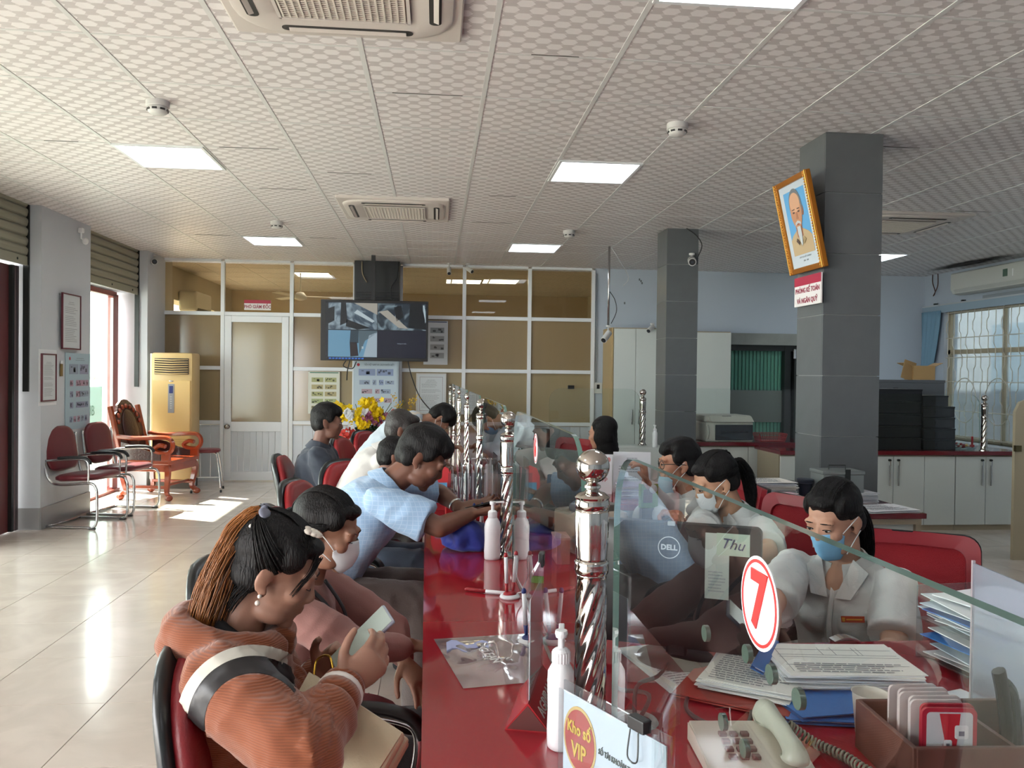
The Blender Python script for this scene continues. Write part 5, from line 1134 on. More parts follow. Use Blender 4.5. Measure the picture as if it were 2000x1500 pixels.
# ---- brochure stands and red box
t = thing('brochure_stand', 'clear acrylic brochure stand with grey leaflets on a red tray beyond the second post', 'brochure stand', (.155, 3.92, CZT))
B('tray', (0, 0, .03), (.20, .24, .06), mat('tray_red', 'c0272b', .35), t, bev=.004)
for k, (x, w_, h) in enumerate(((-.075, .004, .22), (-.03, .004, .20), (.02, .004, .23), (.07, .004, .24))): B('acrylic_divider', (x, 0, .06 + h / 2), (w_, .20, h), ACR, t)
for k in range(7): B('leaflet', (-.060 + k * .021, .0 + .01 * (k % 2), .06 + .085 + .01 * (k % 3)), (.002 + .003 * (k % 2), .15, .17), mat(['leaf_grey', 'leaf_pink', 'leaf_white'][k % 3], ['8e9096', 'b56a78', 'c9cdd2'][k % 3], .5), t, rot=(0, R_((k * 37) % 9 - 4), 0))
B('acrylic_front', (0, -.11, .13), (.18, .003, .18), ACR, t); B('acrylic_divider', (.095, -.02, .16), (.003, .22, .24), ACR, t)
t = thing('brochure_card', 'tall red and blue leaflet leaning on the brochure stand', 'leaflet', (.035, 4.08, CZT + .0)); 
bm = nb(); o = [(-.05, 0), (.05, 0), (.05, .17), (.035, .21), (0, .225), (-.035, .21), (-.05, .17)]; prism(bm, o, .003, Matrix.Rotation(R_(-8), 4, 'X')); mk('card', bm, mat('card_red', 'c23036', .4), t); B('picture', (0, -.014, .09), (.06, .002, .10), mat('card_blue', '5a9bc4', .4), t, rot=(R_(-8), 0, 0))
# ---- cable grommet and cables
t = thing('cable_grommet', 'pale oval cable grommet with dark hole set in the counter beside the monitor cable', 'grommet', (.403, 1.567, CZT)); bm = nb(); lathe(bm, [(.034, .001), (.034, .006), (.044, .006), (.047, .001)], 28); mk('ring', bm, mat('grommet_grey', 'b3aaa8', .4), t, True); bm = nb(); lathe(bm, [(.001, .0012), (.034, .0012)], 28); mk('hole', bm, mat('hole_dark', '2b1a1b', .8), t)
CAB = mat('dark_cable', '2a2226', .5)
for k, (pts, lb) in enumerate((([(.403, 1.567, .79), (.42, 1.62, .84), (.50, 1.75, .81), (.56, 1.86, .80)], 'thick dark cable from the grommet to the monitor foot'), ([(.41, 1.57, .79), (.44, 1.60, .83), (.40, 1.70, .805), (.42, 1.80, .80), (.46, 1.95, .797)], 'second dark cable curving away from the grommet'), ([(.56, 1.70, .797), (.52, 1.60, .797), (.55, 1.52, .797), (.60, 1.50, .797), (.66, 1.60, .797)], 'thin dark cable looping on the red counter near the phone'))):
    cable('cable', pts, .0045, CAB, lb)
# ---- monitor of the nearest clerk
rz = math.atan2(-.15, .34)
t = thing('computer_monitor', 'black monitor seen from behind, with DELL mark and paper notes on its back', 'monitor', (.590, 1.90, CZT), rz)
MB_ = mat('monitor_black', '1a1719', .38)
bm = nb(); R = [[V((x, y, z + .185)) for x, z in rrect(w_, h, r)] for y, w_, h, r in ((.02, .385, .300, .012), (.0, .39, .305, .014), (-.012, .385, .300, .02), (-.028, .30, .22, .03), (-.030, .2, .15, .03))]; ringloft(bm, R); mk('casing', bm, MB_, t, 40)
B('screen', (0, .0215, .185), (.36, .002, .275), mat('screen_glow', '9fb8c8', .2, emit=.2), t)
B('stand_neck', (0, -.0, .05), (.05, .03, .12), MB_, t, bev=.006); bm = nb(); lathe(bm, [(.001, 0), (.10, 0), (.095, .012), (.001, .02)], 28); mk('stand_foot', bm, MB_, t, True)
ys = -.0312
disc = nb(); n_ = 36; lx, lz, r0, r1 = -.018, .280, .0245, .0265
A_ = [[V((lx + rr * math.cos(2 * PI * j / n_), ys - e, lz + rr * math.sin(2 * PI * j / n_))) for j in range(n_)] for e, rr in ((0, r0), (0, r1), (.0008, r1), (.0008, r0))]; ringloft(disc, A_ + [A_[0]], False); mk('logo_ring', disc, mat('logo_white', 'c9ced2', .4), t)
text('logo_lettering', 'DELL', .0175, mat('logo_white'), t, MFRAME((lx, ys - .0005, lz), (1, 0, 0), (0, 0, 1)), bold=.0006)
B('sticky_note', (.130, -.0335, .298), (.075, .001, .052), mat('note_green', 'a3b5a6', .7), t); text('handwriting', 'Thu', .034, mat('ink_navy', '2c3a5e', .6), t, MFRAME((.128, -.0345, .298), (1, 0, -.08), (0, 0, 1)), shear=.3)
B('note_slip', (.094, -.0325, .245), (.055, .001, .155), mat('slip_grey', 'aab2ac', .7), t); printed(t, -.02, .02, -.07, -.01, Matrix.Translation((.094, -.0338, .245)), 8, 3, title=False)
B('top_catch', (-.015, -.013, .335), (.018, .012, .010), mat('catch_grey', '9b9fa0', .4), t, bev=.001)
# second and third monitors
for (x, y, rz_, lb) in ((.50, 3.55, -.9, 'dark monitor edge-on behind the number 6 glass'), (.52, 4.95, -.75, 'dark monitor farther down the counter before the long-haired clerk')):
    t = thing('computer_monitor', lb, 'monitor', (x, y, CZT), rz_)
    bm = nb(); ringloft(bm, [[V((xx, yy_, z + .215)) for xx, z in rrect(.44, .30, .012)] for yy_ in (.015, -.02)]); mk('casing', bm, MB_, t); B('screen', (0, .0165, .215), (.41, .002, .27), mat('screen_glow'), t)
    B('stand_neck', (0, -.0, .05), (.05, .03, .10), MB_, t); bm = nb(); lathe(bm, [(.001, 0), (.10, 0), (.095, .012), (.001, .02)], 24); mk('stand_foot', bm, MB_, t, True)
# ---- telephone
PHN = mat('phone_cream', 'b9b3a6', .4)
t = thing('desk_telephone', 'cream desk telephone with raised curved handset and coiled cord', 'telephone', (.575, 1.40, CZT), R_(-4)); t.scale = (.85,) * 3
bm = nb(); pr = [(-.09, 0), (.09, 0), (.09, .045), (.02, .04), (-.09, .022)]; ringloft(bm, [[V((x, y, z)) for y, z in pr] for x in (-.115, .105)]); bmesh.ops.bevel(bm, geom=list(bm.edges), offset=.004, segments=2, affect='EDGES'); mk('body', bm, PHN, t)
kb = None
for i in range(3):
    for j in range(4):
        loc = (-.055 + i * .024, -.055 + j * .026, .031 + .0042 * j)
        if kb is None: kb = B('key', loc, (.017, .015, .008), mat('key_brown', '6d5a56', .5), t, bev=.002)
        else: inst(kb, 'key', t, loc)
B('label_card', (-.085, .0, .032), (.03, .09, .003), PAPER, t, rot=(R_(6), 0, 0))
bm = nb(); tube(bm, spline([(.06, -.088, .038), (.06, -.078, .056), (.06, 0, .068), (.06, .078, .062), (.06, .088, .042)], 6), [.024, .026, .028, .028, .026, .024, .022, .020, .019, .018, .018, .018, .018, .018, .019, .020, .022, .024, .026, .028, .028, .028, .027, .026, .024][:25], 14, flat=1.25); mk('handset', bm, mat('handset_cream', 'b7bcae', .35), t, True)
bm = nb(); path = spline([(.10, .05, .05), (.15, .03, .02), (.19, -.03, .018), (.22, -.10, .015), (.30, -.16, .014)], 8); P2 = []; n_ = 320; x_, y_ = None, None
for k in range(n_):
    f = k / (n_ - 1) * (len(path) - 1); i = min(int(f), len(path) - 2); p = lerp(path[i], path[i + 1], f - i); d = (path[i + 1] - path[i]).normalized(); a, b2 = frame_of(d); th = k / n_ * 2 * PI * 30; P2.append(p + (a * math.cos(th) + b2 * math.sin(th)) * .0095)
tube(bm, P2, .0028, 5); mk('coiled_cord', bm, mat('cord_grey', '8f9183', .5), t, True)
# ---- papers on the side desk
def sheet_on(label, px, rz, w_=.21, d_=.297, n=5, z=CZT + .001, zoff=0, cols=('dfe3e8', 'd5dade', 'e3e3df'), seed=0, jit=.01, th=.0012, name='paper_stack', pr=True, rj=5, xy=None):
    p = V((xy[0], xy[1], 0)) if xy else atz(px[0], px[1], z + zoff); return paperstack(name, label, (p.x, p.y, z + zoff), rz, w_, d_, n, jit, cols, th, pr, None, seed, rj)
sheet_on('bundle of grey slips and booklets under the black monitor', None, .5, .17, .10, 22, seed=11, jit=.012, cols=('9ea3ab', 'c8ccd2', '7f858e', 'd8dbe0'), th=.0028, pr=False, rj=10, xy=(.66, 2.02))
sheet_on('loose white sheets beyond the monitor stand on the counter', None, .25, .21, .28, 5, seed=12, xy=(.60, 1.86), zoff=.0, rj=8)
t = sheet_on('white printed contract sheets on the red folder', None, -.60, .20, .285, 12, seed=13, xy=(.735, 1.76), zoff=.013, th=.0016)
t = thing('document_folder', 'rust red cardboard folder under the printed contract sheets', 'folder', (.70, 1.74, CZT + .006), -.60); B('cover', (0, 0, 0), (.24, .315, .003), mat('folder_rust', '9c3a30', .5), t); B('cover', (0, 0, .005), (.24, .315, .003), mat('folder_rust'), t)
big = sheet_on('large white form with ruled boxes lying on top of the paper pile before the clerk', None, -.12, .297, .20, 26, seed=14, xy=(.92, 1.74), zoff=.001, th=.0020, rj=4, pr=False)
bm = nb()
for (x, y, w_, h) in ((0, .055, .27, .0012), (0, .02, .27, .001), (0, .005, .27, .001), (0, -.045, .27, .001), (-.13, .0, .001, .17), (-.03, .045, .001, .05), (.0, .045, .001, .05), (.05, .045, .001, .05), (.06, .045, .001, .05)): box(bm, (x, y, .0532), (w_, h, .0004))
mk('ruled_lines', bm, INK, big); printed(big, -.12, .12, -.09, -.03, Matrix.Translation((0, 0, .0534)) @ Matrix.Rotation(-PI / 2, 4, 'X'), 5, 15, title=False)
BLF = mat('folder_blue', '2f6fb8', .4)
def folder(label, loc, rz, w_, d_, tilt=(0, 0), m=BLF):
    t = thing('document_folder', label, 'folder', loc, rot=(tilt[0], tilt[1], rz)); B('cover', (0, 0, 0), (w_, d_, .0015), m, t); B('inner_sheets', (.004, .004, .004), (w_ - .01, d_ - .012, .005), PAPER, t); B('cover', (0, 0, .008), (w_, d_, .0015), m, t); return t
folder('blue plastic folder standing edge-up in the middle of the paper pile', (.76, 1.78, CZT + .05), -.55, .03, .22, (0, R_(20)))
folder('bright blue folder under the paper pile at its near side', (.84, 1.60, CZT + .012), .1, .24, .14)
folder('second blue folder poking out below the pile', (.80, 1.565, CZT + .003), -.2, .18, .10)
sheet_on('curled white note leaf beside the number 7 sticker', None, -.3, .15, .11, 5, seed=16, xy=(.86, 1.93), zoff=.001, rj=20, pr=False)
sheet_on('white blank slips with a cut corner right of the ruled form', None, .1, .14, .10, 6, seed=17, xy=(1.10, 1.60), zoff=.001, rj=12, pr=False)
t = thing('chrome_stamp', 'small silver-topped red stamp at the edge of the desk before the clerk', 'stamp', (1.04, 1.945, CZT)); B('body', (0, 0, .014), (.065, .03, .028), mat('stamp_red', '7d2029', .3), t, bev=.003); bm = nb(); R = [[V((-.034 + .068 * k / 8, s * .016, .028 + .009 * math.sin(PI * k / 8) + e)) for s, e in ((-1, -.004), (1, -.004), (1, 0), (-1, 0))] for k in range(9)]; ringloft(bm, R); mk('silver_cap', bm, CHROME2, t)
# ---- acrylic tray with fanned papers
t = thing('paper_tray', 'clear acrylic tray holding fanned papers and a blue file at the right edge', 'tray', (1.34, 1.74, CZT), R_(6))
for z in (.012, .10): B('shelf', (0, 0, z), (.26, .32, .004), ACR, t)
B('side_wall', (.135, 0, .09), (.004, .32, .18), ACR, t); B('back_wall', (0, .16, .09), (.26, .004, .18), ACR, t); B('side_wall', (.135, -.10, .10), (.006, .006, .20), GE, t)
rnd = random.Random(5)
for k in range(22):
    z = .018 + (k % 11) * .0065 + (.088 if k > 10 else 0); B('sheet', (rnd.uniform(-.045, .01), rnd.uniform(-.04, .02), z), (.21, .29, .0022), mat(['paper_dfe2e6', 'paper_d4d8dd', 'paper_c3d2de'][k % 3], ['dfe2e6', 'd4d8dd', 'c3d2de'][k % 3], .8) if k not in (9, 15) else BLF, t, rot=(R_(rnd.uniform(-1, 1)), R_(rnd.uniform(-2, 1)), R_(rnd.uniform(-9, 9))))
# ---- wooden organiser box with cards, stapler etc.
OX, OY = .90, 1.12
t = thing('wooden_organiser', 'brown wooden desk organiser box at the lower right corner', 'box', (.955, 1.325, CZT), R_(-3)); WB = mat('organiser_wood', '5a3b33', .4, var=.15, stretch=(1, 8, 1))
B('bottom', (0, 0, .004), (.34, .20, .008), WB, t); 
for s in (-1, 1): B('side', (s * .166, 0, .045), (.010, .20, .09), WB, t, bev=.002); B('wall', (0, s * .096, .045), (.33, .010, .09), WB, t, bev=.002)
B('divider', (.02, 0, .040), (.008, .18, .075), WB, t)
zb = CZT + .009
c0 = None; CR = mat('card_maroon', '9e2234', .4)
for k in range(7):
    loc = (.852 + .008 * (k % 2), 1.252 + .017 * k, zb + .069)
    t = thing('booklet', ('red and white booklet with grey squares standing at the front of the organiser' if k == 0 else 'pale booklet standing in the organiser behind the red one, %s' % ['', 'directly behind it', 'second behind it', 'third behind it', 'fourth behind it', 'fifth behind it', 'last of the row'][k]), 'booklet', loc, R_(-6 + k)); t.scale = (.86,) * 3; t['group'] = 'booklets in the wooden organiser'
    bm = nb(); ringloft(bm, [[V((x, y, z)) for x, z in rrect(.105, .16, .012)] for y in (-.003, .003)]); mk('cover', bm, CR if k < 2 else mat('booklet_pale', 'bcb3b4', .5), t)
    if k == 0:
        bm = nb(); ringloft(bm, [[V((x, y, z)) for x, z in rrect(.088, .145, .008)] for y in (-.0032, -.004)]); mk('white_field', bm, mat('field_grey', 'b4b4ba', .5), t)
        bm = nb(); prism(bm, [(-.02, .07), (.02, .07), (.012, .0), (.0, -.03), (.02, -.07), (-.03, -.07), (-.02, -.02), (-.01, .02)], .0006, Matrix.Translation((0, -.0044, 0))); mk('red_shape', bm, mat('shape_red', 'a92430', .4), t)
        for (x, z, s_) in ((.022, .035, .026), (-.028, .0, .026), (-.004, .012, .016), (.024, .0, .02), (.0, -.008, .015), (-.012, -.035, .022), (.018, -.03, .022), (.008, -.055, .018)):
            bm = nb(); ringloft(bm, [[V((xx + x, y, zz + z)) for xx, zz in rrect(s_, s_, .004)] for y in (-.0048, -.0054)]); mk('picture_square', bm, mat('sq_grey', 'c9c9cc', .5), t); B('picture', (x, -.0056, z - s_ * .1), (s_ * .4, .0005, s_ * .35), mat('sq_dark', '74707a', .5), t)
t = thing('black_stapler', 'black stapler standing upright in the organiser behind the booklets', 'stapler', (1.01, 1.33, zb), R_(20)); bm = nb(); tube(bm, spline([(0, 0, 0), (.005, 0, .06), (-.005, 0, .12), (-.02, 0, .17)]), [.014 + .0 * k for k in range(19)], 8, flat=.7); mk('upper_arm', bm, BLACK, t, 40); bm = nb(); tube(bm, spline([(.03, 0, 0), (.03, 0, .06), (.02, 0, .12), (.0, 0, .145)]), .010, 8); mk('lower_arm', bm, mat('stapler_grey', '3a3e40', .3), t, 40)
t = thing('tape_roll', 'round black tape dispenser lying before the organiser at the bottom edge', 'dispenser', (.70, 1.19, CZT), 0); bm = nb(); lathe(bm, [(.001, .045), (.036, .047), (.045, .04), (.048, .02), (.046, 0), (.001, 0)], 28); mk('body', bm, mat('dispenser_black', '0e0e11', .5), t, True)
t = thing('white_cup', 'small cream paper cup behind the booklets', 'cup', (.84, 1.47, CZT)); bm = nb(); lathe(bm, [(.001, .002), (.026, 0), (.034, .085), (.036, .087), (.032, .085), (.024, .006), (.001, .006)], 20); mk('cup', bm, mat('cup_cream', 'c9c6bd', .5), t, True)
t = thing('acrylic_panel', 'hazy upright acrylic file holder cut by the right picture edge', 'file holder', (1.10, 1.42, CZT), R_(84)); B('panel', (0, 0, .16), (.30, .004, .30), glassmat('hazy_acrylic', 'd9dee6', .2, 1.4, dens=.35, dcol='b5bcc9'), t); B('edge', (.15, 0, .16), (.005, .006, .31), mat('acrylic_edge', 'a89ea3', .3), t); B('edge', (-.15, 0, .16), (.005, .006, .31), mat('acrylic_edge'), t)

# ---- things on the counter between the farther clerks
t = thing('leaflet_box', 'white leaflet card with red print and black clip before the long-haired clerk', 'sign', (.93, 4.62, CZT), R_(-8)); B('card', (0, 0, .115), (.20, .006, .23), PAPER, t); B('red_bar', (-.06, -.004, .205), (.05, .001, .012), RPL, t); text('lettering', 'THANH TOÁN', .022, mat('ink_darkgrey', '4b4b52', .6), t, MFRAME((0, -.004, .13), (1, 0, 0), (0, 0, 1))); text('lettering', 'Số đẹp', .036, mat('ink_red'), t, MFRAME((.02, -.004, .09), (1, 0, 0), (0, 0, 1))); B('clip', (.02, 0, .235), (.04, .012, .02), BLACK, t); disc2(t, 'round_mark', .08, .2, .014, mat('mark_pink', 'c98a8a', .5), -.0038)
t = wallsheet('leaning_form', 'white printed forms propped beside the leaflet card', 'papers', (1.16, 4.66, CZT + .12), (1, -.1, 0), .22, .24, None, PAPER, lines=12, seed=21)
paperstack('paper_stack', 'tall pile of lilac-edged papers under the propped forms', (1.17, 4.52, CZT), -.1, .24, .2, 18, .01, ('b9b3cc', 'd2d3de', 'e0e0e4'), th=.004, seed=22, print_top=False)
basket('red wire basket on the counter beside the long-haired clerk', (.70, 6.2, CZT), .36, .26, .11, RPL)
t = thing('small_pink_box', 'small salmon pink box behind the second pane, beside the steel post', 'box', (.47, 2.95, CZT)); B('carton', (0, 0, .045), (.05, .12, .09), mat('salmon', 'b87f74', .5), t, bev=.002); B('lid', (0, 0, .093), (.054, .124, .008), mat('salmon2', 'c59a8e', .5), t)
t = thing('note_counter', 'beige banknote counting machine behind the second pane', 'machine', (.62, 3.15, CZT), .3); B('housing', (0, 0, .08), (.24, .20, .16), mat('machine_beige', '9e9486', .4), t, bev=.02); B('hopper', (0, -.03, .17), (.18, .1, .03), mat('machine_dark', '4d4a47', .4), t, bev=.006); B('display', (0, -.101, .10), (.1, .003, .03), BLACK, t)
t = thing('green_packet', 'lime green and pink packets of slips on the counter behind the nearest steel post', 'packet', (.62, 2.62, CZT), -.3); B('packet_body', (0, 0, .012), (.16, .11, .024), mat('lime', '7fbf4a', .5), t, bev=.002); B('pink_packet', (.01, -.01, .034), (.14, .1, .018), mat('pinkp', 'c48fa8', .5), t, bev=.002)
t = thing('green_box', 'green and brown small box held up beside the man with glasses', 'box', (.98, 3.62, .93), .2); B('carton', (0, 0, 0), (.085, .03, .11), mat('box_green', '6f8a3a', .5), t, bev=.002); B('print', (-.01, -.016, 0), (.045, .002, .06), mat('box_brown', '6b4a30', .5), t)
B('box_stand', (.98, 3.62, .832), (.07, .05, .084), mat('stand_grey', '8b8f93', .5), label='small grey block under the green and brown box', cat='block')

# ---- customer chairs
SHELL = mat('chair_shell_black', '1d2224', .3)
def custchair(label, loc, rz, m=REDV, legs=True):
    t = thing('customer_chair', label, 'chair', loc, rz)   # faces +X
    Mb = Matrix.Translation((-.245, 0, .68)) @ Matrix.Rotation(R_(-11), 4, 'Y') @ Matrix.Rotation(PI / 2, 4, 'Z')
    bm = nb(); cushion(bm, .44, .50, .065, Mb, n=3.4, top=.80, k=36)
    for v in bm.verts: v.co.x += .035 * (v.co.y / .22) ** 2
    mk('back_cushion', bm, m, t, True)
    Ms = Matrix.Translation((-.280, 0, .68)) @ Matrix.Rotation(R_(-11), 4, 'Y') @ Matrix.Rotation(PI / 2, 4, 'Z')
    bm = nb(); cushion(bm, .465, .525, .045, Ms, n=3.4, top=.82, k=36)
    for v in bm.verts: v.co.x += .035 * (v.co.y / .22) ** 2
    mk('back_shell', bm, SHELL, t, True)
    bm = nb(); cushion(bm, .48, .46, .08, Matrix.Translation((0, 0, .43)) @ Matrix.Rotation(PI / 2, 4, 'Z') @ Matrix.Rotation(PI / 2, 4, 'X'), n=4); mk('seat_cushion', bm, m, t, True)
    B('seat_shell', (0, 0, .385), (.40, .42, .02), SHELL, t, bev=.006); B('back_bracket', (-.27, 0, .44), (.03, .08, .20), SHELL, t, rot=(0, R_(-8), 0))
    for s in (-1, 1):
        bm = nb(); tube(bm, spline([(-.235, s * .25, .62), (-.10, s * .27, .655), (.06, s * .27, .65), (.12, s * .27, .61), (.10, s * .26, .48), (.04, s * .22, .39)], 6), .011, 8); mk('arm_tube', bm, CHROME2, t, True)
        bm = nb(); tube(bm, spline([(-.14, s * .268, .665), (.0, s * .272, .675), (.10, s * .272, .655), (.135, s * .27, .61)], 6), .021, 10, flat=.75); mk('armrest', bm, BLACK, t, True)
        bm = nb(); tube(bm, [(-.25, s * .20, .57), (-.285, s * .21, .60)], .010, 8); ell(bm, (-.28, s * .21, .60), .016); mk('chrome_joint', bm, CHROME, t, True)
    bm = nb(); tube(bm, [(0, 0, .10), (0, 0, .38)], .025, 12); mk('gas_column', bm, CHROME2, t)
    for k in range(5):
        a = k * 2 * PI / 5; d = V((math.cos(a), math.sin(a), 0)); bm = nb(); tube(bm, [V((0, 0, .11)), d * .26 + V((0, 0, .07))], [.024, .014], 8); mk('base_arm', bm, CHROME2, t)
        bm = nb(); e = d.cross(V((0, 0, 1))) * .02; tube(bm, [d * .26 + V((0, 0, .028)) - e, d * .26 + V((0, 0, .028)) + e], .028, 12); mk('caster', bm, BLACK, t)
    return t
# ================================================================== CHAIRS AT THE COUNTER
custchair('dark red office chair with black shell holding the woman in the orange jacket', (-.19, 1.68, 0), R_(-8), REDVD)
custchair('dark red office chair behind the woman in the pink top', (-.34, 2.38, 0), R_(-4), REDVD)
custchair('red office chair whose rounded back shows behind the head of the woman in pink', (-.38, 3.30, 0), R_(-6), REDVD)
custchair('red office chair with black-edged back left of the man in light blue', (-.42, 4.10, 0), R_(-12))
custchair('bright red office chair with broad back turned toward the camera in mid row', (-.34, 4.92, 0), R_(-38))
custchair('red office chair in which the man in the dark jacket sits', (-.72, 5.42, 0), R_(0))
custchair('red office chair beyond the man in the dark jacket, tilted back', (-.52, 6.85, 0), R_(-15))
custchair('farthest red office chair, in front of the flower arrangement', (-.42, 7.55, 0), R_(-30))
MESHR = mat('red_mesh_fabric', 'a81f2c', .6, bump=.6, bscale=400); FRED = mat('red_frame_plastic', '8f1a28', .4)
def clerkchair(label, loc, rz, w_=.48):
    t = thing('clerk_chair', label, 'chair', loc, rz)      # faces +X
    Mb = Matrix.Translation((-.25, 0, .735)) @ Matrix.Rotation(R_(-10), 4, 'Y') @ Matrix.Rotation(PI / 2, 4, 'Z')
    def curve(bm):
        for v in bm.verts: v.co.x += .05 * (v.co.y / .24) ** 2
    bm = nb(); o = rrect(w_, .42, .05, 5); i_ = rrect(w_ - .09, .32, .04, 5); A_ = [[V((x, y, z)) for x, z in oo] for y, oo in ((-.014, i_), (-.014, o), (.014, o), (.014, i_))]; ringloft(bm, A_ + [A_[0]], False); xf(bm, bm.verts, Mb); bmesh.ops.subdivide_edges(bm, edges=list(bm.edges), cuts=1); curve(bm); mk('back_frame', bm, FRED, t, 40)
    bm = nb(); bmesh.ops.create_grid(bm, x_segments=12, y_segments=2, size=.5); xf(bm, bm.verts, Mb @ Matrix.Rotation(PI / 2, 4, 'X') @ Matrix.Diagonal((w_ - .08, .33, 1, 1))); curve(bm); mk('back_mesh', bm, MESHR, t, True)
    bm = nb(); o2 = rrect(w_ + .012, .432, .052, 5); A_ = [[V((x, y, z)) for x, z in oo] for y, oo in ((.015, o), (.015, o2), (.034, o2), (.034, o))]; ringloft(bm, A_ + [A_[0]], False); xf(bm, bm.verts, Mb); curve(bm); mk('back_edge', bm, BLACK, t, 40)
    B('seat', (0, 0, .44), (.46, .46, .07), mat('seat_black', '1c1c20', .7), t, bev=.025, smooth=40); B('back_support', (-.27, 0, .52), (.03, .06, .26), BLACK, t, rot=(0, R_(-10), 0)); B('lumbar_bar', (-.285, 0, .60), (.02, .3, .04), BLACK, t)
    bm = nb(); tube(bm, [(0, 0, .10), (0, 0, .41)], .025, 12); mk('gas_column', bm, BLACK, t)
    for s in (-1, 1): bm = nb(); tube(bm, spline([(-.05, s * .24, .42), (-.04, s * .27, .55), (-.02, s * .27, .63)]), .014, 8); box(bm, (.02, s * .27, .645), (.22, .06, .025), .01); mk('armrest', bm, BLACK, t)
    for k in range(5):
        a = k * 2 * PI / 5; d = V((math.cos(a), math.sin(a), 0)); bm = nb(); tube(bm, [V((0, 0, .11)), d * .26 + V((0, 0, .07))], [.024, .014], 8); mk('base_arm', bm, BLACK, t)
        bm = nb(); e = d.cross(V((0, 0, 1))) * .02; tube(bm, [d * .26 + V((0, 0, .028)) - e, d * .26 + V((0, 0, .028)) + e], .028, 12); mk('caster', bm, BLACK, t)
    return t
clerkchair('red mesh office chair behind the clerk in the blue mask', (1.62, 2.62, -.03), R_(-118), .50)
clerkchair('red mesh office chair behind the clerk in the white mask', (1.42, 3.36, 0), R_(-160))
clerkchair('red mesh chair far down the counter beside the long-haired clerk', (.98, 6.6, 0), R_(-150))
clerkchair('red mesh chair of the clerk with glasses, mostly hidden', (1.33, 3.93, 0), R_(178))

# ================================================================== PEOPLE
def to_obj(name, bm, m, parent, vox, smooth=4, disp=None, label=None, fac=.5, keep=False):
    fixn(bm); me = bpy.data.meshes.new(name); bm.to_mesh(me); bm.free(); o = bpy.data.objects.new('tmp', me); COL.objects.link(o)
    r = o.modifiers.new('r', 'REMESH'); r.mode = 'VOXEL'; r.voxel_size = vox
    s = o.modifiers.new('s', 'SMOOTH'); s.iterations = smooth; s.factor = fac
    dg = bpy.context.evaluated_depsgraph_get(); me2 = bpy.data.meshes.new_from_object(o.evaluated_get(dg)); bpy.data.objects.remove(o); bpy.data.meshes.remove(me)
    if disp:
        b = nb(); b.from_mesh(me2); b.normal_update()
        new = [v.co + v.normal * disp(v.co) for v in b.verts]
        for v, c in zip(b.verts, new): v.co = c
        b.to_mesh(me2); b.free()
    me2.transform(WM[parent.name].inverted()); me2.materials.clear()
    for x in (m if isinstance(m, (list, tuple)) else [m]): me2.materials.append(x)
    me2.polygons.foreach_set('use_smooth', [True] * len(me2.polygons)); me2.name = name
    q = bpy.data.objects.new(name, me2); COL.objects.link(q); q.parent = parent; WM[q.name] = WM[parent.name]
    if label: q['label'] = label
    return q
def snap_radii(src, cen, radii, vox):
    W = WM[src.parent.name]; I_ = W.inverted()
    for v in src.data.vertices:
        p = W @ v.co; d = (p - cen).length
        for r in radii:
            if abs(d - r) < vox * .62: v.co = I_ @ (cen + (p - cen) * (r / d)); break
def split_obj(src, name, m, test, label=None, grow=.0012, kind=None):
    """cut the faces that satisfy test (world position) out of src into a child part of its own"""
    W = WM[src.parent.name]; b = nb(); b.from_mesh(src.data)
    sel = [f for f in b.faces if test(W @ f.calc_center_median())]
    if not sel: b.free(); return None
    idx = {f.index for f in sel}; b2 = b.copy(); b2.faces.ensure_lookup_table()
    bmesh.ops.delete(b2, geom=[f for f in b2.faces if f.index not in idx], context='FACES'); b2.normal_update()
    for v in b2.verts: v.co += v.normal * grow
    bmesh.ops.delete(b, geom=sel, context='FACES'); b.to_mesh(src.data); b.free()
    me = bpy.data.meshes.new(name); b2.to_mesh(me); b2.free(); me.materials.append(m); me.polygons.foreach_set('use_smooth', [True] * len(me.polygons))
    q = bpy.data.objects.new(name, me); COL.objects.link(q); q.parent = src.parent; WM[q.name] = WM[src.parent.name]
    if label: q['label'] = label
    return q
def folds(amp, fr=9, st=(1, 1, 1.0), seed=0):
    S = V((seed * 3.1, seed * 1.7, 0))
    def f(p):
        q = V((p.x * st[0], p.y * st[1], p.z * st[2])) * fr + S
        w_ = noise.noise(q * .5) * 1.2
        a = 1 - abs(noise.noise(q + V((w_, w_, w_)))) * 2.2
        return amp * (a * .75 - .35) + amp * .25 * noise.noise(q * 3)
    return f
def ringat(c, r, n_, rx, ry, k=28, sq=2.3):
    return [c + r * (rx * math.copysign(abs(math.cos(a)) ** (2 / sq), math.cos(a))) + n_ * (ry * math.copysign(abs(math.sin(a)) ** (2 / sq), math.sin(a))) for a in [2 * PI * j / k for j in range(k)]]
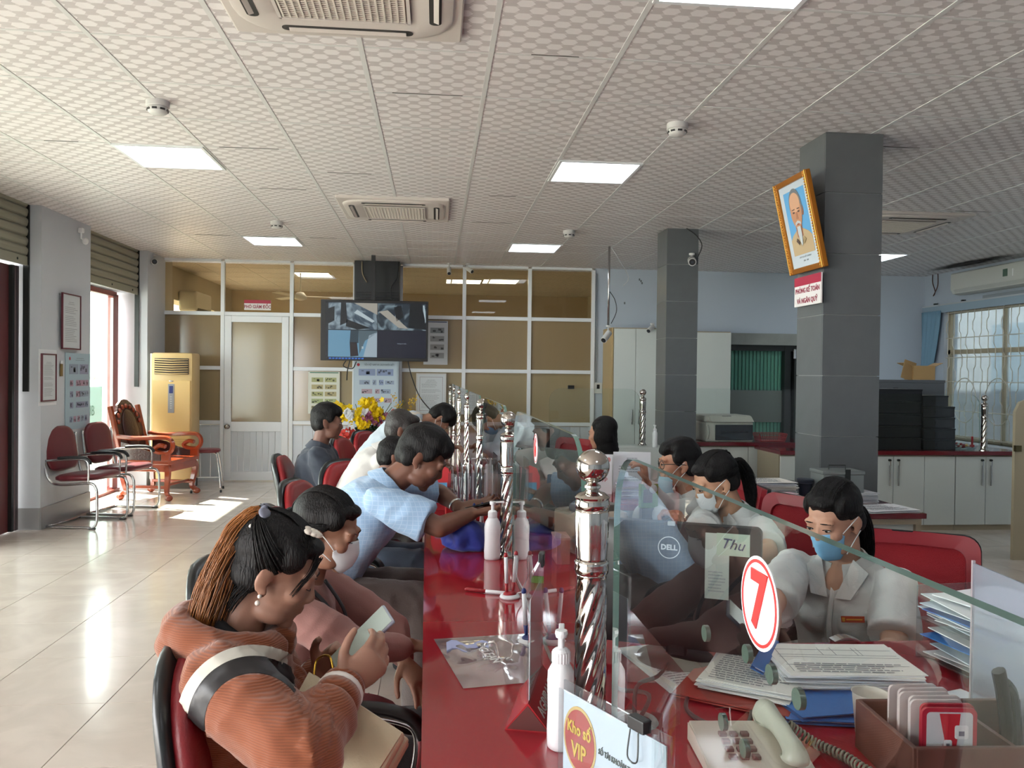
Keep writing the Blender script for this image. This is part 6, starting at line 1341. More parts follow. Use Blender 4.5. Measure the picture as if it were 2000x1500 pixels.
def hand(bm, wr, d, n_, side, curl=(.5, .6, .4), s=1.0, thumb=.3, spread=.05):
    """wr wrist, d finger direction, n_ palm normal, side +1 thumb on x=(d×n) side"""
    d = V(d).normalized(); n_ = V(n_); n_ = (n_ - d * n_.dot(d)).normalized(); x = d.cross(n_) * side
    tube(bm, [wr - d * .02 * s, wr + d * .015 * s, wr + d * .05 * s, wr + d * .085 * s, wr + d * .096 * s], [.027 * s, .031 * s, .040 * s, .041 * s, .034 * s], 14, flat=.40, hint=n_.cross(d) if False else (d.cross(x)))
    for i, (ox, ln) in enumerate(((.029, .072), (.010, .081), (-.010, .075), (-.028, .060))):
        p = wr + d * (.088 - .006 * abs(i - 1)) * s + x * ox * s; a = 0; dd_ = (d + x * spread * (1.5 - i)).normalized(); r = .0092 * s * (1 if i < 3 else .88)
        for j, fr in enumerate((.46, .30, .24)):
            a += curl[j]; e = (dd_ * math.cos(a) + n_ * math.sin(a)).normalized(); q = p + e * ln * fr * s; cap(bm, p, q, r * (1 - .06 * j), r * (.94 - .07 * j), 8); p = q
    p = wr + d * .022 * s + x * .026 * s; e = (d * .65 + x * .75 + n_ * thumb).normalized(); q = p + e * .038 * s; cap(bm, p, q, .0145 * s, .0115 * s, 8); p = q; e = (d * .85 + x * .35 + n_ * (thumb + .2)).normalized(); q = p + e * .030 * s; cap(bm, p, q, .0112 * s, .0100 * s, 8); p = q; e = (d * .9 + x * .1 + n_ * (thumb + .3)).normalized(); cap(bm, p, p + e * .022 * s, .0100 * s, .0085 * s, 8)
def headlumps(bm, H, s, male=False):
    def E(c, r, rot=None, seg=20, rings=14):
        q = ell(bm, c, r, rot, seg, rings); xf(bm, q, H)
    s_ = 1
    E((0, -.014, .030), (.0735, .092, .078)); E((0, .028, -.026), (.060, .064, .076)); E((0, .022, -.060), (.050, .052, .045))
    E((0, .066, -.096), (.022, .020, .016)); E((0, .050, -.070), (.036, .036, .034)); 
    for k in (-1, 1):
        E((k * .034, .028, -.078), (.024, .040, .026)); E((k * .040, .058, -.022), (.022, .026, .022)); E((k * .026, .0745, .022), (.026, .016, .010))
        E((k * .0305, .076, .0045), (.0165, .0125, .0105)); E((k * .010, .092, -.033), (.0080, .009, .0075))
        E((k * .0745, -.010, -.010), (.0075, .017, .028), (R_(-8), 0, R_(k * 18))); E((k * .077, -.015, -.006), (.006, .013, .023), (R_(-8), 0, R_(k * 25))); E((k * .072, .0, -.034), (.008, .010, .012))
    tubeq = tube(bm, [(0, .082, .012), (0, .088, -.006), (0, .098, -.026), (0, .090, -.036)], [.0070, .0072, .0105, .009], 10); xf(bm, tubeq, H)
    E((0, .078, -.056), (.024, .012, .014)); E((0, .0885, -.0545), (.020, .0055, .0040)); E((0, .0865, -.0635), (.017, .0060, .0045))
SKIN = {}
def skinm(c): return mat('skin_' + c, c, .48, spec=.35, sss=.05, bump=.05, bscale=220, var=.06, vscale=14)
HAIRM = mat('hair_black', '0a0808', .5, spec=.22, bump=.5, bscale=90, stretch=(3, 3, .5))
def person(label, head, face, s=1.0, lean=(8, 20), neckp=20, hp=15, hy=0, hr=0, sh=None, R=None, L=None, Rh=None, Lh=None, skin='a06e54', top=None, vox=.007, shw=.172, bulk=.012, legs=True, sit=True, male=False, hair='short', hairm=None, sleeve='short', topcol=None, pants='2a2420', pfold=.004, eyes=True, legdir=None, kneez=None, collar=None, topamp=.006, hipz=None, parts=None, legspread=.10):
    fa = R_(face); f = V((math.cos(fa), math.sin(fa), 0)); r = V((f.y, -f.x, 0)); u = V((0, 0, 1)); head = V(head)
    D = lambda a: f * math.sin(R_(a)) + u * math.cos(R_(a)); Nn = lambda a: f * math.cos(R_(a)) - u * math.sin(R_(a))
    H = Matrix.Translation(head) @ Matrix.Rotation(fa + R_(hy) - PI / 2, 4, 'Z') @ Matrix.Rotation(R_(-hp), 4, 'X') @ Matrix.Rotation(R_(hr), 4, 'Y') @ Matrix.Diagonal((s, s, s, 1))
    N1 = H @ V((0, -.022, -.075)); NB = N1 - D(neckp) * .085 * s
    C = NB - D(lean[1]) * .19 * s; W_ = C - D((lean[0] + lean[1]) / 2) * .16 * s; P = W_ - D(lean[0]) * .14 * s
    base = thing('person', label, 'person', (P.x, P.y, 0)); skm = skinm(skin)
    SR_ = NB - D(lean[1]) * .045 * s + r * shw * s + f * .01; SL = NB - D(lean[1]) * .045 * s - r * shw * s + f * .01
    Re, Rw = (V(R[0]), V(R[1])) if R else (SR_ - u * .27 * s + f * .03, SR_ - u * .3 * s + f * .25); Le, Lw = (V(L[0]), V(L[1])) if L else (SL - u * .27 * s + f * .03, SL - u * .3 * s + f * .25)
    ld = legdir or f; lr = V((ld.y, -ld.x, 0))
    if sit: hips = [P + lr * k * .085 * s - D(lean[0]) * .02 for k in (1, -1)]; knees = [h + ld * .43 * s + lr * k * (legspread - .085) * s + u * (.0) for h, k in zip(hips, (1, -1))]; knees = [V((k_.x, k_.y, (kneez or (P.z - .02)))) for k_ in knees]; ank = [V((k_.x, k_.y, .09)) - ld * .03 for k_ in knees]
    else: hips = [P + r * k * .085 * s for k in (1, -1)]; ank = [V((h.x, h.y, .09)) for h in hips]; knees = [(h + a) / 2 + f * .03 for h, a in zip(hips, ank)]
    def torso(bm, g, z0=-.08):
        rings = [ringat(P + D(lean[0]) * z0 * s, r, Nn(lean[0]), (.155 + g) * s, (.115 + g) * s), ringat(P, r, Nn(lean[0]), (.160 + g) * s, (.118 + g) * s), ringat(W_, r, Nn((lean[0] + lean[1]) / 2), ((.145 if male else .132) + g) * s, (.103 + g) * s),
                 ringat(C - D(lean[1]) * .03 * s, r, Nn(lean[1]), (.150 + g) * s, (.108 + g) * s), ringat(C + D(lean[1]) * .06 * s, r, Nn(lean[1]), (.162 + g) * s, (.112 + g) * s), ringat(NB - D(lean[1]) * .06 * s, r, Nn(lean[1]), (.158 + g) * s, (.088 + g) * s), ringat(NB - D(lean[1]) * .018 * s, r, Nn(lean[1]), (.105 + g * .7) * s, (.066 + g * .6) * s), ringat(NB + D(lean[1]) * .004 * s, r, Nn(lean[1]), (.066 + g * .3) * s, (.056 + g * .3) * s)]
        ringloft(bm, rings)
        if not male:
            for k in (1, -1): ell(bm, C + D(lean[1]) * .035 * s + Nn(lean[1]) * (.075 + g) * s + r * k * .065 * s, (.062 * s, .062 * s, .065 * s))
    # ---- body, one continuous surface
    bm = nb(); torso(bm, 0); headlumps(bm, H, s, male)
    cap(bm, NB - D(neckp) * .03, N1 + D(neckp) * .02, .058 * s, .052 * s)
    if top and top.get('vneck'): cap(bm, NB, NB + Nn(lean[1]) * .070 * s - D(lean[1]) * .05 * s, .052 * s, .040 * s)
    for S, E_, W2, Hd, sd in ((SR_, Re, Rw, Rh, 1), (SL, Le, Lw, Lh, -1)):
        cap(bm, S, E_, .048 * s, .038 * s); cap(bm, E_, lerp(E_, W2, .35), .038 * s, .037 * s); cap(bm, lerp(E_, W2, .3), W2, .037 * s, .025 * s)
        dflt = dict(d=(W2 - E_).normalized(), n=V((0, 0, -1)), curl=(.35, .4, .3)); 
        if Hd: dflt.update(Hd)
        hand(bm, W2, dflt['d'], dflt['n'], dflt.get('side', sd), dflt['curl'], s, dflt.get('thumb', .3), dflt.get('spread', .05))
    for h, k_, a in zip(hips, knees, ank): cap(bm, h, k_, .075 * s, .055 * s); cap(bm, k_, a, .052 * s, .035 * s); cap(bm, a - u * .035, a - u * .05 + (ld if sit else f) * .13, .032, .028)
    to_obj('body', bm, skm, base, vox, 3)
    # ---- eyes
    if eyes:
        for k in (-1, 1):
            if eyes == 'closed':
                bm = nb(); tube(bm, spline([(k * .0165, .0855, -.002), (k * .0300, .0880, -.0045), (k * .0445, .0800, -.001)]), .0010, 6); xf(bm, bm.verts, H); mk('eyelashes', bm, HAIRM, base, True, world=True)
                bm = nb(); tube(bm, spline([(k * .013, .0885, .0185), (k * .030, .0880, .0245), (k * .050, .0735, .0190)]), [.0014] * 3 + [.0022] * 8 + [.0010] * 2, 6, flat=.5); xf(bm, bm.verts, H); mk('eyebrow', bm, HAIRM, base, True, world=True); continue
            bm = nb(); q = ell(bm, (k * .0305, .0835, .0015), (.0125, .006, .0045), (0, R_(-k * 4), 0)); xf(bm, bm.verts, H); mk('eye', bm, mat('eye_white', 'c9c2bb', .25), base, True, world=True)
            bm = nb(); ell(bm, (k * .0300, .0895, .0012), (.0050, .0022, .0045)); xf(bm, bm.verts, H); mk('iris', bm, mat('iris_dark', '140d0a', .15), base, True, world=True)
            bm = nb(); tube(bm, spline([(k * .0165, .0885, .0020), (k * .0300, .0915, .0068), (k * .0445, .0845, .0030)]), .0013, 6); xf(bm, bm.verts, H); mk('eyelashes', bm, HAIRM, base, True, world=True)
            bm = nb(); tube(bm, spline([(k * .014, .0890, .0240), (k * .030, .0895, .0250), (k * .050, .0765, .0205)]), [.0018] * 3 + [.0028] * 8 + [.0014] * 2, 6, flat=.6); xf(bm, bm.verts, H); mk('eyebrow', bm, HAIRM, base, True, world=True)
    # ---- legs' clothing
    if legs:
        bm = nb(); ringloft(bm, [ringat(P - D(lean[0]) * .10 * s, r, Nn(lean[0]), .165 * s, .125 * s), ringat(P + D(lean[0]) * .07 * s, r, Nn(lean[0]), (.150) * s, (.115) * s)])
        for h, k_, a in zip(hips, knees, ank): cap(bm, h, k_, .092 * s, .072 * s); cap(bm, k_, a + u * .02, .070 * s, .055 * s)
        to_obj('trousers', bm, mat('trousers_' + pants, pants, .8, bump=.2, bscale=150, sheen=.2), base, max(vox, .008) * 1.3, 4, folds(pfold * 2.2, 8, seed=3))
        for a in ank: 
            bm = nb(); q = cap(bm, a - u * .045 - (ld if sit else f) * .03, a - u * .058 + (ld if sit else f) * .15, .036, .030); 
            for v in q: v.co.z = max(.003, v.co.z)
            mk('shoe', bm, BLACK, base, True, world=True)
    # ---- top
    if top:
        bm = nb(); torso(bm, bulk, -.10 if not top.get('long') else -.16)
        for S, E_, W2 in ((SR_, Re, Rw), (SL, Le, Lw)):
            cap(bm, S + (E_ - S).normalized() * .012, lerp(S, E_, .5), (.047 + bulk * .8) * s, (.050 + bulk) * s)
            if sleeve == 'short': 
                a, b2 = lerp(S, E_, .45), lerp(S, E_, .82); tube(bm, [a, b2], [(.052 + bulk) * s, (.058 + bulk) * s], 16)
            else: cap(bm, lerp(S, E_, .5), E_, (.052 + bulk) * s, (.046 + bulk) * s); cap(bm, E_, lerp(E_, W2, .84), (.046 + bulk) * s, (.030 + bulk * .55) * s)
        if top.get('extra'): top['extra'](bm, dict(NB=NB, D=D, Nn=Nn, r=r, f=f, P=P, C=C, W=W_, lean=lean, s=s, SR=SR_, SL=SL, H=H, Re=Re, Rw=Rw, Le=Le, Lw=Lw))
        o = to_obj(top.get('name', 'shirt'), bm, top['mat'], base, top.get('vox', vox * 1.25), 4, folds(topamp * 1.25, top.get('fr', 9), top.get('st', (1, 1, 1)), 5))
        base['_top'] = o.name
        if collar:
            bm = nb(); cm = collar
            for rr, hh, off in ((.064, .038, 0),):
                A_ = []
                for t_ in range(0, 25):
                    a = PI * .58 + (2 * PI - .16 * PI) * t_ / 24 - .0; 
                    a = R_(90 + 14) + R_(332) * t_ / 24
                    ca, sa = math.cos(a), math.sin(a); bp = NB + r * ca * .070 * s + Nn(lean[1]) * sa * .066 * s - D(lean[1]) * (.004 + .02 * max(0, sa)); tp = bp + D(lean[1]) * .036 * s - (r * ca + Nn(lean[1]) * sa) * .006; ot = bp + (r * ca + Nn(lean[1]) * sa) * .030 * s - D(lean[1]) * .012 * s - D(lean[1]) * .018 * max(0, sa)
                    A_.append([bp, tp, tp + (r * ca + Nn(lean[1]) * sa) * .004, ot + D(lean[1]) * .004, ot, bp + (r * ca + Nn(lean[1]) * sa) * .004])
                ringloft(bm, A_)
            mk('collar', bm, cm, base, 50, world=True)
    if top and top.get('vneck'):
        for k in (-1, 1):
            n1 = Nn(lean[1]); d1 = D(lean[1]); q4 = [NB + r * k * .050 * s + n1 * .050 * s + d1 * .030 * s, NB + r * k * .012 * s + n1 * .125 * s - d1 * .075 * s, NB + r * k * .062 * s + n1 * .128 * s - d1 * .070 * s, NB + r * k * .098 * s + n1 * .060 * s - d1 * .004 * s]
            bm = nb(); ringloft(bm, [q4, [p + (n1 + d1 * .4) * .005 for p in q4]]); bmesh.ops.subdivide_edges(bm, edges=list(bm.edges), cuts=2); mk('collar_flap', bm, top['mat'], base, 50, world=True)
    # ---- hair
    hm = hairm or HAIRM; bm = nb(); HI = H.inverted()
    def E(c, rr, rot=None): q = ell(bm, c, rr, rot, 24, 16); xf(bm, q, H)
    if hair != 'none':
        E((0, -.024, .040), (.0795, .0945, .083)); E((0, -.058, -.008), (.064, .052, .066))
        if male:
            E((0, .036, .083), (.056, .048, .028)); 
            for k in (-1, 1): E((k * .066, .012, .03), (.014, .030, .036)); E((k * .062, -.045, -.015), (.02, .034, .045))
        else:
            for k in (-1, 1): E((k * .058, .012, .050), (.020, .042, .038)); E((k * .062, -.038, -.012), (.016, .034, .042))
        if hair == 'thick': E((0, -.01, .075), (.078, .088, .058)); E((0, .048, .080), (.060, .042, .034), (R_(-25), 0, 0)); E((.0, .070, .066), (.045, .022, .022)); E((0, -.075, .02), (.06, .04, .06))
        if hair == 'bob':
            for k in range(4): E((0, -.035, -.02 - .035 * k), (.086, .070, .05))
            for k in (-1, 1): E((k * .070, .0, -.03), (.022, .05, .08)); E((k * .066, -.01, -.10), (.024, .05, .05))
        if hair == 'pulled': E((0, .030, .076), (.054, .050, .024))
        dd2 = lambda p: (lambda q: .0035 * noise.noise(V((q.x * 60, q.y * 22, q.z * 22))) + (.004 if hair == 'thick' else .0015) * noise.noise(V((q.x * 25, q.y * 18, q.z * 18))))(HI @ p)
        to_obj('hair', bm, hm, base, .006 if vox < .007 else .008, 3, dd2)
    info = dict(base=base, H=H, NB=NB, D=D, Nn=Nn, r=r, f=f, P=P, C=C, W=W_, SR=SR_, SL=SL, Re=Re, Rw=Rw, Le=Le, Lw=Lw, s=s, lean=lean, skm=skm)
    print('PERSON', label[:40], 'hip z %.2f' % P.z, 'Rarm %.2f %.2f' % ((Re - SR_).length, (Rw - Re).length), 'Larm %.2f %.2f' % ((Le - SL).length, (Lw - Le).length), 'hip', [round(x, 2) for x in P])
    return info
def strands(info, name, roots, n, m, r=.0016, label=None, jit=.008, seed=1, kind='stuff', taper=.3):
    """bundle of hair locks along a guide path (head-local points)"""
    rnd = random.Random(seed); bm = nb()
    for k in range(n):
        g = []
        a = rnd.uniform(0, 2 * PI); q = math.sqrt(rnd.random())
        for i, (p, w_) in enumerate(roots):
            p = V(p); d = (V(roots[min(i + 1, len(roots) - 1)][0]) - V(roots[max(i - 1, 0)][0])).normalized(); x, y = frame_of(d, V((0.3, 1, 0.1)))
            g.append(p + (x * math.cos(a + .12 * i) + y * math.sin(a + .12 * i)) * w_ * q + V((rnd.gauss(0, 1), rnd.gauss(0, 1), rnd.gauss(0, 1))) * jit * .3)
        pts = spline(g, 4); R_s = [r * (1 - (1 - taper) * i / (len(pts) - 1)) for i in range(len(pts))]; tube(bm, pts, R_s, 4)
    xf(bm, bm.verts, info['H']); o = mk(name, bm, m, info['base'], True, world=True, kind=kind, label=label); return o
def comb(info, G, n=180, m=None, r=.0015, seed=1, part=0.0, low=.0):
    """locks combed from the hairline over the skull to the gathering point G (head-local)"""
    rnd = random.Random(seed); G = V(G); c = V((0, -.024, .040)); R3 = V((.0805, .0955, .0845)); bm = nb()
    def onto(p, k=1.0):
        q = p - c; s_ = math.sqrt((q.x / R3.x) ** 2 + (q.y / R3.y) ** 2 + (q.z / R3.z) ** 2) or 1; return c + q / s_ * k
    for i in range(n):
        a = rnd.uniform(-1, 1); 
        if abs(a) < .62: S = V((.075 * a, .080 - .05 * a * a, .072 - .03 * a * a))
        else: b_ = (abs(a) - .62) / .38; S = V((math.copysign(.080, a), .045 - .07 * b_, .045 - .085 * b_))
        k = rnd.uniform(1.0, 1.025); pts = [onto(lerp(S, G, t) + V((0, 0, .0)) + (V((0, -.01, .05)) if abs(a) < .62 else V((math.copysign(.04, a), 0, .0))) * math.sin(PI * t), k) for t in (0, .2, .4, .6, .8)] + [G + V((rnd.gauss(0, .006), rnd.gauss(0, .004), rnd.gauss(0, .006)))]
        pts = spline(pts, 3); tube(bm, pts, [r * (.5 + .5 * math.sin(PI * (.15 + .85 * j / (len(pts) - 1)))) for j in range(len(pts))], 4)
    xf(bm, bm.verts, info['H']); return mk('hair_strands', bm, m or HAIRM, info['base'], True, world=True, kind='stuff')
def mask(info, m, kind='surgical', drop=0, label=None):
    H = info['H']; bm = nb(); NU, NV = 22, 12; g = []
    for j in range(NV + 1):
        v = j / NV; row = []
        for i in range(NU + 1):
            t_ = -1 + 2 * i / NU; a = t_ * R_(68); z = -.012 - drop - .098 * v
            if kind == 'boat': wv = (1 - abs(t_) ** 2.2); z = lerp(-.052, -.006, wv) if v < .5 else -.052; z = -.05 + (.5 - v) * 2 * .052 * (.25 + .75 * wv) * (1 if v < .5 else 1.1)
            elif abs(t_) > .75: z = lerp(z, -.055 - drop, (abs(t_) - .75) * 1.4)
            rx = .069 - .020 * v; ry = .062; x = rx * math.sin(a); y = .026 + ry * math.cos(a) + .014 * math.exp(-(t_ * 3.2) ** 2) * (1 - abs(v - .35) * 1.2) + (.010 if kind == 'boat' else .004) * (1 - t_ * t_) * math.sin(PI * v)
            if v > .75: y -= .010 * (v - .75) / .25
            if kind == 'surgical' and .2 < v < .85: y += .0012 * math.sin(v * 26)
            row.append(V((x, y, z)))
        g.append(row)
    rings = [r_ + [p + V((0, .0018, 0)) for p in reversed(r_)] for r_ in g]; ringloft(bm, rings)
    if kind == 'boat': pass
    xf(bm, bm.verts, H); mk('face_mask', bm, m, info['base'], True, world=True, label=label)
    for k in (-1, 1):
        zz = (-.02, -.09) if kind == 'surgical' else (-.035, -.066)
        bm = nb()
        for z, ze in zip(zz, (.012, -.035)): tube(bm, spline([(k * .060, .052, z - drop * .6), (k * .073, .02, lerp(z - drop * .6, ze, .6)), (k * .080, -.012, ze)]), .0016, 5)
        xf(bm, bm.verts, H); mk('ear_loop', bm, mat('loop_white', 'd3d6d8', .6), info['base'], True, world=True)
def shirtm(name, col, **k): return mat(name, col, .8, bump=.12, bscale=260, sheen=.15, **k)

# --- woman in the orange corduroy jacket
ORN = mat('orange_corduroy', '9c5124', .85, sheen=.3); n = ORN.node_tree.nodes; l = ORN.node_tree.links
tc = n.new('ShaderNodeTexCoord'); wv = n.new('ShaderNodeTexWave'); wv.inputs['Scale'].default_value = 80; wv.inputs['Distortion'].default_value = .6; wv.inputs['Detail'].default_value = 1; wv.bands_direction = 'Z'
bp = n.new('ShaderNodeBump'); bp.inputs['Strength'].default_value = .35; bp.inputs['Distance'].default_value = .003; l.new(tc.outputs['Object'], wv.inputs[0]); l.new(wv.outputs['Fac'], bp.inputs['Height']); l.new(bp.outputs[0], n['Principled BSDF'].inputs['Normal'])
mx = n.new('ShaderNodeMixRGB'); mx.inputs[1].default_value = lin('733a1b'); mx.inputs[2].default_value = lin('854624'); l.new(wv.outputs['Fac'], mx.inputs[0]); l.new(mx.outputs[0], n['Principled BSDF'].inputs['Base Color'])
def hood(bm, I):
    NB, D, Nn, r, s = I['NB'], I['D'], I['Nn'], I['r'], 1; a2 = I['lean'][1]
    pts = [NB + r * (.115 * math.cos(a)) + Nn(a2) * (.105 * math.sin(a) - .01) + D(a2) * (.005 + .02 * -math.sin(a)) for a in [R_(70) + R_(400) * -1 * k / 16 - R_(0) for k in range(15)]]
    tube(bm, pts, .036, 10)
    ell(bm, NB - Nn(a2) * .085 - D(a2) * .015, (.07, .11, .06)); ell(bm, NB - Nn(a2) * .095 - D(a2) * .09, (.055, .10, .08))
    for t_ in (.25, .55): ell(bm, lerp(I['Re'], I['Rw'], t_), (.060, .058, .060))
    cap(bm, I['SR'], I['Re'], .082, .072)
pa = person('woman with brown-blond ponytail in an orange corduroy jacket looking at her phone', aty(538, 1112, 1.75), 2, .97, (0, 2), 22, 25, 0, R=(aty(592, 1478, 1.44), aty(668, 1346, 1.62)), L=(aty(560, 1400, 1.98), aty(622, 1322, 1.86)),
    Rh=dict(d=(.75, .25, .62), n=V((-.15, .9, .1)), curl=(.55, .7, .4), thumb=.15), Lh=dict(d=(.55, -.25, .55), n=V((.1, -.9, .2)), curl=(.6, .7, .5), thumb=.2),
    skin='95705e', eyes='closed', top=dict(name='jacket', mat=ORN, extra=hood, vox=.0075, fr=11), bulk=.024, sleeve='long', hair='pulled', pants='17161a', vox=.005, topamp=.006, shw=.165)
jk = bpy.data.objects[pa['base']['_top']]
W0 = WM[jk.parent.name]; I0 = W0.inverted(); BR = (97, 130, 152); V0 = V((0, 0, CZ))
def bandr(p):
    q = p - V0; d = q.dot(fw); return (1000 + F_PX * q.dot(rt) / d) - 497, (750 - F_PX * q.dot(up) / d) - 1412
for v in jk.data.vertices:
    p = W0 @ v.co; du, dv = bandr(p); d = math.hypot(du, dv)
    for r_ in BR:
        if abs(d - r_) < 5: k_ = (r_ / d - 1) * p.y / F_PX; v.co = I0 @ (p + rt * du * k_ - up * dv * k_); break
def inband(p, a, b_):
    du, dv = bandr(p); return a < math.hypot(du, dv) <= b_ and p.y < pa['NB'].y + .01 and dv < 15 and du < 78
split_obj(jk, 'white_band', mat('band_white', 'c5c3b8', .5), lambda p: inband(p, BR[1], BR[2]), 'white leather band over the shoulder')
split_obj(jk, 'black_band', mat('band_black', '1b1a1c', .45), lambda p: inband(p, BR[0], BR[1]), 'black leather band under the white one')
for E_, W2 in ((pa['Re'], pa['Rw']), (pa['Le'], pa['Lw'])):
    d = (W2 - E_).normalized(); 
    for a, b_, rr, mm in ((-.050, -.020, .047, ORN), (-.020, -.006, .0465, mat('cuff_white', 'd0ccc6', .8)), (-.006, .012, .044, ORN)):
        bm = nb(); tube(bm, [W2 + d * a, W2 + d * (a + (b_ - a) * .5), W2 + d * b_], [rr, rr * 1.03, rr], 20); mk('cuff', bm, mm, pa['base'], True, world=True)
HB = mat('hair_gold_brown', '8a5526', .4, spec=.4, bump=.4, bscale=60, stretch=(4, 4, .6)); HB2 = mat('hair_mid_brown', '4a2a15', .4, spec=.4)
# ponytail (head-local): starts high at the back of the crown, falls behind the neck
pt = [((0, -.066, .100), .012), ((.005, -.088, .092), .020), ((.012, -.100, .045), .032), ((.020, -.100, -.02), .038), ((.026, -.092, -.09), .042), ((.032, -.078, -.155), .038), ((.04, -.055, -.205), .024)]
strands(pa, 'ponytail', pt, 430, HB, .0017, 'brown ponytail fading to golden ends', .010, 3); strands(pa, 'ponytail_underlayer', [((p[0], p[1] + .012, p[2]), w_ * .9) for p, w_ in pt[:6]], 260, HB2, .0019, 'dark brown root strands of the ponytail', .008, 4)
comb(pa, (0, -.085, .100), 330, None, .0016, 5)
strands(pa, 'hair_fringe', [((.035, .072, .07), .012), ((.054, .072, .04), .008), ((.060, .064, .01), .008), ((.062, .056, -.02), .008)], 22, HAIRM, .0009, None, .004, 7)
strands(pa, 'nape_strands', [((.066, -.03, -.02), .010), ((.060, -.045, -.06), .014), ((.055, -.05, -.10), .012)], 40, HAIRM, .0012, None, .006, 8)
bm = nb(); 
for c_, r_ in (((.024, -.072, .108), (.020, .014, .007)), ((-.004, -.078, .112), (.018, .012, .007)), ((.010, -.078, .112), (.008, .008, .010))): xf(bm, ell(bm, c_, r_, (0, .3, .2)), pa['H'])
mk('hair_bow', bm, mat('bow_grey', '6d7080', .6), pa['base'], True, world=True, label='grey cloth hair bow')
bm = nb(); xf(bm, ell(bm, (.045, -.083, .075), .006), pa['H']); xf(bm, tube(bm, [(.025, -.075, .112), (.045, -.083, .075)], .0018, 5), pa['H']); mk('bow_pearl', bm, mat('pearl', 'd8d2c8', .2), pa['base'], True, world=True)
bm = nb()
for k in range(7): a = k * .55; xf(bm, ell(bm, (.030 + .010 * math.cos(a) * 1.2, .030 + .022 * math.sin(a), .113 - .0), (.010, .010, .006)), pa['H'])
mk('hair_clip', bm, mat('clip_cream', 'cfc9bd', .5), pa['base'], True, world=True, label='cream textured hair clip')
for k in (1,): 
    bm = nb(); xf(bm, ell(bm, (.080, -.002, -.042), .0045), pa['H']); xf(bm, ell(bm, (.081, .0, -.056), .0055), pa['H']); mk('earring', bm, mat('pearl'), pa['base'], True, world=True)
# black inner collar
bm = nb(); tube(bm, [pa['NB'] + pa['r'] * .066 * math.cos(a) + pa['Nn'](34) * .062 * math.sin(a) + pa['D'](34) * .018 for a in [2 * PI * k / 20 for k in range(20)]], .012, 8, closed=True); mk('black_collar', bm, mat('knit_black', '101012', .9), pa['base'], True, world=True)
PHC = mat('phone_case_clear', '8d93a0', .2, coat=.5)
pc = aty(708, 1250, 1.74); cc_ = V((0, 0, CZ)); nrm = V((-.62, -.42, .66)).normalized(); upv = V((.62, .10, .60)); M_ = MFRAME(pc, upv.cross(nrm), upv); 
phone('smartphone in a clear case held by the woman in the orange jacket', pc, M_.to_euler(), PHC, '98a39c', w_=.072, h=.158)
# --- handbag on her lap
BAG = mat('cream_leather', 'b9ad92', .45, bump=.15, bscale=140)
p = aty(668, 1445, 1.62); t = thing('handbag', 'cream leather handbag with gold clasp in the lap of the woman in orange', 'handbag', p, rot=(R_(-30), R_(20), R_(-30)))
for k, (y, w_, h) in enumerate(((-.030, .24, .15), (-.008, .23, .15), (.016, .235, .155), (.036, .23, .15))): B('compartment', (0, y, -.005 * k), (w_, .018, h), BAG, t, bev=.007)
bm = nb(); o = [(-.118, .075), (.118, .075), (.112, -.02), (.09, -.045), (.05, -.052), (-.05, -.052), (-.09, -.045), (-.112, -.02)]; prism(bm, o, .006, Matrix.Translation((0, -.044, 0))); mk('flap', bm, BAG, t)
GOLD = mat('gold', 'b8923a', .25, metal=1)
B('clasp', (.01, -.050, -.03), (.06, .004, .022), GOLD, t, bev=.001)
for k in range(3): bm = nb(); c0_ = V((-.006 + .016 * k, -.054, -.03)); tube(bm, [c0_ + V((.007 * math.cos(a), 0, .009 * math.sin(a))) for a in [2 * PI * j / 12 for j in range(12)]], .0018, 5, closed=True); mk('clasp_ring', bm, GOLD, t, True)
bm = nb(); tube(bm, spline([(-.11, -.03, .07), (-.13, -.02, .10), (-.10, -.04, .12), (-.06, -.05, .09)]), .0025, 6); mk('chain_strap', bm, GOLD, t, True)

# --- woman in the pink top with white mask
pb = person('woman with tied black hair in a dusty pink top and white mask', aty(640, 1035, 2.38), -4, .98, (4, 16), 16, 18, -6, R=(aty(690, 1268, 2.22), aty(800, 1262, 2.34)), L=(aty(765, 1232, 2.58), aty(790, 1290, 2.46)),
    Rh=dict(d=(.9, .2, -.1), n=V((0, 0, -1)), curl=(.3, .3, .2)), Lh=dict(d=(.5, -.6, -.5), n=V((0, 0, -1)), curl=(.3, .3, .2)), skin='886350', eyes='closed', top=dict(name='blouse', mat=shirtm('dusty_pink', '8d645d')), bulk=.014, sleeve='long', hair='pulled', pants='1c171a', vox=.0055, topamp=.006)
mask(pb, mat('mask_white', 'cdd1d4', .7), 'boat', label='white folded respirator mask')
bm = nb(); xf(bm, ell(bm, (0, -.115, -.005), (.036, .032, .036)), pb['H']); mk('hair_knot', bm, HAIRM, pb['base'], True, world=True)
comb(pb, (0, -.112, .0), 300, None, .0015, 9)
bm = nb(); xf(bm, tube(bm, [(.080, .0 + .006 * math.cos(a), -.046 + .008 * math.sin(a)) for a in [k * PI / 6 for k in range(12)]], .0014, 5, closed=True), pb['H']); mk('earring', bm, GOLD, pb['base'], True, world=True)
bm = nb(); NBp = pb['NB']; tube(bm, spline([NBp + V((-.02, -.07, .03)), NBp + V((.07, -.085, -.05)), NBp + V((.125, -.06, -.16)), NBp + V((.11, -.02, -.26))]), .011, 6, flat=.4); tube(bm, spline([NBp + V((.06, -.02, .0)), NBp + V((.12, -.02, -.10)), NBp + V((.13, -.01, -.24))]), .011, 6, flat=.4); mk('bag_strap', bm, mat('strap_black', '1a1819', .6), pb['base'], True, world=True)
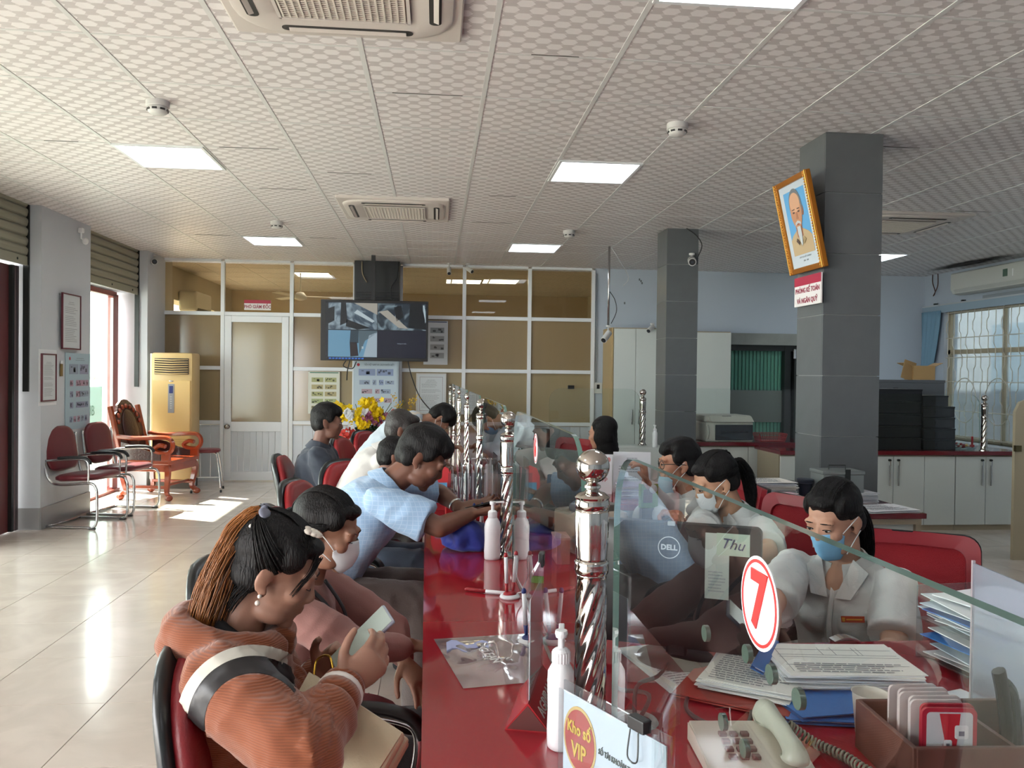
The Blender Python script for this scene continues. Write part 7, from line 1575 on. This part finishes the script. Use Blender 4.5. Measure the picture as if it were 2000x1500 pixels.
# --- man in the light blue shirt
LBL = mat('light_blue_check', '86a4c2', .75, sheen=.2); n = LBL.node_tree.nodes; l = LBL.node_tree.links
tc = n.new('ShaderNodeTexCoord'); sp = n.new('ShaderNodeSeparateXYZ'); l.new(tc.outputs['Object'], sp.inputs[0])
def mnode(op, a, b_=None):
    q = n.new('ShaderNodeMath'); q.operation = op
    for i, x in enumerate((a, b_)):
        if x is None: continue
        if isinstance(x, (int, float)): q.inputs[i].default_value = x
        else: l.new(x, q.inputs[i])
    return q.outputs[0]
a_ = mnode('GREATER_THAN', mnode('FRACT', mnode('MULTIPLY', mnode('ADD', sp.outputs[2], 5), 60)), .84); b2_ = mnode('GREATER_THAN', mnode('FRACT', mnode('MULTIPLY', mnode('ADD', sp.outputs[0], mnode('ADD', mnode('MULTIPLY', sp.outputs[1], .5), 5)), 56)), .84)
mx = n.new('ShaderNodeMixRGB'); mx.inputs[1].default_value = lin('8caac8'); mx.inputs[2].default_value = lin('9db6cf'); l.new(mnode('MAXIMUM', a_, b2_), mx.inputs[0]); l.new(mx.outputs[0], n['Principled BSDF'].inputs['Base Color'])
nz = n.new('ShaderNodeTexNoise'); nz.inputs['Scale'].default_value = 220; bp = n.new('ShaderNodeBump'); bp.inputs['Strength'].default_value = .15; bp.inputs['Distance'].default_value = .003; l.new(tc.outputs['Object'], nz.inputs[0]); l.new(nz.outputs[0], bp.inputs['Height']); l.new(bp.outputs[0], n['Principled BSDF'].inputs['Normal'])
pcn = person('man with thick black hair in a light blue checked short-sleeved shirt leaning on the counter', aty(826, 893, 3.30), -4, 1.06, (30, 38), 50, 34, 0, R=(aty(858, 1030, 3.06), aty(922, 1003, 3.14)), L=(aty(858, 962, 3.62), aty(896, 990, 3.46)),
    Rh=dict(d=(.9, .1, .12), n=V((0, .3, .95)), curl=(.3, .3, .2), side=-1), Lh=dict(d=(.9, -.15, .1), n=V((0, -.4, .9)), curl=(.25, .3, .2), side=1), skin='714d3e', eyes='closed', top=dict(name='shirt', mat=LBL, fr=8), bulk=.022, male=True, hair='thick', pants='463b37', vox=.006, shw=.185, topamp=.008, collar=LBL)
d = (pcn['Lw'] - pcn['Le']).normalized(); bm = nb(); x_, y_ = frame_of(d); w0 = pcn['Lw'] - d * .02; tube(bm, [w0 + x_ * .030 * math.cos(a) + y_ * .026 * math.sin(a) for a in [2 * PI * k / 20 for k in range(20)]], .006, 6, closed=True); mk('wrist_watch', bm, CHROME2, pcn['base'], True, world=True)
bm = nb(); q0 = pcn['P'] + pcn['D'](30) * .055; 
tube(bm, [q0 + pcn['r'] * .180 * math.cos(a) + pcn['Nn'](30) * .14 * math.sin(a) for a in [2 * PI * k / 28 for k in range(28)]], .016, 8, closed=True, flat=.5); mk('belt', bm, mat('belt_dark', '201c1a', .5), pcn['base'], True, world=True)
pc = aty(948, 985, 3.20); phone('dark smartphone held by the man in the light blue shirt', pc, MFRAME(pc, V((-.2, -.9, .15)), V((.85, -.2, .25))).to_euler(), PHB, '2a2c33', w_=.078, h=.16)
# --- child in denim
pd = person('child with short black hair in a denim jacket between the two seated men', aty(770, 893, 4.10), 0, .80, (15, 25), 25, 14, 8, skin='7c5646', top=dict(name='denim_jacket', mat=shirtm('denim', '45607f')), bulk=.022, male=True, hair='thick', pants='3a4656', vox=.007, R=(aty(800, 985, 4.0), aty(848, 965, 4.05)), L=(aty(830, 950, 4.3), aty(856, 962, 4.25)), collar=shirtm('denim', '45607f'))
# --- older man in the white shirt
WSH = shirtm('white_cotton', 'c3c1be')
pe = person('older man with greying hair in a plain white shirt leaning forward at the counter', aty(786, 840, 5.0), 0, 1.02, (26, 36), 40, 18, 0, R=(aty(812, 930, 4.85), aty(868, 915, 5.1)), L=(aty(845, 905, 5.4), aty(880, 914, 5.45)), Lh=dict(d=(.9, -.2, -.1), n=V((0, 0, -1)), curl=(.15, .2, .1)), Rh=dict(d=(.9, .1, -.1), n=V((0, 0, -1)), curl=(.15, .2, .1)), skin='755244', eyes='closed', top=dict(mat=WSH), bulk=.022, male=True, hair='short', hairm=mat('hair_dark_grey', '262220', .5, bump=.5, bscale=100), pants='33302e', vox=.008, collar=WSH, topamp=.007)
# --- standing man in the white hooded top, bending over the counter
HDM = shirtm('pale_blue_hoodie', 'b3bfc9')
def hood2(bm, I):
    a2 = I['lean'][1]; NB = I['NB']; ell(bm, NB - I['Nn'](a2) * .07 - I['D'](a2) * .05, (.10, .12, .06))
pf = person('man in a pale hooded top and blue mask bending over the far counter', aty(860, 818, 6.45), 2, 1.02, (32, 66), 66, 70, 0, R=(aty(842, 880, 6.3), aty(868, 872, 6.45)), L=(aty(850, 870, 6.7), aty(880, 872, 6.6)), skin='97705b', top=dict(name='hooded_top', mat=HDM, extra=hood2), bulk=.024, male=True, hair='thick', sleeve='long', pants='26282c', vox=.008, sit=False, topamp=.008)
mask(pf, mat('mask_blue', '6b9cc9', .7), label='blue surgical mask')
bm = nb(); a2 = 66; NB = pf['NB']; 
tube(bm, [NB + pf['r'] * .085 * math.cos(a) + pf['Nn'](a2) * (.08 * math.sin(a)) + pf['D'](a2) * -.005 for a in [2 * PI * k / 20 for k in range(20)]], .028, 8, closed=True); ell(bm, NB - pf['Nn'](a2) * .095 - pf['D'](a2) * .035, (.085, .09, .03)); mk('hood', bm, mat('hood_cream', 'c9c2b6', .8), pf['base'], True, world=True, label='cream lined hood lying on the back')
# --- man in the dark jacket
DJ = shirtm('dark_slate_denim', '2b323f')
pg = person('man in a dark slate jacket seated sideways in the red chair, looking right', aty(640, 824, 5.42), 0, 1.0, (-2, 8), 12, 6, 4, R=(aty(650, 965, 5.2), aty(692, 945, 5.35)), L=(aty(670, 950, 5.7), aty(700, 935, 5.55)), skin='724f42', top=dict(name='jacket', mat=DJ), bulk=.026, male=True, hair='thick', sleeve='long', pants='1e2228', vox=.008, collar=DJ, topamp=.008)

# --- clerks
CSH = shirtm('clerk_white', 'c4c6c6')
ph = person('clerk with black hair and light blue mask, white shirt with red name badge, nearest clerk', aty(1628, 1012, 2.42), -136, .98, (2, 12), 14, 20, -14, R=(aty(1500, 1190, 2.18), aty(1500, 1262, 2.0)), L=(aty(1745, 1270, 2.18), aty(1690, 1290, 2.0)),
    skin='b98e78', top=dict(mat=CSH, fr=8, vneck=1), bulk=.020, hair='pulled', pants='1c1e24', vox=.0055, collar=CSH, topamp=.007, shw=.162)
mask(ph, mat('mask_sky', '7fb5dc', .7), label='light blue surgical mask')
comb(ph, (0, -.10, -.01), 330, None, .0016, 19)
strands(ph, 'ponytail', [((0, -.085, .0), .02), ((-.01, -.115, -.03), .026), ((-.02, -.12, -.09), .028), ((-.03, -.10, -.16), .022), ((-.03, -.08, -.20), .012)], 260, HAIRM, .0017, None, .005, 21)
c0_ = ph['C'] + ph['D'](12) * .075 + ph['Nn'](12) * .163 - ph['r'] * .075
bm = nb(); MM = MFRAME(c0_, -ph['r'] * 1.0 + ph['Nn'](12) * -.38, ph['D'](0)); MM = Matrix.Translation(c0_) @ MFRAME((0, 0, 0), ph['r'] * -1 + ph['Nn'](12) * -.45, ph['D'](4)); q = box(bm, (0, 0, 0), (.066, .019, .004), .001); xf(bm, bm.verts, MM); mk('name_badge', bm, mat('badge_orange', 'b1432b', .4), ph['base'], world=True, label='small red name badge')
bm = nb(); xf(bm, box(bm, (.004, 0, .0026), (.045, .004, .0006)), MM); xf(bm, box(bm, (-.026, 0, .0026), (.008, .012, .0006)), MM); mk('badge_print', bm, mat('badge_yellow', 'd59a3a', .4), ph['base'], world=True)
pts = []
for k in range(9):
    u_ = k / 8; p = lerp(ph['NB'] - ph['D'](12) * .03 + ph['Nn'](12) * .085, ph['W'] + ph['Nn'](8) * .135, u_) + ph['Nn'](12) * .045 * math.sin(PI * min(1, u_ * 1.5) * .8); pts.append(p)
bm = nb(); tube(bm, pts, .009, 6, flat=.3); mk('button_placket', bm, CSH, ph['base'], True, world=True)
pi_ = person('clerk with a long ponytail, white mask and white shirt, second clerk from the camera', aty(1396, 940, 3.22), -160, .98, (6, 22), 26, 24, -12, R=(aty(1370, 1050, 3.0) , aty(1290, 1040, 2.85)), L=(aty(1500, 1080, 2.85), aty(1420, 1110, 2.7)),
    skin='b38a70', top=dict(mat=CSH, vneck=1), bulk=.018, hair='pulled', pants='1c1e24', vox=.006, collar=CSH, topamp=.007)
mask(pi_, mat('mask_white', 'cdd1d4', .7), label='white mask')
comb(pi_, (0, -.105, .035), 300, None, .0016, 22)
strands(pi_, 'ponytail', [((0, -.095, .035), .012), ((-.005, -.13, .03), .022), ((-.01, -.14, -.04), .028), ((-.015, -.12, -.12), .026), ((-.02, -.09, -.19), .012)], 260, HAIRM, .0017, None, .005, 24)
bm = nb(); xf(bm, tube(bm, [(.016 * math.cos(a), -.105, .035 + .016 * math.sin(a)) for a in [k * PI / 8 for k in range(16)]], .005, 6, closed=True), pi_['H']); mk('hair_tie', bm, mat('tie_mint', '9fc4bd', .5), pi_['base'], True, world=True)
pj = person('young male clerk with black hair, glasses and mask pulled under his chin', aty(1325, 905, 3.92), 178, 1.02, (6, 14), 16, 4, 0, R=(aty(1300, 1000, 3.75), aty(1262, 945, 3.62)), L=(aty(1262, 1010, 3.75), aty(1300, 1005, 3.55)), Rh=dict(d=(-.2, -.2, .9), n=V((-.9, 0, 0)), curl=(.7, .8, .5)),
    skin='b5826a', top=dict(mat=CSH), bulk=.018, male=True, hair='thick', sleeve='long', pants='1c1e24', vox=.006, collar=CSH)
mask(pj, mat('mask_pale', '9db9c9', .7), drop=.045, label='pale blue mask pulled below the chin')
bm = nb()
for k in (-1, 1):
    xf(bm, tube(bm, [(k * .032 + .024 * math.cos(a), .098 - .012 * abs(k * .032 + .024 * math.cos(a)) / .05, .0 + .019 * math.sin(a)) for a in [j * PI / 10 for j in range(20)]], .0017, 5, closed=True), pj['H']); xf(bm, tube(bm, [(k * .056, .086, .006), (k * .080, .02, .006), (k * .082, -.02, -.002)], .0018, 5), pj['H'])
xf(bm, tube(bm, [(-.008, .099, .004), (.008, .099, .004)], .0017, 5), pj['H']); mk('glasses', bm, BLACK, pj['base'], True, world=True)
pk = person('clerk with straight shoulder-length black hair seen from behind, far along the counter', aty(1176, 846, 5.65), 150, 1.0, (4, 14), 14, 8, 6, skin='b5826a', top=dict(mat=CSH), bulk=.018, hair='bob', pants='1c1e24', vox=.009, topamp=.004)

# ================================================================== PORTRAIT AND SIGN ON THE NEAR COLUMN
GF = mat('gilt_frame', 'a8691e', .3, metal=.55); GF2 = mat('gilt_bright', 'd9a24a', .25, metal=.6)
cen = aty(1565, 437, 4.86); rz = -PI / 2  # faces -X
t = thing('framed_portrait', 'gold-framed painted portrait of an elderly man with white goatee on the near column', 'picture', (2.245, 4.83, 2.432), rot=(0, 0, 0))
# local: width along Y, height along Z, facing -X ; leaning out at the top
PW, PH = .45, .59
tilt = Matrix.Rotation(R_(-12.5), 4, 'Y')
def PM(x, y, z): return tilt @ V((x, y, z))
def pbox(nm, c, s_, m, bev=0): bm = nb(); box(bm, c, s_, bev); xf(bm, bm.verts, tilt); return mk(nm, bm, m, t)
FW = .035
for s_ in (-1, 1):
    pbox('frame_side', (0, s_ * (PW / 2 - FW / 2), 0), (.035, FW, PH), GF, .006); pbox('frame_rail', (0, 0, s_ * (PH / 2 - FW / 2)), (.035, PW - 2 * FW, FW), GF, .006)
    pbox('frame_moulding', (-.018, s_ * (PW / 2 - .008), 0), (.012, .010, PH), GF2, .003)
    pr_ = None
    for k in range(34):
        bm = nb(); ell(bm, (-.020, s_ * (PW / 2 - .026), -PH / 2 + .02 + k * (PH - .04) / 33), (.006, .006, .006), seg=8, rings=6)
        if pr_ is None: xf(bm, bm.verts, tilt); pr_ = mk('frame_bead', bm, GF2, t, True)
        else: bm.free(); d_ = tilt @ V((0, 0, k * (PH - .04) / 33)); inst(pr_, 'frame_bead', t, d_)
pbox('back_board', (.012, 0, 0), (.006, PW - .03, PH - .03), mat('board_dark', '2c241c', .7)); pbox('mount', (.0, 0, 0), (.004, PW - .06, PH - .06), mat('mount_pale', 'b9c4cc', .6))
def shape(nm, pts, x, m):
    k_ = 1 if nm in ('painted_sky', 'painted_jacket') else 1.22
    bm = nb(); prism(bm, [(a * .9 * k_, (c + .03) * .9 * k_ - .030) for a, c in pts], .0008, Matrix.Translation((x, 0, 0)) @ Matrix.Rotation(-PI / 2, 4, 'Z')); xf(bm, bm.verts, tilt); return mk(nm, bm, m, t)
def el2(cx_, cz_, rx, rz_, n_=24, a0=0): return [(cx_ + rx * math.cos(2 * PI * k / n_), cz_ + rz_ * math.sin(2 * PI * k / n_)) for k in range(n_)]
x0 = -.0025
shape('painted_sky', [(-.155, -.20), (.155, -.20), (.155, .245), (-.155, .245)], x0, mat('paint_blue', '5c9fd0', .6))
shape('painted_jacket', [(-.155, -.20), (.155, -.20), (.155, -.09), (.12, -.06), (.05, -.03), (-.05, -.03), (-.12, -.06), (-.155, -.09)], x0 - .001, mat('paint_beige', 'b59f7c', .6))
shape('painted_neck', [(-.04, -.07), (.03, -.07), (.035, .02), (-.045, .02)], x0 - .002, mat('paint_skin2', '9c6a50', .6))
shape('painted_ear', el2(.068, .07, .014, .03), x0 - .0025, mat('paint_skin2'))
shape('painted_hair', el2(0, .105, .074, .098), x0 - .003, mat('paint_grey', '6f7478', .6))
shape('painted_face', el2(-.004, .075, .066, .098), x0 - .004, mat('paint_skin', 'b98766', .6))
shape('painted_forehead', el2(-.002, .125, .060, .055), x0 - .0045, mat('paint_skin_light', 'c99c7c', .6))
for k in (-1, 1): shape('painted_brow', [(k * .014, .090), (k * .045, .089), (k * .045, .084), (k * .014, .084)], x0 - .0055, mat('paint_dark', '4a3b34', .6)); shape('painted_eye', el2(k * .030, .070, .013, .005, 12), x0 - .0055, mat('paint_dark'))
shape('painted_nose', [(-.006, .07), (.008, .07), (.014, .03), (-.012, .03)], x0 - .0055, mat('paint_nose', 'a87355', .6))
shape('painted_moustache', [(-.030, .012), (0, .022), (.030, .012), (.034, -.004), (0, .008), (-.034, -.004)], x0 - .006, mat('paint_white', 'b8bfc2', .6)); shape('painted_lips', el2(0, .0, .014, .004, 10), x0 - .0065, mat('paint_lips', '8a4a40', .6))
shape('painted_goatee', [(-.020, -.012), (.020, -.012), (.022, -.06), (.012, -.11), (0, -.125), (-.010, -.10), (-.022, -.05)], x0 - .006, mat('paint_white')); shape('painted_collar', [(-.045, -.075), (-.02, -.10), (-.03, -.115), (-.06, -.09)], x0 - .0065, mat('paint_dark')); shape('painted_collar', [(.045, -.075), (.02, -.10), (.03, -.115), (.06, -.09)], x0 - .0065, mat('paint_beige2', '99845f', .6))
for s_, z in (('CHỦ TỊCH HỒ CHÍ MINH', -.200), ('1890 - 1969', -.224)):
    o_ = text('lettering', s_, .014, mat('ink_grey'), t, tilt @ MFRAME((x0 - .001, 0, z), (0, -1, 0), (0, 0, 1)), depth=.0003)
t = sign('white and crimson sign PHÒNG KẾ TOÁN VÀ NGÂN QUỸ below the portrait', (2.31, 4.84, 2.025), .36, .185, ['PHÒNG KẾ TOÁN', 'VÀ NGÂN QUỸ'], .043, xdir=(0, -1, 0), band=.3, sx=.92)
